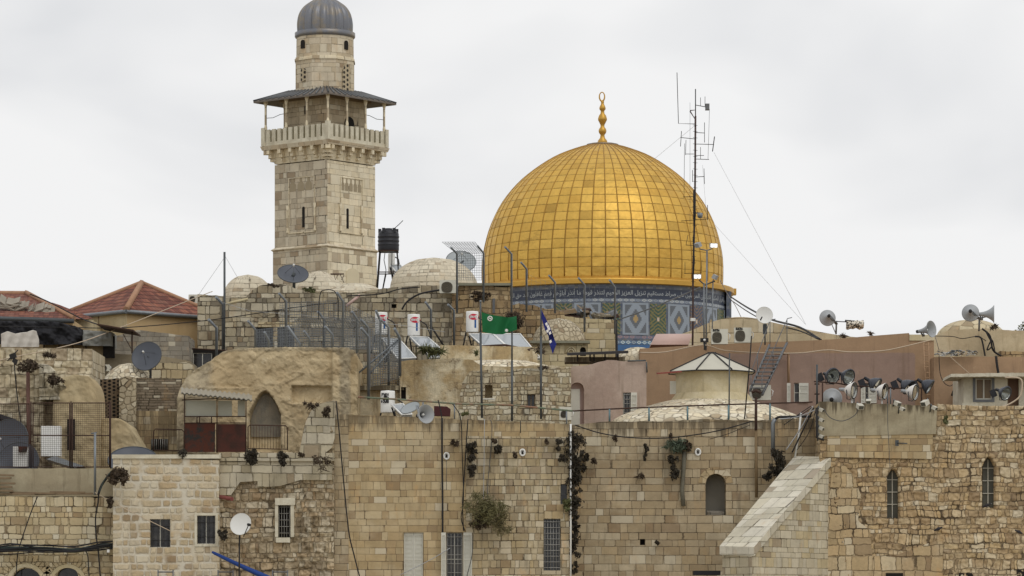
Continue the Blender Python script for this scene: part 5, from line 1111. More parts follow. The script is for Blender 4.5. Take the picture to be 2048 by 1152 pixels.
o = tag(MB().ptube([(1673, 642, 175.3), (1672, 668, 175.6)], 1.8, 8).ptube([(1658, 642, 175.2), (1698, 644, 175.2)], 1.1, 6).ptube([(1664, 650, 175.2), (1671, 666, 175.5)], .9, 5).build('loudspeaker_post', m_galv), 'short post with a crossarm above the stone vault', 'post')
rt = root('wrapped_loudspeaker', 'loudspeaker wrapped in torn striped cloth', 'loudspeaker', P(1710, 658, 175.1))
b = MB(); vs = []; fs = []; n = 18; m = 8
for i in range(n+1):
    for j in range(m+1):
        x = 1693+34*i/n; top = 641+1*math.sin(i); y = top+(16+1.0*math.sin(i*.5))*j/m; p = P(x, y, 175.); p.y += -.25*math.sin(j/m*pi)*(.3+i/n)+.03*math.sin(i*1.2); vs.append(p)
for i in range(n):
    for j in range(m): a = i*(m+1)+j; fs.append((a, a+1, a+m+2, a+m+1))
sm = Mat('striped_cloth'); u, v = sm.uv(); st = (u/.3+v*.25).fr().gt(.55); m_str = sm.done(sm.mix(st, C(196, 188, 172), C(58, 56, 52)), .9)
b.raw(vs, fs).raw([p+Vector((0, .3, 0)) for p in vs], fs).build('cloth', m_str, rt); MB().ptube([(1690, 642, 175.1), (1726, 645, 175.1)], 2.6, 8).build('driver', m_iron, rt)
horn(1664, 797, 160.6, 20, 172, 10, 'big round horn seen from behind below the left lamps', length=.9, mount=(1650, 806, 161))
# small black box speaker
rt = root('box_speaker', 'small black box speaker on a pole by the air conditioners', 'speaker', P(1409, 690, 170.5)); MB().pbox(1401, 676, 1417, 684, 170.5, .25).build('box', m_iron, rt); MB().lathe([(.001, .02), (.06, .02), (.06, 0)], 12, P(1409, 680, 170.5), (0, -1, 0)).build('cone', m_dish, rt); MB().ptube([(1409, 684, 170.8), (1409, 700, 170.8)], 1.6, 6).build('stem', m_pole, rt)

def lamp(px, py, Y, rpx, yaw, pitch, label, white=False, ballast=True, post=None, lit=False):
    r = rpx*Y/F; c = P(px, py, Y); d = vdir(yaw, pitch); rt = root('floodlight', label, 'floodlight', c-Vector((0, 0, r)), 'round stadium floodlights along the wall top'); sh = m_whitelamp if white else m_lamp
    L = r*1.25; pr = [(r*.2, -L*1.0), (r*.3, -L*.92), (r*.5, -L*.78), (r*.72, -L*.55), (r*.88, -L*.3), (r*.97, -L*.1), (r, 0), (r*1.05, 0), (r*1.05, -.03)]
    MB().lathe([(a+.012, b-.004) for a, b in pr[::1]], 32, c, d).build('shell', sh, rt)
    MB().lathe([(max(.001, a*.93), b*.9) for a, b in pr[:7]], 32, c, d).build('reflector', m_lampin, rt)
    MB().lathe([(.001, -.03), (r*.97, -.035)], 28, c, d).build('lens', m_lens, rt)
    MB().lathe([(r*1.0, -.04), (r*1.06, -.02), (r*1.06, .02), (r*.96, .02)], 32, c, d).build('rim', m_iron if white else m_lamp, rt)
    t = c-d*(L*1.0); MB().lathe([(.001, -r*.75), (r*.2, -r*.75), (r*.24, -r*.1), (r*.22, 0), (.001, 0)], 12, t, d).build('socket', m_btank if not white else m_horn, rt)
    if ballast:
        k = t+Vector((-r*.9, .1, -r*.35)); MB().obox(k, Vector((r*.36, 0, r*.16)), Vector((0, r*.3, 0)), Vector((-r*.2, 0, r*.5))).build('ballast_box', m_btank, rt)
    b = MB(); q = c-d*(L*.55); s = Vector((-d.y, d.x, 0)).normalized(); z = q-Vector((0, 0, r*1.15))
    b.tube([q+s*r*.85, z+s*r*.6, z-s*r*.6, q-s*r*.85], r*.06, 5); b.build('yoke', m_lamp, rt)
    if post: MB().ptube([(px+post[0], py+rpx*.8, Y+.2), (px+post[0], post[1], Y+.2)], post[2], 8).build('post', m_pole if not white else m_dish, rt)
    return rt
gm = Mat('lens_glass'); gm.b.inputs['Transmission Weight'].default_value = 1; gm.b.inputs['IOR'].default_value = 1.1; m_lens = gm.done(C(225, 228, 225, 1), .05, 0, .5)
YZ = 158.
lamp(1666, 752, YZ, 15.5, 32, -12, 'dark floodlight at the left end with a bright reflector, beside the scaffold pole')
lamp(1698, 754, YZ, 15.5, 42, -18, 'dark floodlight second from the left, touching the first white one')
lamp(1708, 781, YZ-1.5, 16, 62, -6, 'white shelled floodlight on twin posts, leftmost white one', True, False, post=(-4, 830, 2))
lamp(1754, 771, YZ, 15.5, 66, -32, 'dark floodlight in the middle above the shuttered window')
lamp(1770, 783, YZ-1.5, 15.5, 62, -8, 'white shelled floodlight on one pale post, middle white one', True, False, post=(-6, 830, 1.6))
lamp(1818, 775, YZ, 15.5, 60, -36, 'dark floodlight right of the middle post')
lamp(1831, 785, YZ-1.5, 15.5, 62, -8, 'white shelled floodlight nearest the ladder', True, False)
lamp(1860, 774, YZ, 15, 74, -32, 'dark floodlight at the right end in front of the ladder')
lamp(2012, 787, 157., 14, 40, -20, 'dark floodlight before the brown door of the white bay')
rk = root('lamp_scaffold', 'rusty scaffold bars carrying the row of floodlights', 'scaffold', P(1750, 805, YZ))
MB().ptube([(1634, 729, YZ), (1634, 810, YZ)], 2, 8).build('pole', m_pole, rk)
MB().ptube([(1628, 763, YZ), (1672, 766, YZ), (1694, 770, YZ)], 1.4, 6).build('crossbar', m_rustbar, rk)
MB().ptube([(1711, 772, YZ), (1784, 775, YZ)], 1.3, 6).build('crossbar', m_rustbar, rk)
MB().ptube([(1775, 777, YZ), (1846, 776, YZ)], 1.3, 6).build('crossbar', m_rustbar, rk)
for x in (1645, 1708, 1775, 1781, 1843): MB().ptube([(x, 766 if x < 1700 else 776, YZ), (x, 812, YZ)], 1.5, 6).build('upright', m_rustbar if x in (1645, 1843) else m_galv, rk)
for y in (768, 788): MB().ptube([(1629, y, YZ), (1639, y, YZ)], 1.6, 6).build('clamp', m_rustbar, rk)
# small box lights fixed on the wall
def boxlight(px, py, Y, yaw, label, s=7.5, group='small pale box lights on the wall edge'):
    d = vdir(yaw, -25); c = P(px, py, Y); u = s*Y/F; x = Vector((-d.y, d.x, 0)).normalized(); z = x.cross(d); rt = root('box_light', label, 'box light', c-Vector((0, 0, u)), group)
    MB().obox(c, x*u*.75, d*u*.8, z*u*.55).build('case', m_tank2, rt); MB().obox(c+d*u*.82, x*u*.62, d*.006, z*u*.42).build('glass', m_gglass, rt); MB().tube([c-d*u*.8, c-d*u*1.3+Vector((0, .2, .1)), c-d*u*1.3+Vector((0, .5, -.2))], .03, 5).build('bracket', m_pole, rt)
m_tank2 = simple('weathered_white_case', C(172, 168, 154), .6, 0, .2)
for px, py, yw, lb, s in ((1720, 813, 20, 'box light below the leftmost white floodlight', 8), (1737, 803, -10, 'box light under the closed shutters', 6.5), (1795, 807, 40, 'upper box light of the twisted pair', 7), (1805, 818, 50, 'lower box light of the twisted pair', 5.5), (1850, 806, -45, 'box light below the ladder', 8.5), (1869, 816, 55, 'slim box light at the end of the cement band', 6)): boxlight(px, py, 147.7, yw, lb, s)
for i, py in enumerate((820, 840, 857, 873)): boxlight(1643, py, 148., 60, 'box light %s on the short bracket column above the sloping coping' % ('at the top', 'second from the top', 'third from the top', 'at the bottom')[i], 5.5, 'box lights stacked on one bracket')
o = tag(MB().ptube([(1633, 815, 147.9), (1634, 876, 147.9), (1648, 880, 147.9)], 2.4, 6).build('bracket_column', m_iron), 'black bracket column holding four box lights', 'bracket')

def acunit(x0, y0, x1, y1, Y, label, text=None, side=.4, grille=(.05, .5)):
    rt = root('air_conditioner', label, 'air conditioner', P((x0+x1)/2, y1, Y)); w = x1-x0; h = y1-y0
    MB().pbox(x0, y0, x1, y1, Y, .45).build('casing', m_ac, rt)
    cx = x0+w*(grille[0]+grille[1])/2; rr = w*(grille[1]-grille[0])/2; cy = y0+h*.56; n = 24; pts = []
    for i in range(n):
        a = 2*pi*i/n; q = (abs(math.cos(a))**3+abs(math.sin(a))**3)**(-1/3); pts.append(P(cx+rr*q*math.cos(a), cy+min(rr*1.15, h*.4)*q*math.sin(a), Y-.02))
    g_ = MB().prism(pts, (0, .015, 0)).build('fan_grille', m_grille, rt); b = MB()
    for k in range(4): b.tube([P(cx+rr*.25*(k+1)*math.cos(2*pi*i/20), cy+rr*.25*(k+1)*math.sin(2*pi*i/20), Y-.03) for i in range(21)], .008, 4, False)
    b.build('grille_rings', m_roofdk, g_)
    if text: textmesh(text, 6*Y/F, m_ink, rt, P(x0+w*.28, y0+h*.09, Y-.01), bold=.012, width=w*.42*Y/F)
    MB().ptube([(x1+1, y0+h*.3, Y+.1), (x1+4, y0+h*.4, Y), (x1+3, y0+h*.7, Y), (x1-1, y0+h*.75, Y+.1)], .9, 5).build('hose', m_dish, rt)
acunit(1423, 658, 1456, 688, 170.5, 'left one of two big pale air conditioners on the terracotta roof', 'ELECTRA', grille=(.05, .62)); acunit(1469, 655, 1503, 685, 170.5, 'right one of two big pale air conditioners on the terracotta roof', 'ELECTRA', grille=(.05, .62))
for x in (1456, 1503): pass
acunit(879, 560, 912, 586, 178., 'old air conditioner at the foot of the large stone dome', grille=(.12, .78))
acunit(1119, 814, 1143, 840, 155., 'air conditioner by the arched white door', grille=(.1, .6))
acunit(188, 729, 218, 742, 162., 'small white air conditioner left of the small paved dome', grille=(.4, .85))
acunit(377, 589, 399, 606, 188., 'air conditioner at the right end of the red hip roof', grille=(.1, .6))
acunit(1500, 770, 1542, 800, 169., 'grey air conditioner under the roof stair', grille=(.1, .55))

# solar boilers
def boiler(x0, y0, x1, y1, Y, pan, label, logo=True, plabel=None):
    rt = root('solar_boiler', label, 'solar water heater', P((x0+x1)/2, y1+20, Y)); r = (x1-x0)/2*Y/F
    c = P((x0+x1)/2, y1, Y+r); h = (y1-y0)*Y/F; MB().lathe([(.001, 0), (r*.96, 0), (r, .05), (r, h-.05), (r*.96, h), (.001, h+.03)], 32, c).build('tank', m_tank, rt)
    w = x1-x0; cx = x0+w*.62
    if logo:
        n = 24; q = lambda a, k=1: P(cx+w*.4*k*math.cos(a), y0+w*.42+w*.24*k*math.sin(a), Y-.01)
        def wrap(p): dx = p.x-c.x; dx = max(-r*.98, min(r*.98, dx)); p.y = c.y-math.sqrt(r*r-dx*dx)-.012; return p
        pts = [wrap(q(2*pi*i/n)) for i in range(n)]; ct = wrap(q(0, 0)); b = MB()
        for i in range(n): b.face([ct, pts[i], pts[(i+1) % n]][::-1])
        b.build('red_badge', m_red, rt)
        t = textmesh('ןגמורכ', w*.24*Y/F, m_wink, rt, (0, 0, 0), bold=.01, width=w*.62*Y/F)
        for v in t.data.vertices:
            k = v.co+ORG[rt.name]; k = Vector((k.x+wrap(q(0, 0)).x-w*.03*Y/F, 0, k.z+q(0, 0).z)); wrap(k); k.y -= .012; v.co = k-ORG[rt.name]
        b = MB(); px_ = cx+w*.13
        b.face([wrap(P(px_-w*.07, y0+w*.66, Y)), wrap(P(px_+w*.07, y0+w*.66, Y)), wrap(P(px_+w*.07, y0+w*1.3, Y)), wrap(P(px_-w*.07, y0+w*1.3, Y))][::-1]).build('blue_strip', m_blue, rt)
    for pl in pan:
        b = MB(); pts = [P(*p) for p in pl]; nn = (pts[1]-pts[0]).cross(pts[3]-pts[0]).normalized()
        if nn.y > 0: nn = -nn
        b.prism(pts, -nn*.1); g_ = b.build('collector_panel', m_panel, rt); b = MB()
        for i in range(4): b.tube([pts[i]+nn*.01, pts[(i+1) % 4]+nn*.01], .035, 4)
        m1, m2 = pts[0].lerp(pts[3], .5), pts[1].lerp(pts[2], .5); b.build('frame', m_tank, g_)
        b = MB().tube([pts[0]-nn*.1, dn(pts[0], pts[3].z)+Vector((.15, .1, 0))], .04, 5).tube([pts[1]-nn*.1, dn(pts[1], pts[2].z)+Vector((0, .1, 0))], .04, 5).tube([pts[0].lerp(pts[3], .3)-nn*.1, dn(pts[0].lerp(pts[3], .3), pts[3].z)], .03, 5); b.build('stand', m_iron, rt)
    for dx in (-.3, .3): MB().tube([c+Vector((dx, 0, 0)), c+Vector((dx*1.6, -.1, -.9))], .04, 5).build('leg', m_iron, rt)
    MB().tube([P(x1, y0+w*.5, Y+.2), P(x1+w*.5, y0+w*.8, Y+.1), P(x1+w*.8, y1-4, Y), P(x1+w*.9, y1+12, Y)], .03, 5).build('hose', m_cable, rt)
    return rt
boiler(815, 629, 840, 672, 171., [[(820, 673, 171), (856, 675, 171.2), (900, 714, 168.5), (862, 716, 168.3)]], 'white water heater in the middle of the three with red badges')
boiler(750, 625, 775, 670, 172., [[(764, 676, 171.5), (798, 678, 171.6), (832, 716, 169), (796, 718, 168.8)]], 'white water heater with a red badge behind the fence corner, leftmost of the three')
boiler(932, 623, 957, 665, 171., [[(938, 668, 171), (985, 668, 171), (1014, 694, 169), (966, 692, 169)], [(987, 668, 171), (1040, 668, 171.4), (1080, 716, 167.8), (1040, 716, 167.8)]], 'white water heater with a red badge right beside the green flag pole')
boiler(776, 507, 790, 548, 190., [[(780, 530, 189.6), (800, 530, 189.6), (820, 552, 188), (800, 553, 188)]], 'small white water heater under the black tank', logo=False)
bo = boiler(761, 782, 790, 826, 155., [[(783, 810, 154.5), (806, 808, 154.5), (824, 829, 152.5), (804, 830, 152.4)]], 'white water heater with black Hebrew lettering low by the green rail', logo=False)
textmesh('ירוא', 13*155/F, m_ink, bo, P(770, 791, 154.98), bold=.02, width=15*155/F); textmesh('אטנ', 13*155/F, m_ink, bo, P(770, 801, 154.98), bold=.02, width=16*155/F)
# black water tank on a stand
rt = root('water_tank', 'ribbed black plastic water tank on a tall iron stand', 'water tank', P(777, 575, 189.)); k = 189./F; ct = (X(777, 189), 189, 0)
pr = [(.01, 503), (20, 503), (21, 500), (21, 493)]
for y in (492, 484, 476): pr += [(21, y), (21.5, y-1), (21.5, y-3), (20.7, y-4), (20.7, y-7)]
pr += [(20, 466), (17, 462), (8, 460), (8, 457), (.01, 457)]
MB().lathe([(a*k, Z(y, 189)) for a, y in pr], 36, ct).build('tank', m_btank, rt)
b = MB()
for a in range(5): t = 2*pi*a/5+.4; b.obox((ct[0]+18*k*math.cos(t), 189+18*k*math.sin(t), Z(462, 189)), (.08, 0, 0), (0, .08, 0), (0, 0, .12))
b.build('lugs', m_btank, rt)
def zz(y): return Z(y, 189)
for sx in (-1, 1):
    for sy in (-1, 1): MB().tube([(ct[0]+sx*17*k, 189+sy*.45, zz(503)), (ct[0]+sx*23*k, 189+sy*.6, zz(578))], .035, 5).build('leg', m_iron, rt)
b = MB()
for y, w_ in ((503, 19), (546, 21)):
    for sy in (-1, 1): b.tube([(ct[0]-w_*k, 189+sy*.55, zz(y)), (ct[0]+w_*k, 189+sy*.55, zz(y))], .03, 5)
    for sx in (-1, 1): b.tube([(ct[0]+sx*w_*k, 188.45, zz(y)), (ct[0]+sx*w_*k, 189.55, zz(y))], .03, 5)
b.build('stand_braces', m_rustbar, rt); b = MB()

for q in ([(770, 505, 188.3), (768, 520, 188.3), (772, 540, 188.3), (766, 572, 188.2)], [(784, 503, 188.3), (783, 550, 188.3), (787, 575, 188.3)], [(786, 463, 189), (790, 456, 189), (798, 449, 189), (806, 441, 189)]): MB().ptube(q, .8, 5).build('hose', m_cable, rt)
rt = tag(MB().ptube([(661, 548, 184), (688, 548, 184)], 1.4, 5).ptube([(668, 548, 184), (671, 560, 184), (675, 550, 184)], .8, 4).ptube([(680, 548, 184), (688, 566, 184)], .8, 4).ptube([(688, 550, 184), (683, 560, 184)], .8, 4).build('roof_stand', m_rustbar), 'small broken iron stand on the roof before the minaret', 'stand')

# flags and their poles
def cloth(name, pts_top, pts_bot, Y, mat, label, emblem=None, wave=.25):
    n = 40; m = 18; ft = interp2(pts_top); fb = interp2(pts_bot); vs = []; fs = []
    for i in range(n+1):
        t = i/n; a, c = ft(t), fb(t)
        for j in range(m+1):
            s = j/m; x = a[0]+(c[0]-a[0])*s; y = a[1]+(c[1]-a[1])*s; p = P(x, y, Y); p.y += wave*math.sin(t*9+s*1.5)*t+.1*math.sin(t*17+s*4)*t; vs.append(p)
    for i in range(n):
        for j in range(m): a = i*(m+1)+j; fs.append((a, a+1, a+m+2, a+m+1))
    rt = root(name, label, 'flag', P(pts_bot[0][0], pts_bot[0][1], Y)); MB().raw(vs, fs).build('cloth', mat, rt); return rt, lambda t, s: vs[int(t*n)*(m+1)+int(s*m)]
def interp2(p):
    def f(t):
        k = t*(len(p)-1); i = min(int(k), len(p)-2); u = k-i; return (p[i][0]+(p[i+1][0]-p[i][0])*u, p[i][1]+(p[i+1][1]-p[i][1])*u)
    return f
m_fgreen = simple('green_flag_cloth', C(22, 92, 52, 1.2), .8, 0, .15, 2); m_fblue = simple('navy_flag_cloth', C(30, 36, 100, 1.2), .8, 0, .15, 2)
def flagpole(px, y0, y1, Y, label, x2=None):
    rt = root('flagpole', label, 'flagpole', P(px, y1, Y), 'flagpoles along the parapet'); MB().ptube([(px, y0+60 if y1-y0 > 120 else y0, Y), (x2 or px, y1, Y)], 2.3, 8).build('lower_tube', m_pole, rt)
    if y1-y0 > 120: MB().ptube([(px, y0, Y), (px, y0+62, Y)], 1.7, 8).build('upper_tube', m_pole, rt)
    MB().lathe([(.001, 0), (.05, .02), (.05, .08), (.001, .1)], 8, P(px, y0+1, Y)).build('cap', m_galv, rt)
flagpole(961, 604, 836, 153.5, 'flagpole of the green flag, leftmost of three', 964); flagpole(1024, 662, 842, 153.5, 'bare flagpole, middle of three'); flagpole(1082, 612, 838, 153.5, 'flagpole of the drooping blue flag, rightmost of three')
gf, gp = cloth('green_flag', [(963, 624), (972, 627), (985, 630), (1000, 633), (1015, 634), (1033, 632)], [(965, 664), (975, 666), (990, 669), (1005, 668), (1018, 664), (1034, 660)], 153.4, m_fgreen, 'green flag with a white emblem blowing to the right')
for cx, cy, rr_, n in ((980, 637, 4.6, 12), (1013, 661, 2.6, 8)):
    b = MB()
    for i in range(n):
        a = 2*pi*i/n; b.tube([P(cx+math.cos(a)*rr_, cy+math.sin(a)*rr_, 153.1), P(cx+math.cos(a+.5)*rr_*.9, cy+math.sin(a+.5)*rr_*.9, 153.1)], .03, 4)
    b.tube([P(cx-rr_*.4, cy-1, 153.1), P(cx+rr_*.5, cy+1, 153.1)], .035, 4)
    b.build('white_emblem', m_wink, gf)
bf, bp = cloth('blue_flag', [(1083, 619), (1090, 634), (1099, 652), (1107, 672), (1113, 688)], [(1083, 636), (1090, 660), (1097, 672), (1100, 690), (1105, 708)], 153.4, m_fblue, 'navy blue flag hanging limp from the right pole')
b = MB()
for x, y in ((1093, 648), (1096, 653), (1098, 658), (1095, 662), (1100, 666), (1101, 683)): b.obox(P(x, y, 153.05), (.04, 0, .03), (0, .005, 0), (-.02, 0, .05))
b.build('white_emblem', m_wink, bf)
m2 = root('thin_mast', 'thin tall pole with guy wires above the red hip roof', 'mast', P(449, 703, 176)); MB().ptube([(449, 504, 176), (449, 600, 176), (448, 703, 176)], 2.2, 8).build('pole', m_pole, m2)
b = MB().ptube([(449, 515, 176), (397, 590, 178)], .35, 3).ptube([(450, 512, 176), (478, 560, 178)], .35, 3); b.build('guy_wires', m_wire, m2)

# fences with bent posts and wire mesh
def meshpanel(b, p00, p10, p11, p01, du=.11, dvv=.11, r=.010):
    a, c, d, e = (Vector(p) for p in (p00, p10, p11, p01)); nu = max(2, int((c-a).length/du)); nv = max(2, int((e-a).length/dvv))
    for i in range(nu+1): t = i/nu; b.tube([a.lerp(c, t), e.lerp(d, t)], r, 3, False)
    for j in range(nv+1): t = j/nv; b.tube([a.lerp(e, t), c.lerp(d, t)], r, 3, False)
def fence(name, label, posts, mesh=(), rp=2.6, wires=()):
    f = root(name, label, 'fence', P(posts[0][2], posts[0][4], posts[0][5]))
    for tx, ty, bx, by, gy, Yp in posts: MB().ptube([(tx, ty, Yp-.5), (bx, by, Yp), (bx, gy, Yp)], rp, 7).build('post', m_galv, f)
    for q in mesh:
        b = MB(); meshpanel(b, *[P(*p) for p in q[:4]], **(q[4] if len(q) > 4 else {})); b.build('wire_mesh', m_galv, f)
    for w_ in wires: MB().ptube(w_, .45, 4).build('strand', m_wire, f)
    return f
fence('mesh_fence', 'tall galvanised mesh fence with bent posts on top of the plastered ruin',
    [(496, 642, 511, 660, 697, 164), (558, 587, 572, 603, 697, 165), (529, 664, 538, 681, 697, 160), (575, 652, 600, 688, 697, 160), (608, 662, 619, 678, 697, 160), (674, 585, 686, 603, 697, 164), (650, 653, 665, 670, 697, 160), (636, 623, 648, 639, 697, 166), (704, 623, 714, 639, 706, 163), (722, 639, 736, 656, 772, 161), (752, 621, 761, 642, 735, 165), (761, 639, 777, 655, 772, 161)],
    [[(511, 697, 164), (600, 697, 160.5), (600, 650, 160.5), (511, 660, 164)], [(600, 697, 161), (736, 697, 161), (736, 656, 161), (600, 656, 161)], [(648, 697, 165), (777, 700, 165), (777, 640, 165), (648, 628, 165)], [(600, 656, 161), (736, 656, 161), (722, 636, 160.4), (588, 636, 160.4)], [(560, 697, 166), (690, 697, 166), (690, 600, 166), (560, 606, 166)], [(690, 697, 164), (760, 700, 164), (760, 640, 164), (690, 606, 164)], [(736, 775, 161), (800, 775, 161.5), (800, 677, 161.5), (736, 656, 161)]],
    wires=[[(446, 605, 176), (500, 622, 168), (600, 630, 166), (700, 640, 165), (800, 650, 165), (890, 664, 168)]])
fence('corner_fence', 'fence corner with diagonal braces over the concrete ledge', [(722, 656, 737, 674, 799, 158.5), (789, 657, 800, 677, 752, 160)], [[(737, 775, 158.5), (800, 755, 160), (800, 677, 160), (737, 674, 158.5)]], rp=3)
o = bpy.data.objects['corner_fence']; MB().ptube([(717, 746, 159), (799, 678, 160)], 2, 6).build('brace', m_galv, o); MB().ptube([(737, 750, 158.6), (799, 680, 160)], 1.8, 6).build('brace', m_galv, o)
fence('back_fence', 'line of bent posts and fine mesh rising behind the flags', [(902, 495, 914, 508, 626, 176.5), (955, 492, 967, 506, 604, 177), (1010, 494, 1023, 508, 624, 176), (1042, 525, 1053, 538, 624, 178), (1098, 551, 1110, 565, 627, 178), (1157, 556, 1169, 570, 664, 178), (1219, 560, 1230, 575, 668, 178)],
    [[(914, 560, 176.5), (967, 560, 177), (967, 506, 177), (914, 508, 176.5)], [(914, 508, 176.5), (967, 506, 177), (950, 484, 176), (884, 484, 176)], [(1053, 620, 178), (1110, 622, 178), (1110, 570, 178), (1053, 548, 178), dict(du=.22, dvv=.22, r=.004)], [(1110, 622, 178), (1169, 630, 178), (1169, 572, 178), (1110, 570, 178), dict(du=.22, dvv=.22, r=.004)], [(1169, 632, 178), (1230, 640, 178), (1230, 578, 178), (1169, 572, 178), dict(du=.22, dvv=.22, r=.004)]], rp=2.2)
fence('side_fence', 'pair of bent posts between the boilers', [(851, 604, 862, 620, 685, 172.5), (896, 609, 908, 621, 692, 172.5)], rp=2.4)
fence('left_fence', 'two bent posts beside the thin mast and yellow house', [(432, 594, 446, 610, 703, 176.5), (417, 639, 433, 656, 714, 170)], rp=3)
# brown framed mesh panels at the left
fp_ = root('framed_mesh_screen', 'rust brown framed mesh panels standing on the grey upstand', 'screen', P(110, 937, 150.2)); Yf = 150.2
for x0, x1, y0 in ((-60, 58, 808), (66, 139, 806), (145, 219, 806)):
    b = MB()
    for q in ([(x0, y0, Yf), (x1, y0, Yf)], [(x0, 934, Yf), (x1, 934, Yf)], [(x0, y0-1, Yf), (x0, 935, Yf)], [(x1, y0-1, Yf), (x1, 935, Yf)], [(x0, 871, Yf), (x1, 871, Yf)]): b.ptube(q, 1.5, 4)
    fr_ = b.build('panel_frame', m_rustbar, fp_); b = MB(); meshpanel(b, P(x0, 934, Yf), P(x1, 934, Yf), P(x1, y0, Yf), P(x0, y0, Yf), du=.085, dvv=.085, r=.0065); b.build('wire_mesh', m_rustbar, fr_)
for x in (62, 142, 221): MB().ptube([(x, 803, Yf+.06), (x, 937, Yf+.06)], 1.8, 4).build('post', m_rustbar, fp_)
# things behind the mesh screen
o = tag(MB().pbox(82, 852, 120, 912, 152.5, .6).build('white_cabinet', m_tank), 'white cabinet standing behind the mesh screen', 'cabinet')
o = MB().prism([P(x, y, 151.6) for x, y in ((92, 918), (110, 912), (168, 932), (150, 936))], (0, .9, -.1)).build('glass_roof_panel', m_panel); tag(o, 'tilted glass panel low behind the mesh screen', 'panel')
o = tag(MB().pbox(26, 893, 54, 934, 152., .5).build('pale_box', m_dish), 'small pale box at the foot of the left mesh panel', 'box')
tag(lump('tarpaulin_heap', -60, 52, interp([(-60, 830), (0, 828), (30, 838), (44, 856), (52, 890)]), 936, 156., .8, m_tarp, None, 12, .3), 'black tarpaulin heap behind the left dishes', 'tarpaulin')
# rail behind the shed and shed itself
sh = root('corrugated_shed', 'rusty metal shed with corrugated roof and cloudy plastic panes', 'shed', P(430, 905, 154)); Ys = 153.
MB().pbox(369, 847, 430, 904, Ys, .06).build('rusty_panel', m_rust, sh); MB().pbox(432, 848, 491, 904, Ys, .06).build('rusty_panel', m_rust2 if 0 else simple('red_brown_sheet', C(80, 46, 38, 1), .85, 0, .3, 1.6, C(62, 42, 36, 1), bump=.01), sh, 'redder right hand panel')
b = MB()
for q in ([(369, 786, Ys), (369, 906, Ys)], [(434, 797, Ys), (434, 906, Ys)], [(492, 800, Ys), (492, 906, Ys)], [(369, 833, Ys), (492, 833, Ys)], [(369, 846, Ys), (492, 846, Ys)], [(364, 800, Ys), (434, 797, Ys)], [(434, 798, Ys), (492, 800, Ys)], [(394, 833, Ys), (394, 846, Ys)], [(399, 833, Ys), (399, 846, Ys)], [(423, 833, Ys), (423, 846, Ys)]): b.ptube(q, 1.4, 4)
b.build('frame', m_rustbar, sh)
MB().pbox(371, 801, 432, 832, Ys+.05, .02).build('pane', m_trans, sh); MB().pbox(436, 801, 464, 832, Ys+.05, .02).build('pane', m_trans, sh); MB().pbox(475.5, 801, 490, 832, Ys+.05, .02).build('pane', m_trans, sh)
b = MB(); n = 60; vs = []; 
for i in range(n+1):
    x = 362+142*i/n; w_ = .04*math.sin(i*2*pi/4); z_ = 784+.0; yb = 784+(x-362)*.098; 
    for q, (dy, dpy) in enumerate(((-.9, 2.0), (2.6, -9))): p = P(x, yb+dpy, Ys+dy); p.z += w_; vs.append(p)
fs = [(2*i, 2*i+2, 2*i+3, 2*i+1) for i in range(n)]; b.raw(vs, fs).raw([p-Vector((0, 0, .05)) for p in vs], [f[::-1] for f in fs]); b.build('corrugated_roof', m_roofcorr if 0 else simple('corrugated_sheet', C(134, 126, 108), .7, .1, .3, 2), sh)
def railing(x0, x1, y0, y1, Y, n, label, name='railing'):
    rt = root(name, label, 'railing', P((x0+x1)/2, y1, Y)); b = MB(); c = 4
    b.ptube([(x0, y1, Y), (x0, y0+c, Y), (x0+c, y0, Y), (x1-c, y0+1.5, Y), (x1, y0+c+1.5, Y), (x1, y1+1.5, Y)], 1.2, 6).ptube([(x0, y1-2, Y), (x1, y1-.5, Y)], 1, 5); b.build('frame', m_rustbar, rt); b = MB()
    for i in range(1, n): x = x0+(x1-x0)*i/n; b.ptube([(x, y0+1, Y), (x, y1-2, Y)], .55, 4)
    b.build('balusters', m_rustbar, rt)
railing(496, 575, 850, 899, 151.5, 14, 'rusty railing in front of the pointed niche'); railing(307, 368, 858, 902, 154.5, 6, 'rusty railing left of the corrugated shed')
# green guard rail along the parapet
gr = root('green_guard_rail', 'rusty green pipe rail running along the front parapet', 'guard rail', P(930, 840, 150))
MB().ptube([(716, 794, 150), (800, 799, 150), (920, 808, 150), (1020, 810, 150), (1145, 822, 150)], 1.9, 7).build('top_pipe', simple('flaking_green_paint', C(92, 104, 84), .7, 0, .4, 1.2, C(126, 92, 70)), gr)
for x, y0 in ((846, 803), (909, 807), (1133, 820)): MB().ptube([(x, y0, 150), (x, y0+34, 150)], 1.6, 6).build('upright', m_galv, gr)
br = root('blue_guard_rail', 'blue uprights with a rusty top pipe before the shallow paved dome', 'guard rail', P(1380, 842, 151.6))
MB().ptube([(1145, 822, 151.6), (1220, 818, 151.6), (1340, 813, 151.6), (1460, 809, 151.6), (1625, 804, 151.6)], 1.5, 6).build('top_pipe', m_rustbar, br)
m_bl = simple('faded_blue_paint', C(92, 118, 124), .6, 0, .3, 1.5)
for x in (1219, 1298, 1375, 1457, 1540): MB().ptube([(x, 818-(x-1219)*.034, 151.6), (x, 843, 151.6)], 2, 5).build('upright', m_bl, br)
for i, (x, y0, y1, mt) in enumerate(((1459, 704, 836, m_pole), (1512, 682, 838, m_rustbar))): pass
tag(MB().ptube([(1459, 706, 153), (1458, 838, 153)], 1.4, 6).build('thin_post', m_pole), 'thin grey upright in front of the round lantern', 'post')
tag(MB().ptube([(1503, 672, 153), (1499, 730, 153), (1489, 838, 153)], 1.3, 6).build('thin_post', m_iron), 'thin dark leaning upright right of the round lantern', 'post')
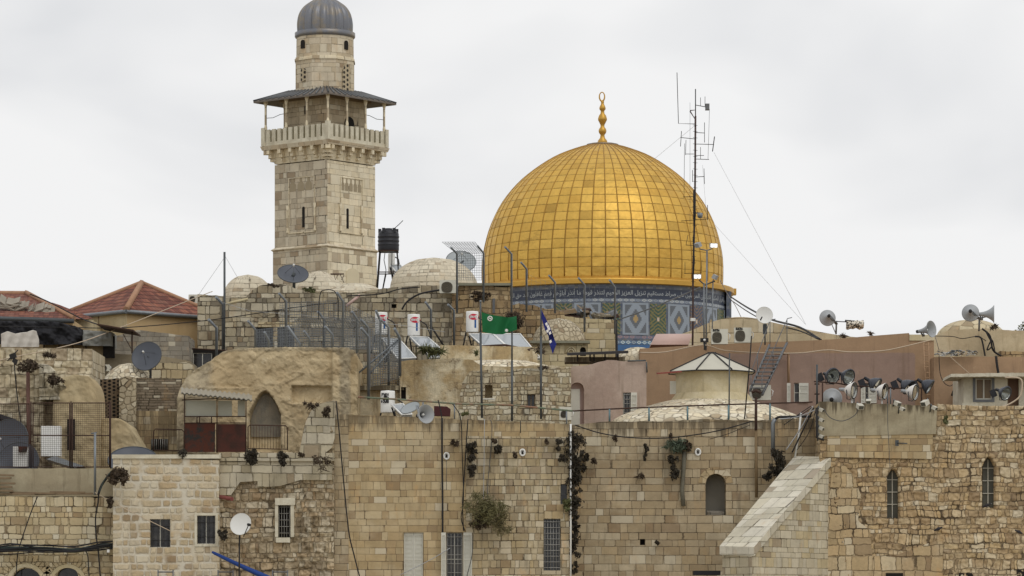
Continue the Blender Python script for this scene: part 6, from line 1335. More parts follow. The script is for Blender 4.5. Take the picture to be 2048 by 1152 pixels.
rt = root('drainpipe', 'tall rusty vent pipe before the grey brown wall', 'pipe', P(1512, 990, 150.7)); MB().ptube([(1512, 795, 150.7), (1512, 860, 150.7)], 2.8, 8).build('upper_pipe', m_rustbar, rt); MB().ptube([(1512, 860, 150.75), (1513, 995, 150.75)], 3, 8).build('lower_pipe', simple('brown_clay_pipe', C(112, 92, 62), .8, 0, .25), rt)
MB().ptube([(1503, 785, 150.5), (1512, 781, 150.5), (1522, 786, 150.5)], 3, 7).build('hood', m_rustbar, rt)
rt = root('cable_duct', 'bent grey duct with a black hood by the bracket column', 'duct', P(1546, 905, 150.5)); MB().ptube([(1546, 912, 150.5), (1546, 846, 150.5), (1550, 838, 150.5)], 4.2, 8).build('duct', m_galv, rt); MB().ptube([(1550, 838, 150.5), (1558, 834, 150.5), (1622, 833, 150.2)], 2.6, 7).build('hood', m_cable, rt)
# ladder and stair
ld = root('ladder', 'beige ladder fixed to the corner of the terracotta building', 'ladder', P(1854, 805, 170.3))
MB().ptube([(1847, 684, 170.3), (1853, 806, 170.3)], 1, 5).build('rail', m_beigepipe, ld); MB().ptube([(1857, 684, 170.3), (1860, 806, 170.3)], 1, 5).build('rail', m_beigepipe, ld)
for i in range(11): y = 690+i*11; MB().ptube([(1847+(y-684)*.05, y, 170.3), (1857+(y-684)*.025, y, 170.3)], .9, 5).build('rung', m_beigepipe, ld)
st = root('roof_stair', 'grey steel stair with open treads climbing to the terracotta roof', 'stair', P(1535, 800, 168.))
Y1, Y2 = 167., 171.
MB().ptube([(1500, 782, Y1), (1539, 690, Y2)], 2.6, 4).build('stringer', m_gpaint, st); MB().ptube([(1524, 790, Y1), (1574, 686, Y2)], 2.8, 4).build('stringer', m_gpaint, st)
for i in range(11):
    t = i/10.5; xa, ya, xb = 1501+38*t, 776-84*t, 1529+45*t; Yt_ = Y1+(Y2-Y1)*t; q = P((xa+xb)/2, ya, Yt_); MB().obox(q, ((X(xb, Yt_)-X(xa, Yt_))/2, 0, 0), (0, .13, 0), (0, 0, .025)).build('tread', m_gpaint, st)
b = MB()
for q in ([(1502, 745, Y1), (1540, 640, Y2), (1551, 638, Y2)], [(1524, 750, Y1), (1575, 637, Y2), (1584, 635, Y2)], [(1502, 745, Y1), (1502, 782, Y1)], [(1524, 750, Y1), (1524, 790, Y1)], [(1546, 700, Y2-1), (1546, 745, Y2-1)], [(1540, 640, Y2), (1540, 690, Y2)], [(1574, 638, Y2), (1574, 686, Y2)], [(1515, 706, 168.7), (1515, 752, 168.7)]): b.ptube(q, .9, 5)
b.build('handrail', m_gpaint, st)

# antenna mast and its lamps
YN2 = 173.; am = root('antenna_mast', 'tall rusty lattice pole crowded with thin antennas', 'antenna mast', P(1387, 700, YN2))
MB().ptube([(1391, 232, YN2), (1390, 400, YN2), (1386, 560, YN2), (1386, 640, YN2), (1385, 700, YN2)], 2, 7).build('pole', simple('rusty_mast_steel', C(72, 56, 52), .85, .1, .35, 3), am)
MB().ptube([(1391, 178, YN2), (1391, 235, YN2)], 1.1, 6).build('top_tube', m_pole, am)
for i in range(26): y = 250+i*12.5; x = 1390-(max(0, y-400)*.025); MB().ptube([(x-4, y, YN2), (x+5, y+1, YN2-.1)], .5, 4).build('climbing_peg', m_iron, am)
AN = [([(1391, 248), (1357, 247), (1354, 145)], 1), ([(1391, 210), (1412, 214)], 1), ([(1401, 195), (1401, 212)], .7), ([(1410, 193), (1410, 212)], .7), ([(1391, 265), (1409, 266)], .9), ([(1409, 245), (1409, 285)], .8), ([(1361, 275), (1391, 278)], .9), ([(1363, 262), (1361, 293)], .9), ([(1391, 288), (1428, 289)], .9), ([(1429, 273), (1425, 303)], 1.3), ([(1419, 218), (1416, 318)], .5), ([(1391, 318), (1418, 319)], .9), ([(1391, 311), (1408, 311)], .8), ([(1401, 294), (1401, 318)], .7), ([(1371, 308), (1388, 308)], .8), ([(1372, 280), (1371, 310)], .8), ([(1369, 287), (1368, 395)], .6), ([(1366, 394), (1390, 393)], .9), ([(1390, 354), (1408, 353)], .9), ([(1408, 337), (1409, 368)], .8), ([(1385, 340), (1385, 364)], .8), ([(1362, 442), (1416, 438)], .8), ([(1415, 410), (1415, 440)], .9), ([(1372, 490), (1388, 491)], .8), ([(1376, 470), (1372, 490)], .7), ([(1380, 205), (1380, 470)], .4), ([(1368, 547), (1404, 546)], .8), ([(1370, 525), (1370, 547)], .7), ([(1404, 520), (1402, 546)], .7)]
for q, w_ in AN: MB().ptube([(x, y, YN2-.25) for x, y in q], w_*.75, 5).build('antenna', m_iron if w_ > .5 else m_pole, am)
MB().pbox(1411, 207, 1419, 219, YN2-.4, .35).build('radio_box', m_gpaint, am)
MB().ptube([(1380, 221, YN2), (1391, 220, YN2), (1391, 240, YN2), (1380, 222, YN2)], 1.3, 4).build('pulley_bracket', m_rustbar, am)
MB().lathe([(.001, -.12), (.1, -.08), (.13, 0), (.13, .14), (.001, .16)], 14, P(1400, 432, YN2-.4)).build('camera_dome', m_galv, am); MB().ptube([(1388, 426, YN2), (1400, 426, YN2-.4)], 1.3, 5).build('camera_arm', m_pole, am)
b = MB()
for k in range(3): b.ptube([(1389-k, 380, YN2-.15), (1391-k*2, 430, YN2-.18), (1386+k, 480, YN2-.15), (1389-k, 520, YN2-.2), (1386, 565, YN2-.15)], 1, 5)
b.build('cable_bundle', m_cable, am); MB().pbox(1381, 636, 1391, 642, YN2-.3, .05).build('small_plate', m_tank, am)
for pts in ([(1428, 305, YN2), (1612, 650, 180)], [(1391, 250, YN2), (1300, 325, 190)], [(1430, 450, YN2), (1610, 648, 180)], [(1405, 330, YN2), (1412, 420, YN2), (1416, 450, YN2)]): MB().ptube(pts, .3, 3).build('guy_wire', m_wire, am)
em = Mat('lit_lamp_glass'); em.b.inputs['Emission Strength'].default_value = 2.2; em.b.inputs['Emission Color'].default_value = (1, .96, .9, 1); m_lit = em.done((.9, .88, .85, 1), .3)
lp = root('lamp_pole', 'thin pole with two lit spotlights and two dark ones beside the antenna mast', 'lamp post', P(1413, 700, 172)); YL2 = 172.
MB().ptube([(1414, 500, YL2), (1412, 700, YL2)], 1.6, 7).build('pole', m_galv, lp); MB().ptube([(1400, 498, YL2), (1414, 501, YL2), (1424, 497, YL2)], 1.2, 5).build('crossarm', m_galv, lp)
MB().ptube([(1398, 560, YL2), (1410, 570, YL2), (1430, 562, YL2)], 1.5, 5).build('crossarm', m_pole, lp)
MB().ptube([(1426, 560, YL2), (1424, 690, YL2)], 1.2, 6).build('pole', m_galv, lp); MB().ptube([(1408, 566, YL2), (1408, 690, YL2)], 1.6, 6).build('pole', m_galv, lp)
for cx, cy, lit, yw in ((1396, 490, 0, -60), (1427, 491, 1, 10), (1395, 553, 1, -6), (1430, 554, 0, 70)):
    d = vdir(yw, -28 if not lit else -8); x = Vector((-d.y, d.x, 0)).normalized(); z = x.cross(d); c = P(cx, cy, YL2-.2); u = 7.5*YL2/F
    h = MB().obox(c, x*u, d*u*.5, z*u*.6).build('spotlight', m_horn, lp, 'lit spotlight' if lit else 'unlit spotlight')
    if lit:
        for s in (-1, 1): MB().obox(c+d*(u*.53)+x*(s*u*.46), x*u*.36, d*.02, z*u*.42).build('lit_glass', m_lit, h)
bpy.context.view_layer.update()
# ================= PLANTS, CABLES, SMALL THINGS =================
def bush(cx, cy, w, h, Y, kind, mat, label, n=350, leaf=.07, depth=.35, lean=(0, 0), name='wall_plant', cat='plant', group='plants rooted in the old walls', stem=True):
    rt = root(name, label, cat, P(cx, cy+h/2, Y), group); b = MB(); s = MB(); px = Y/F; c = P(cx, cy, Y); W2, H2 = w*px/2, h*px/2
    r0 = P(cx-lean[0]*w*.5, cy-h*.35 if kind != 'round' else cy, Y+.05); cl = []
    n = int(n*1.7); leaf *= 1.15
    for k in range(max(5, int(n/32))):
        if kind == 'hang': t = rnd.random(); q = (rnd.gauss(0, .5)*(1-.4*t), .95-1.9*t)
        elif kind == 'spray': a = rnd.uniform(-.3, pi+.3) if lean[1] >= 0 else rnd.uniform(0, 2*pi); q = (rnd.gauss(0, .45), rnd.gauss(0, .4))
        else: a = rnd.uniform(0, 2*pi); q_ = rnd.random()**.5*.8; q = (q_*math.cos(a), q_*math.sin(a))
        cl.append((q[0]+lean[0]*(.5-q[1]*.5), q[1], rnd.uniform(.18, .42), rnd.uniform(-.5, 0)))
    for i in range(n):
        q = rnd.choice(cl); x = q[0]+rnd.gauss(0, q[2]*.6); z = q[1]+rnd.gauss(0, q[2]*.55*min(1, w/h*1.2)); y = -abs(rnd.gauss(0, depth*.5))+q[3]*depth
        if x*x+z*z > 1.5: x *= .7; z *= .7
        p = c+Vector((x*W2, y, z*H2)); L = leaf*rnd.uniform(.5, 1.3)
        d = Vector((rnd.gauss(0, 1)+lean[0], rnd.gauss(0, 1), rnd.gauss(0, 1)-(.9 if kind == 'hang' else -.2))).normalized(); u = d.orthogonal().normalized(); u.rotate(Matrix.Rotation(rnd.uniform(0, 6.3), 3, d))
        if kind == 'spray' and rnd.random() < .6: L *= 2.4; wd = L*.1
        else: wd = L*.42
        b.face([p-d*L, p+u*wd, p+d*L, p-u*wd])
    for k in range(min(len(cl), 14)):
        q = cl[k]; e = c+Vector((q[0]*W2, -.1, q[1]*H2)); s.tube([r0, r0.lerp(e, .5)+Vector((0, -.08, .02)), e], .014, 4, False, r2=.006)
    b.build('foliage', mat, rt)
    if stem: s.build('stems', m_foilb, rt)
    return rt
YAp = 148.9
bush(944, 905, 20, 40, YAp, 'hang', m_foild, 'dark caper clump left of centre, upper half of a long hanging pair', 420)
bush(943, 941, 17, 26, YAp, 'hang', m_foild, 'dark caper clump directly under the longer one left of centre', 220)
bush(994, 900, 18, 20, YAp, 'round', m_foild, 'small round dark clump between the two white vent rings', 200)
bush(989, 882, 9, 11, YAp, 'round', m_foilb, 'tiny brown sprig above the small round clump', 60)
bush(1031, 909, 11, 14, YAp, 'round', m_foilb, 'tiny brown tuft just left of the right vent ring', 60)
bush(910, 886, 22, 12, YAp, 'spray', m_foilb, 'faint dry twigs near the thick black cable', 60, stem=False)
bush(1094, 884, 9, 13, YAp, 'round', m_foilb, 'little brown tuft at top right of the pale squared stones', 60)
bush(1116, 889, 15, 22, YAp, 'hang', m_foild, 'dark tuft just left of the long creeper, middle height', 150)
bush(1123, 917, 14, 18, YAp, 'round', m_foild, 'dark tuft just left of the long creeper, lower', 130)
bush(1147, 905, 34, 86, 149.3, 'hang', m_foild, 'upper part of the long dark creeper in the wall angle', 900, depth=.5)
bush(1149, 985, 32, 110, 149.3, 'hang', m_foild, 'middle part of the long dark creeper in the wall angle', 900, depth=.5)
bush(1148, 1085, 25, 140, 149.6, 'hang', m_foild, 'lowest part of the long dark creeper in the wall angle', 700, depth=.4)
bush(1132, 1010, 22, 30, YAp, 'round', m_foil, 'green leafy tuft on the small window by the creeper', 160)
bush(1168, 927, 17, 44, 150.9, 'hang', m_foild, 'hanging dark clump just right of the creeper', 300)
bush(1187, 925, 11, 18, 150.9, 'round', m_foilb, 'small tuft right of the hanging dark clump', 90)
bush(1290, 905, 12, 30, 150.9, 'hang', m_foild, 'narrow dark tuft alone on the grey brown wall', 140)
bush(1231, 877, 10, 16, 150.9, 'round', m_foilb, 'small dry tuft near the sagging cable', 70)
bush(1340, 874, 12, 14, 150.9, 'round', m_foilb, 'small tuft at the coping above the green spray', 60)
bush(1352, 892, 52, 26, 150.9, 'spray', simple('blue_green_leaf', C(78, 88, 72, 1.1), .8, 0, .3, 8), 'blue green feathery spray on the grey brown wall', 330)
bush(1374, 892, 18, 22, 150.9, 'round', m_foilb, 'round brown tuft beside the feathery spray', 200)
bush(1346, 933, 21, 46, 150.9, 'hang', m_foild, 'fat drooping dark clump under the feathery spray', 420)
bush(1278, 953, 26, 12, 150.9, 'spray', m_foilb, 'bare dry twig low on the grey brown wall', 30)
bush(1313, 1086, 8, 12, 150.9, 'round', m_foild, 'tiny tuft right of the small square hole', 50)
bush(1551, 928, 30, 54, 150.4, 'hang', m_foild, 'dark shrub growing against the top of the sloping coping', 600, lean=(.5, 0), depth=.6)
bush(1532, 950, 18, 24, 150.5, 'round', m_foild, 'small dark shrub at the foot of the sloping coping shrub', 160)
bush(970, 1020, 76, 62, 148.7, 'spray', simple('olive_leaf', C(98, 94, 64, 1.1), .85, 0, .5, 9), 'big olive green bush hanging over the pale squared stones', 1100, leaf=.06, depth=.7, lean=(.35, 1)); bush(1000, 1052, 40, 46, 148.6, 'spray', simple('dry_olive_leaf', C(112, 104, 76, 1.1), .85, 0, .4, 9), 'drier trailing lower right branches of the big olive bush', 260, leaf=.06, lean=(.3, 1)); bush(960, 1044, 40, 36, 148.75, 'round', m_foilb, 'dead brown underside of the big olive bush', 260)
bush(503, 914, 28, 30, 148.1, 'hang', m_foild, 'brown clump below the left end of the niche railing', 420)
bush(567, 917, 20, 26, 148.1, 'hang', m_foild, 'brown clump below the right end of the niche railing', 280)
bush(605, 911, 18, 13, 148.1, 'round', m_foilb, 'little clump left of the whitish corner', 120)
bush(641, 928, 42, 44, 148.1, 'spray', m_foilb, 'bare roots trailing down the whitish corner', 90)
bush(657, 826, 22, 22, 148., 'round', m_foilb, 'dry clump high on the whitish corner', 150); bush(622, 812, 26, 18, 148., 'spray', m_foilb, 'sparse dry tuft on the sloping top of the whitish corner', 80)
bush(367, 905, 20, 22, 148.3, 'round', m_foild, 'grey clump under the rusty shed', 200)
bush(238, 954, 40, 34, 147.6, 'round', m_foilb, 'rust brown shrub at the top left corner of the white house', 600, depth=.5)
bush(222, 1004, 16, 22, 148.2, 'hang', m_foilb, 'small brown tuft under the rust brown shrub', 150)
bush(446, 1068, 18, 26, 147.8, 'round', m_foild, 'dark tuft right of the pale framed window', 200)
bush(1890, 841, 9, 20, 148., 'round', m_foil, 'small green tuft at the left end of the upper rubble', 140)
bush(60, 733, 50, 26, 155.4, 'round', m_foilb, 'dry tangled brush over the red drainpipe', 380, depth=.5)
bush(100, 712, 24, 16, 155.6, 'spray', m_foilb, 'dry twigs left of the broken pale ledge', 110)
bush(112, 762, 34, 26, 155.2, 'round', m_foilb, 'dry brush under the broken pale ledge', 260)
bush(862, 704, 44, 20, 159.6, 'spray', m_foil, 'spiky green agave before the middle solar panel', 160, leaf=.12, name='agave'); bush(950, 706, 12, 8, 159.6, 'spray', m_foil, 'small sprig on the wall under the flag', 40)
bush(618, 581, 26, 12, 178.6, 'round', m_foil, 'green weed on the humped roofline', 150)
bush(547, 572, 30, 8, 178.6, 'round', m_foilb, 'dry weeds on top of the hump', 90)
bush(1078, 704, 30, 22, 159.4, 'spray', m_foilb, 'dry branching weed at the foot of the blue flag', 60); bush(1085, 736, 26, 10, 159.6, 'spray', m_foilb, 'dry weed on the parapet by the right flagpole', 50)
bush(1028, 640, 46, 34, 178.6, 'round', m_foilb, 'brown overgrowth on the ruined stub wall', 500, depth=.7); bush(960, 594, 50, 22, 178.2, 'round', m_foilb, 'dry overgrowth on the brown end wall', 300)
bush(930, 829, 14, 10, 148.7, 'round', m_foil, 'little green weed on the front parapet', 70)
bush(1990, 655, 20, 12, 178.4, 'spray', m_foilb, 'dry weeds beside the netted dome', 80); bush(1686, 672, 16, 8, 176, 'spray', m_foilb, 'dry weeds behind the cloth wrapped loudspeaker', 40)
bush(1741, 668, 10, 10, 176, 'spray', m_foilb, 'single dry weed right of the wrapped loudspeaker', 30)
bush(-4, 908, 12, 14, 150.4, 'round', simple('bright_leaf', C(96, 120, 40, 1.1), .8), 'bright green sprig at the left edge', 90)
# tree at the right edge
tr = root('evergreen_tree', 'dark green treetop at the far right edge behind the parapet', 'tree', (X(2062, 200.), 200, 0)); b = MB()
for i in range(2600):
    a, q, zz_ = rnd.uniform(0, 6.3), rnd.random()**.5, rnd.random(); r_ = 1.15*(1-zz_**2)*q*(.8+.4*math.sin(a*3)); p = Vector((X(2062, 200)+r_*math.cos(a), 200+r_*math.sin(a), Z(700, 200)+zz_*1.95)); d = Vector((rnd.gauss(0, 1), rnd.gauss(0, 1), rnd.gauss(0, 1))).normalized(); u = d.orthogonal()*.035; b.face([p-d*.08, p+u, p+d*.08, p-u])
b.build('crown', m_foil, tr); MB().tube([(X(2062, 200), 200, 0), (X(2062, 200), 200, Z(690, 200))], .25, 8, r2=.1).build('trunk', m_wood, tr)

def cable(pts, r, mat, label, name='cable', grp=None, sub=5):
    n = len(pts); q = []
    if n > 2:
        pp = [pts[0]]+list(pts)+[pts[-1]]
        for i in range(1, n):
            p0, p1, p2, p3 = pp[i-1:i+3]
            for j in range(sub): t = j/sub; q.append(tuple(.5*((2*p1[c])+(-p0[c]+p2[c])*t+(2*p0[c]-5*p1[c]+4*p2[c]-p3[c])*t*t+(-p0[c]+3*p1[c]-3*p2[c]+p3[c])*t**3) for c in range(3)))
        q.append(pts[-1])
    else: q = pts
    return tag(MB().ptube(q, r, 5).build(name, mat), label, 'cable', grp)
def yy(Y, *p): return [(a, b_, Y) for a, b_ in p]
cable([(-30, 728, 153), (18, 716, 154), (140, 690, 160), (225, 661, 165), (395, 594, 176), (425, 583, 177)], .9, m_bcable, 'pale rope rising from the left wall to the mast')
cable([(-30, 652, 162), (140, 655, 164), (250, 655, 168), (420, 640, 172), (575, 617, 170), (640, 608, 168), (673, 607, 165)], 1., m_cable, 'long black cable crossing the yellow house')
cable([(60, 588, 175), (100, 605, 174.5), (170, 640, 172), (235, 660, 167)], 1.3, m_cable, 'black cable running down over the left tiled roof')
cable([(1462, 594, 290), (1500, 618, 230), (1545, 640, 190), (1600, 655, 182), (1642, 680, 175)], 1.4, m_cable, 'thick black cable from the drum to the terracotta roof')
cable([(1462, 600, 290), (1500, 626, 230), (1545, 648, 190), (1600, 662, 182), (1636, 678, 175)], .9, m_cable, 'thinner black cable just under the thick one')
cable([(1440, 560, 172), (1456, 590, 173), (1470, 610, 174), (1482, 634, 180)], .7, m_wire, 'thin grey wire from the lamp pole to the vault')
cable([(1232, 641, 178), (1310, 613, 176), (1400, 575, 173)], 1.3, m_galv, 'grey strut wire sloping up to the antenna mast')
cable(yy(171.6, (1280, 705), (1330, 704), (1405, 690), (1450, 701), (1530, 706), (1600, 706), (1655, 700), (1700, 704), (1760, 702), (1800, 695), (1862, 680)), 1.1, m_bcable, 'pale conduit wandering along the terracotta wall')
cable(yy(150.6, (1150, 850), (1200, 866), (1260, 875), (1330, 876), (1400, 868), (1450, 858), (1506, 842)), 1.2, m_cable, 'black cable sagging across the grey brown wall')
cable(yy(150.7, (1420, 878), (1455, 868), (1500, 850)), .6, m_cable, 'thin cable under the sagging black one')
cable(yy(148.8, (884, 836), (884, 900), (885, 1000), (885, 1066)), 2.0, m_cable, 'thick black vertical cable above the open shutters')
cable(yy(148.8, (876, 800), (881, 820), (884, 838)), 1.2, m_cable, 'short black cable hooked over the rail')
cable(yy(148.8, (905, 808), (921, 836), (924, 900), (927, 1000), (922, 1035), (930, 1062)), 1.0, m_cable, 'thin dark cable bending beside the big bush')
cable(yy(148.75, (936, 838), (933, 880), (928, 960), (925, 1010), (927, 1062)), 1.2, m_cable, 'dark cable crossing the thin bending one')
cable(yy(148.8, (969, 838), (968, 930), (967, 1000)), .7, m_wire, 'faint grey wire left of the small round clump')
cable(yy(148.8, (980, 840), (984, 850), (982, 900), (976, 960), (974, 1000)), .7, m_pole, 'faint wire leading down into the big bush')
cable(yy(148.8, (1041, 842), (1041, 866)), 1, m_cable, 'short stub of cable under the parapet')
cable(yy(148.8, (946, 1068), (944, 1110), (934, 1152), (930, 1180)), .8, m_pole, 'thin wire beside the folded shutter')
cable(yy(148.3, (672, 802), (677, 850), (686, 950), (697, 1060), (708, 1110), (726, 1180)), 1.4, m_iron, 'dark cable slanting down the left of the ashlar front')
cable(yy(148.6, (800, 1150), (860, 1120), (900, 1096)), .8, m_wire, 'pale line tied to the open shutter')
# left: cable bundle and hanging cables
rt = root('cable_bundle', 'thick sagging bundle of black cables in green netting', 'cable bundle', P(120, 1110, 148.6))
base = [(-40, 1100), (20, 1097), (90, 1098), (150, 1101), (200, 1092), (240, 1092), (258, 1106), (285, 1132), (320, 1160), (340, 1180)]
MB().ptube([(x, y, 148.6) for x, y in smooth_prof(base, 4)], 4.6, 8).build('green_netting', m_gcable, rt)
for k in range(7):
    q = [(x, y+rnd.uniform(-7, 7)+(k-3)*1.5, 148.35+rnd.uniform(-.1, .05)) for x, y in base]; MB().ptube([p+(q[0][2],) for p in smooth_prof([(a[0], a[1]) for a in q], 4)], rnd.uniform(.9, 1.7), 5).build('strand', m_cable, rt)
MB().pbox(214, 1099, 219, 1105, 148.3, .05).build('white_label', m_tank, rt)
cable(yy(148.5, (246, 1098), (250, 1110), (252, 1130), (252, 1190)), 2.2, simple('dark_green_pipe', C(44, 74, 66), .7), 'dark green pipe dropping from the cable bundle')
cable(yy(148.4, (168, 1100), (176, 1115), (179, 1190)), 1.2, m_cable, 'short black cable dropping from the middle of the bundle')
cable(yy(148.6, (75, 993), (60, 1030), (40, 1090), (34, 1120), (31, 1190)), 1.2, m_cable, 'black cable slanting left down the yellow stone front')
cable(yy(148.4, (197, 985), (196, 1005), (191, 1035), (192, 1070), (197, 1110), (203, 1190)), 1.5, m_cable, 'heavier black cable right of the slanting one')
cable(yy(148.2, (250, 938), (228, 942), (206, 966), (196, 990)), 2.6, m_cable, 'bunch of black cables arching over the white house corner')
cable(yy(148.1, (252, 936), (230, 938), (210, 958), (199, 985)), 1.3, m_gcable, 'green tinted cable following the arching bunch')
cable([(190, 985, 148.5), (255, 1020, 147.8), (300, 1042, 147.7), (341, 1062, 147.7)], .8, m_bcable, 'white string stretched to the left window')
cable(yy(155, (28, 722), (33, 780), (42, 850), (47, 893)), 1.2, m_cable, 'black wire hanging down before the left ruin')
rt = tag(MB().obox(P(26, 712, 153.8), (.13, 0, .05), (0, .1, 0), (-.03, 0, .1)).obox(P(30, 722, 153.8), (.09, 0, -.06), (0, .08, 0), (.03, 0, .1)).ptube([(15, 722, 153.8), (36, 700, 153.8)], 1.2, 5).build('junction_clamp', m_iron), 'black cable clamp hung on the pale rope', 'clamp')
tag(MB().ptube([(190, 866, 148.7), (190, 990, 148.7)], 2.5, 8).ptube([(182, 867, 148.7), (194, 865, 148.7)], 1.2, 5).build('galvanised_post', m_galv), 'galvanised post at the right end of the grey upstand', 'post')
tag(MB().prism([P(x, y, 151.8) for x, y in ((36, 893), (54, 893), (52, 903), (38, 905))], (0, .3, 0)).build('red_lantern', m_rust), 'small rusty red lantern at the end of the hanging wire', 'lantern')
# planks
for i, (x0, x1, y, sl) in enumerate(((-30, 28, 949, 2), (-30, 22, 957, -1), (-30, 30, 966, 1), (-30, 24, 974, 0), (-30, 26, 981, 1), (20, 110, 985, 2), (60, 185, 988, -1), (100, 170, 984, 1), (-20, 70, 988, 0))):
    a, c = P(x0, y, 149.2), P(x1, y+sl, 149.0); tag(MB().obox((a+c)/2, (c-a)/2, (0, .12, 0), (0, 0, .035)).build('plank', m_wood), 'old grey plank, ' + ('topmost at the left edge', 'second from the top at the left edge', 'third from the top at the left edge', 'fourth from the top at the left edge', 'lowest short one at the left edge', 'long one ending near the middle of the upstand foot', 'longest one under the upstand', 'short one above the longest', 'long one lying lowest at the left')[i], 'plank', 'planks lying at the foot of the upstand')
# fabric pole at the bottom
rt = root('folded_parasol', 'furled blue fabric pointing up left at the bottom', 'parasol', P(540, 1160, 146.8)); MB().tube([P(424, 1104, 147), P(450, 1116, 147), P(480, 1132, 146.9), P(530, 1158, 146.8), P(600, 1190, 146.5)], .05, 8).tube([P(428, 1106, 147), P(480, 1131, 146.9), P(540, 1158, 146.8), P(610, 1192, 146.5)], .06, 8, r2=.15).build('fabric', m_bluetarp, rt)
for x0 in (316, 436, 545): tag(MB().ptube([(x0, 1144, 147.2), (x0+30, 1144, 147.2)], 1.4, 5).ptube([(x0, 1140, 147.2), (x0, 1190, 147.2)], 1.5, 5).ptube([(x0+30, 1140, 147.2), (x0+30, 1190, 147.2)], 1.5, 5).build('steel_trestle', m_gpaint), 'grey steel trestle top at the bottom edge, ' + {316: 'under the dark window', 436: 'left of the blue fabric', 545: 'right of the blue fabric'}[x0], 'trestle', 'steel trestles at the bottom edge')
# vents, pipes, small fittings
def ring(px, py, Y, label):
    rt = root('wall_vent', label, 'vent', P(px, py+7, Y)); M = [P(px+5*math.cos(2*pi*i/20), py+6.3*math.sin(2*pi*i/20), Y-.05) for i in range(21)]; MB().tube(M, .035, 6, False).build('ring', m_tank, rt); MB().lathe([(.001, .02), (.1, .02), (.1, 0)], 14, P(px, py, Y-.02), (0, -1, 0)).build('plate', m_dish, rt); MB().pbox(px-1.8, py-3, px+1.8, py+3, Y-.07, .04).build('flap', m_dark, rt)
ring(893, 912, 149, 'white ringed wall vent right of the thick black cable'); ring(1045, 905, 149, 'white ringed wall vent above the pale squared stones'); ring(1396, 904, 151, 'round white wall vent above the arched recess')
cable(yy(148.7, (893, 920), (893, 980)), .5, m_pole, 'thin stain like wire under the left vent ring')
tag(MB().ptube([(1141.5, 848, 148.8), (1141.5, 1190, 148.8)], 1.8, 8).build('white_downpipe', m_tank), 'slim white downpipe in the wall angle beside the creeper', 'pipe')
tag(MB().ptube([(1369, 903, 150.8), (1367, 940, 150.85), (1364, 980, 150.9), (1367, 1012, 150.9)], 4.2, 8, ).build('dead_root', simple('grey_dead_root', C(98, 94, 80), .9, 0, .3, 6)), 'grey hanging root below the feathery spray', 'root')
tag(MB().ptube([(437, 993, 148.2), (464, 998, 147.3)], 4, 10).build('red_drain_stub', simple('dull_red_pipe', C(112, 56, 50), .7)), 'short red drain stub beside the white house', 'pipe')
tag(MB().ptube([(452, 608, 178.6), (496, 598, 178.6)], 2.8, 8).build('sloping_pipe', m_lantern), 'pale pipe sloping along the far left of the back wall', 'pipe'); tag(MB().ptube([(693, 612, 178.4), (720, 590, 178.6)], 3, 8).build('sloping_pipe', m_pinkm), 'pinkish pipe stub slanting up at the fence middle', 'pipe')
cable(yy(178.6, (804, 619), (815, 603), (840, 588), (880, 580)), 2, m_cable, 'thick black hose curving up to the old air conditioner')
cable(yy(178.5, (694, 592), (760, 588), (800, 578), (840, 574)), 1.2, m_cable, 'black hose lying along the humped roofline')
cable(yy(165, (637, 640), (640, 590), (650, 580), (668, 582), (676, 600), (676, 640)), 1., m_cable, 'loose loop of black cable above the fence middle')
cable(yy(178, (860, 650), (893, 700)), 2, m_iron, 'straight dark strut leaning right of the middle boiler')
b = MB().prism([P(x, y, 150.3) for x, y in ((868, 812), (894, 813), (901, 818), (900, 832), (868, 831))], (0, .5, 0)).build('maroon_box', simple('maroon_sheet', C(70, 34, 36), .8)); tag(b, 'maroon metal box behind the large horn loudspeaker', 'box')
tag(MB().ptube([(880, 697, 168.), (1010, 690, 168), (1060, 700, 167.5)], 2.2, 8).build('rusty_roof_pipe', m_rustbar), 'long rusty pipe lying behind the flagpoles', 'pipe')
rt = root('rubble_heap', 'heap of scrap boards and broken stone on the cream block wall', 'rubble', P(1180, 640, 182.5))
for i in range(46): x = rnd.uniform(1105, 1226); y = 634-rnd.random()*18*(1-abs(x-1165)/90); p = P(x, y, 182.5+rnd.uniform(0, 1.5)); a = rnd.uniform(-1.3, 1.3); L = rnd.uniform(.12, .5); MB().obox(p, (L*math.cos(a), .1, L*math.sin(a)*.5), (0, rnd.uniform(.1, .3), .05), (-.05, 0, rnd.uniform(.04, .14))).build('scrap_piece', rnd.choice((m_wood, m_iron, m_conc, m_rustbar, m_gpaint)), rt)
cable([(1232, 640, 181), (1233, 690, 180.8), (1233, 720, 180.5)], 2.6, m_cable, 'thick black pipe at the edge of the blue drum')
# right side cable tangle
rt = root('cable_tangle', 'grey tangle of cables piled on the annex parapet', 'cable tangle', P(1915, 712, 170.2)); 
for k in range(34): x = 1872+rnd.random()*80; y_ = 711-rnd.random()*9; w_ = rnd.uniform(3, 9); q = [(x+w_*math.cos(j*.9), y_+w_*.35*math.sin(j*.9+.4*k)-abs(w_)*.1, 170.2+.15*math.sin(j*1.7+k)) for j in range(9)]; MB().ptube(q, rnd.uniform(.5, .8), 4).build('loop', rnd.choice((m_wire, m_bcable, m_pole, m_galv, m_dish)), rt)
cable(yy(178.4, (1964, 657), (1980, 672), (1986, 700), (2003, 712)), 2, m_cable, 'thick black hose curving down right of the double horn')
cable(yy(178.3, (1950, 673), (1962, 676), (1968, 700), (1970, 712)), 1.8, m_cable, 'black hose bending below the double horn')
cable(yy(178.3, (1972, 664), (1984, 690), (1974, 700), (1984, 680), (1990, 706)), 1.4, m_cable, 'looped black hose between the two bending hoses')
cable(yy(170.2, (1992, 712), (1994, 730), (1997, 748)), 2.6, m_cable, 'short thick black bunch above the white bay slab')
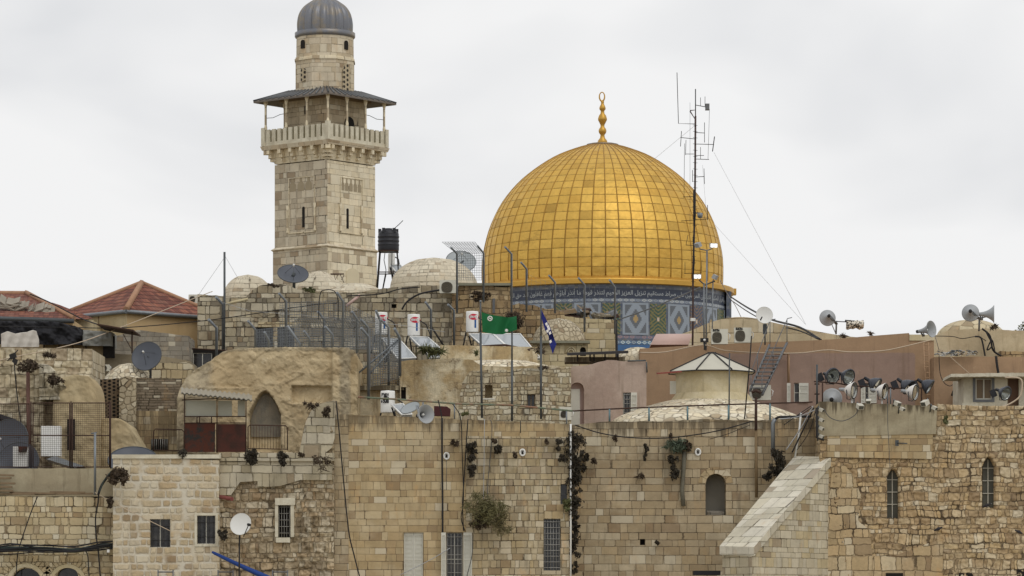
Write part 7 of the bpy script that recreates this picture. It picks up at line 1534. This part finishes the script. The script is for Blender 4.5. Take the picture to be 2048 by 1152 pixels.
cable(yy(178.4, (1868, 672), (1905, 673), (1925, 677), (1955, 673), (1972, 682)), .8, m_cable, 'thin cable along the pale parapet'); cable(yy(170.2, (1878, 712), (1880, 745), (1888, 765), (1900, 772), (1908, 767)), .8, m_cable, 'thin cable looping to the barred window at right')
cable(yy(170.1, (1900, 713), (1925, 735), (1940, 748)), .6, m_bcable, 'pale thin cable slanting to the white bay slab')
cable(yy(163.5, (2010, 755), (2040, 757), (2044, 775), (2038, 795), (2010, 812), (1985, 814)), 1.7, m_bcable, 'fat pale hose looping by the brown door')
cable([(1868, 664, 168.7), (1878, 700, 170.3)], .7, m_wire, 'wire hanging from the corner horn loudspeaker')
tag(MB().ptube([(1908, 782, 170.2), (1905, 792, 170.2)], 3.4, 7).obox(P(1917, 784, 170.1), (.22, 0, 0), (0, .1, 0), (0, 0, .1)).build('hanging_laundry', m_dark), 'dark cloth bundle hung under the annex window bars', 'cloth')
# fan of cables by the bracket column
for i, (a, c, r_) in enumerate((((1626, 812), (1572, 900), 1.2), ((1628, 815), (1584, 905), 1.6), ((1622, 812), (1568, 850), .9), ((1630, 820), (1560, 838), 1.1), ((1624, 815), (1580, 835), .9), ((1632, 818), (1594, 900), .8))):
    cable(yy(150.-i*.08, a, ((a[0]+c[0])/2+rnd.uniform(-6, 6), (a[1]+c[1])/2+rnd.uniform(2, 8)), c), r_, m_cable if i % 3 else m_wire, ('longest black cable fanning down left of the bracket column', 'thick black cable reaching the sloping coping', 'short cable to the duct hood', 'pale lowest cable into the duct hood', 'thin black cable lying over the duct hood', 'rightmost thin cable of the fan')[i], grp='cables fanning from the bracket column')
tag(MB().ptube([(1602, 825, 150.1), (1598, 870, 150.1), (1590, 915, 150.1)], 2, 7).build('white_conduit', m_tank), 'white conduit running down to the top of the coping', 'pipe')
cable(yy(147.9, (1648, 818), (1660, 835), (1685, 842), (1710, 830), (1718, 812)), .8, m_pole, 'cable looping below the leftmost box light')
cable(yy(147.9, (1775, 806), (1776, 860), (1779, 912), (1780, 938)), .6, m_pole, 'fine cable dropping to the left pointed window')
tag(MB().ptube([(1792, 886, 148.2), (1814, 887, 147.6)], 1.2, 6).obox(P(1794, 886, 148.15), (.07, 0, 0), (0, .03, 0), (0, 0, .12)).build('wall_bracket', m_pole), 'small iron bracket on the golden ashlar patch', 'bracket')
tag(MB().obox(P(1413, 1146, 149.5), (.55, 0, 0), (0, .6, 0), (0, 0, .09)).build('dark_awning', m_tarp), 'dark flat awning edge at the bottom of the grey brown wall', 'awning')
def bird(px, py, Y, label, s=1):
    rt = root('pigeon', label, 'bird', P(px, py+2, Y)); b = MB(); c = P(px, py, Y); d = Vector((.8*s, -.3, .35)).normalized()
    b.lathe([(.005, -.19), (.03, -.16), (.045, -.08), (.07, 0), (.06, .07), (.035, .12), (.034, .16), (.03, .185), (.008, .21)], 12, c, d); o_ = b.build('body', simple('dark_feathers', C(44, 42, 46), .7), rt); MB().lathe([(.012, 0), (.002, .035)], 6, c+d*.2, (d.x, d.y, -.2)).build('beak', m_dish, rt)
    MB().tube([c+Vector((.02, 0, -.04)), c+Vector((.02, 0, -.1))], .006, 4).build('foot', m_redbrown, rt)
bird(1876, 1058, 148.1, 'dark pigeon on the rubble below and between the pointed windows'); bird(2038, 1064, 148.0, 'pigeon perched at the right edge of the rubble', -1); bird(1973, 1011, 148.3, 'pigeon on the sill of the higher pointed window')
bpy.context.view_layer.update()
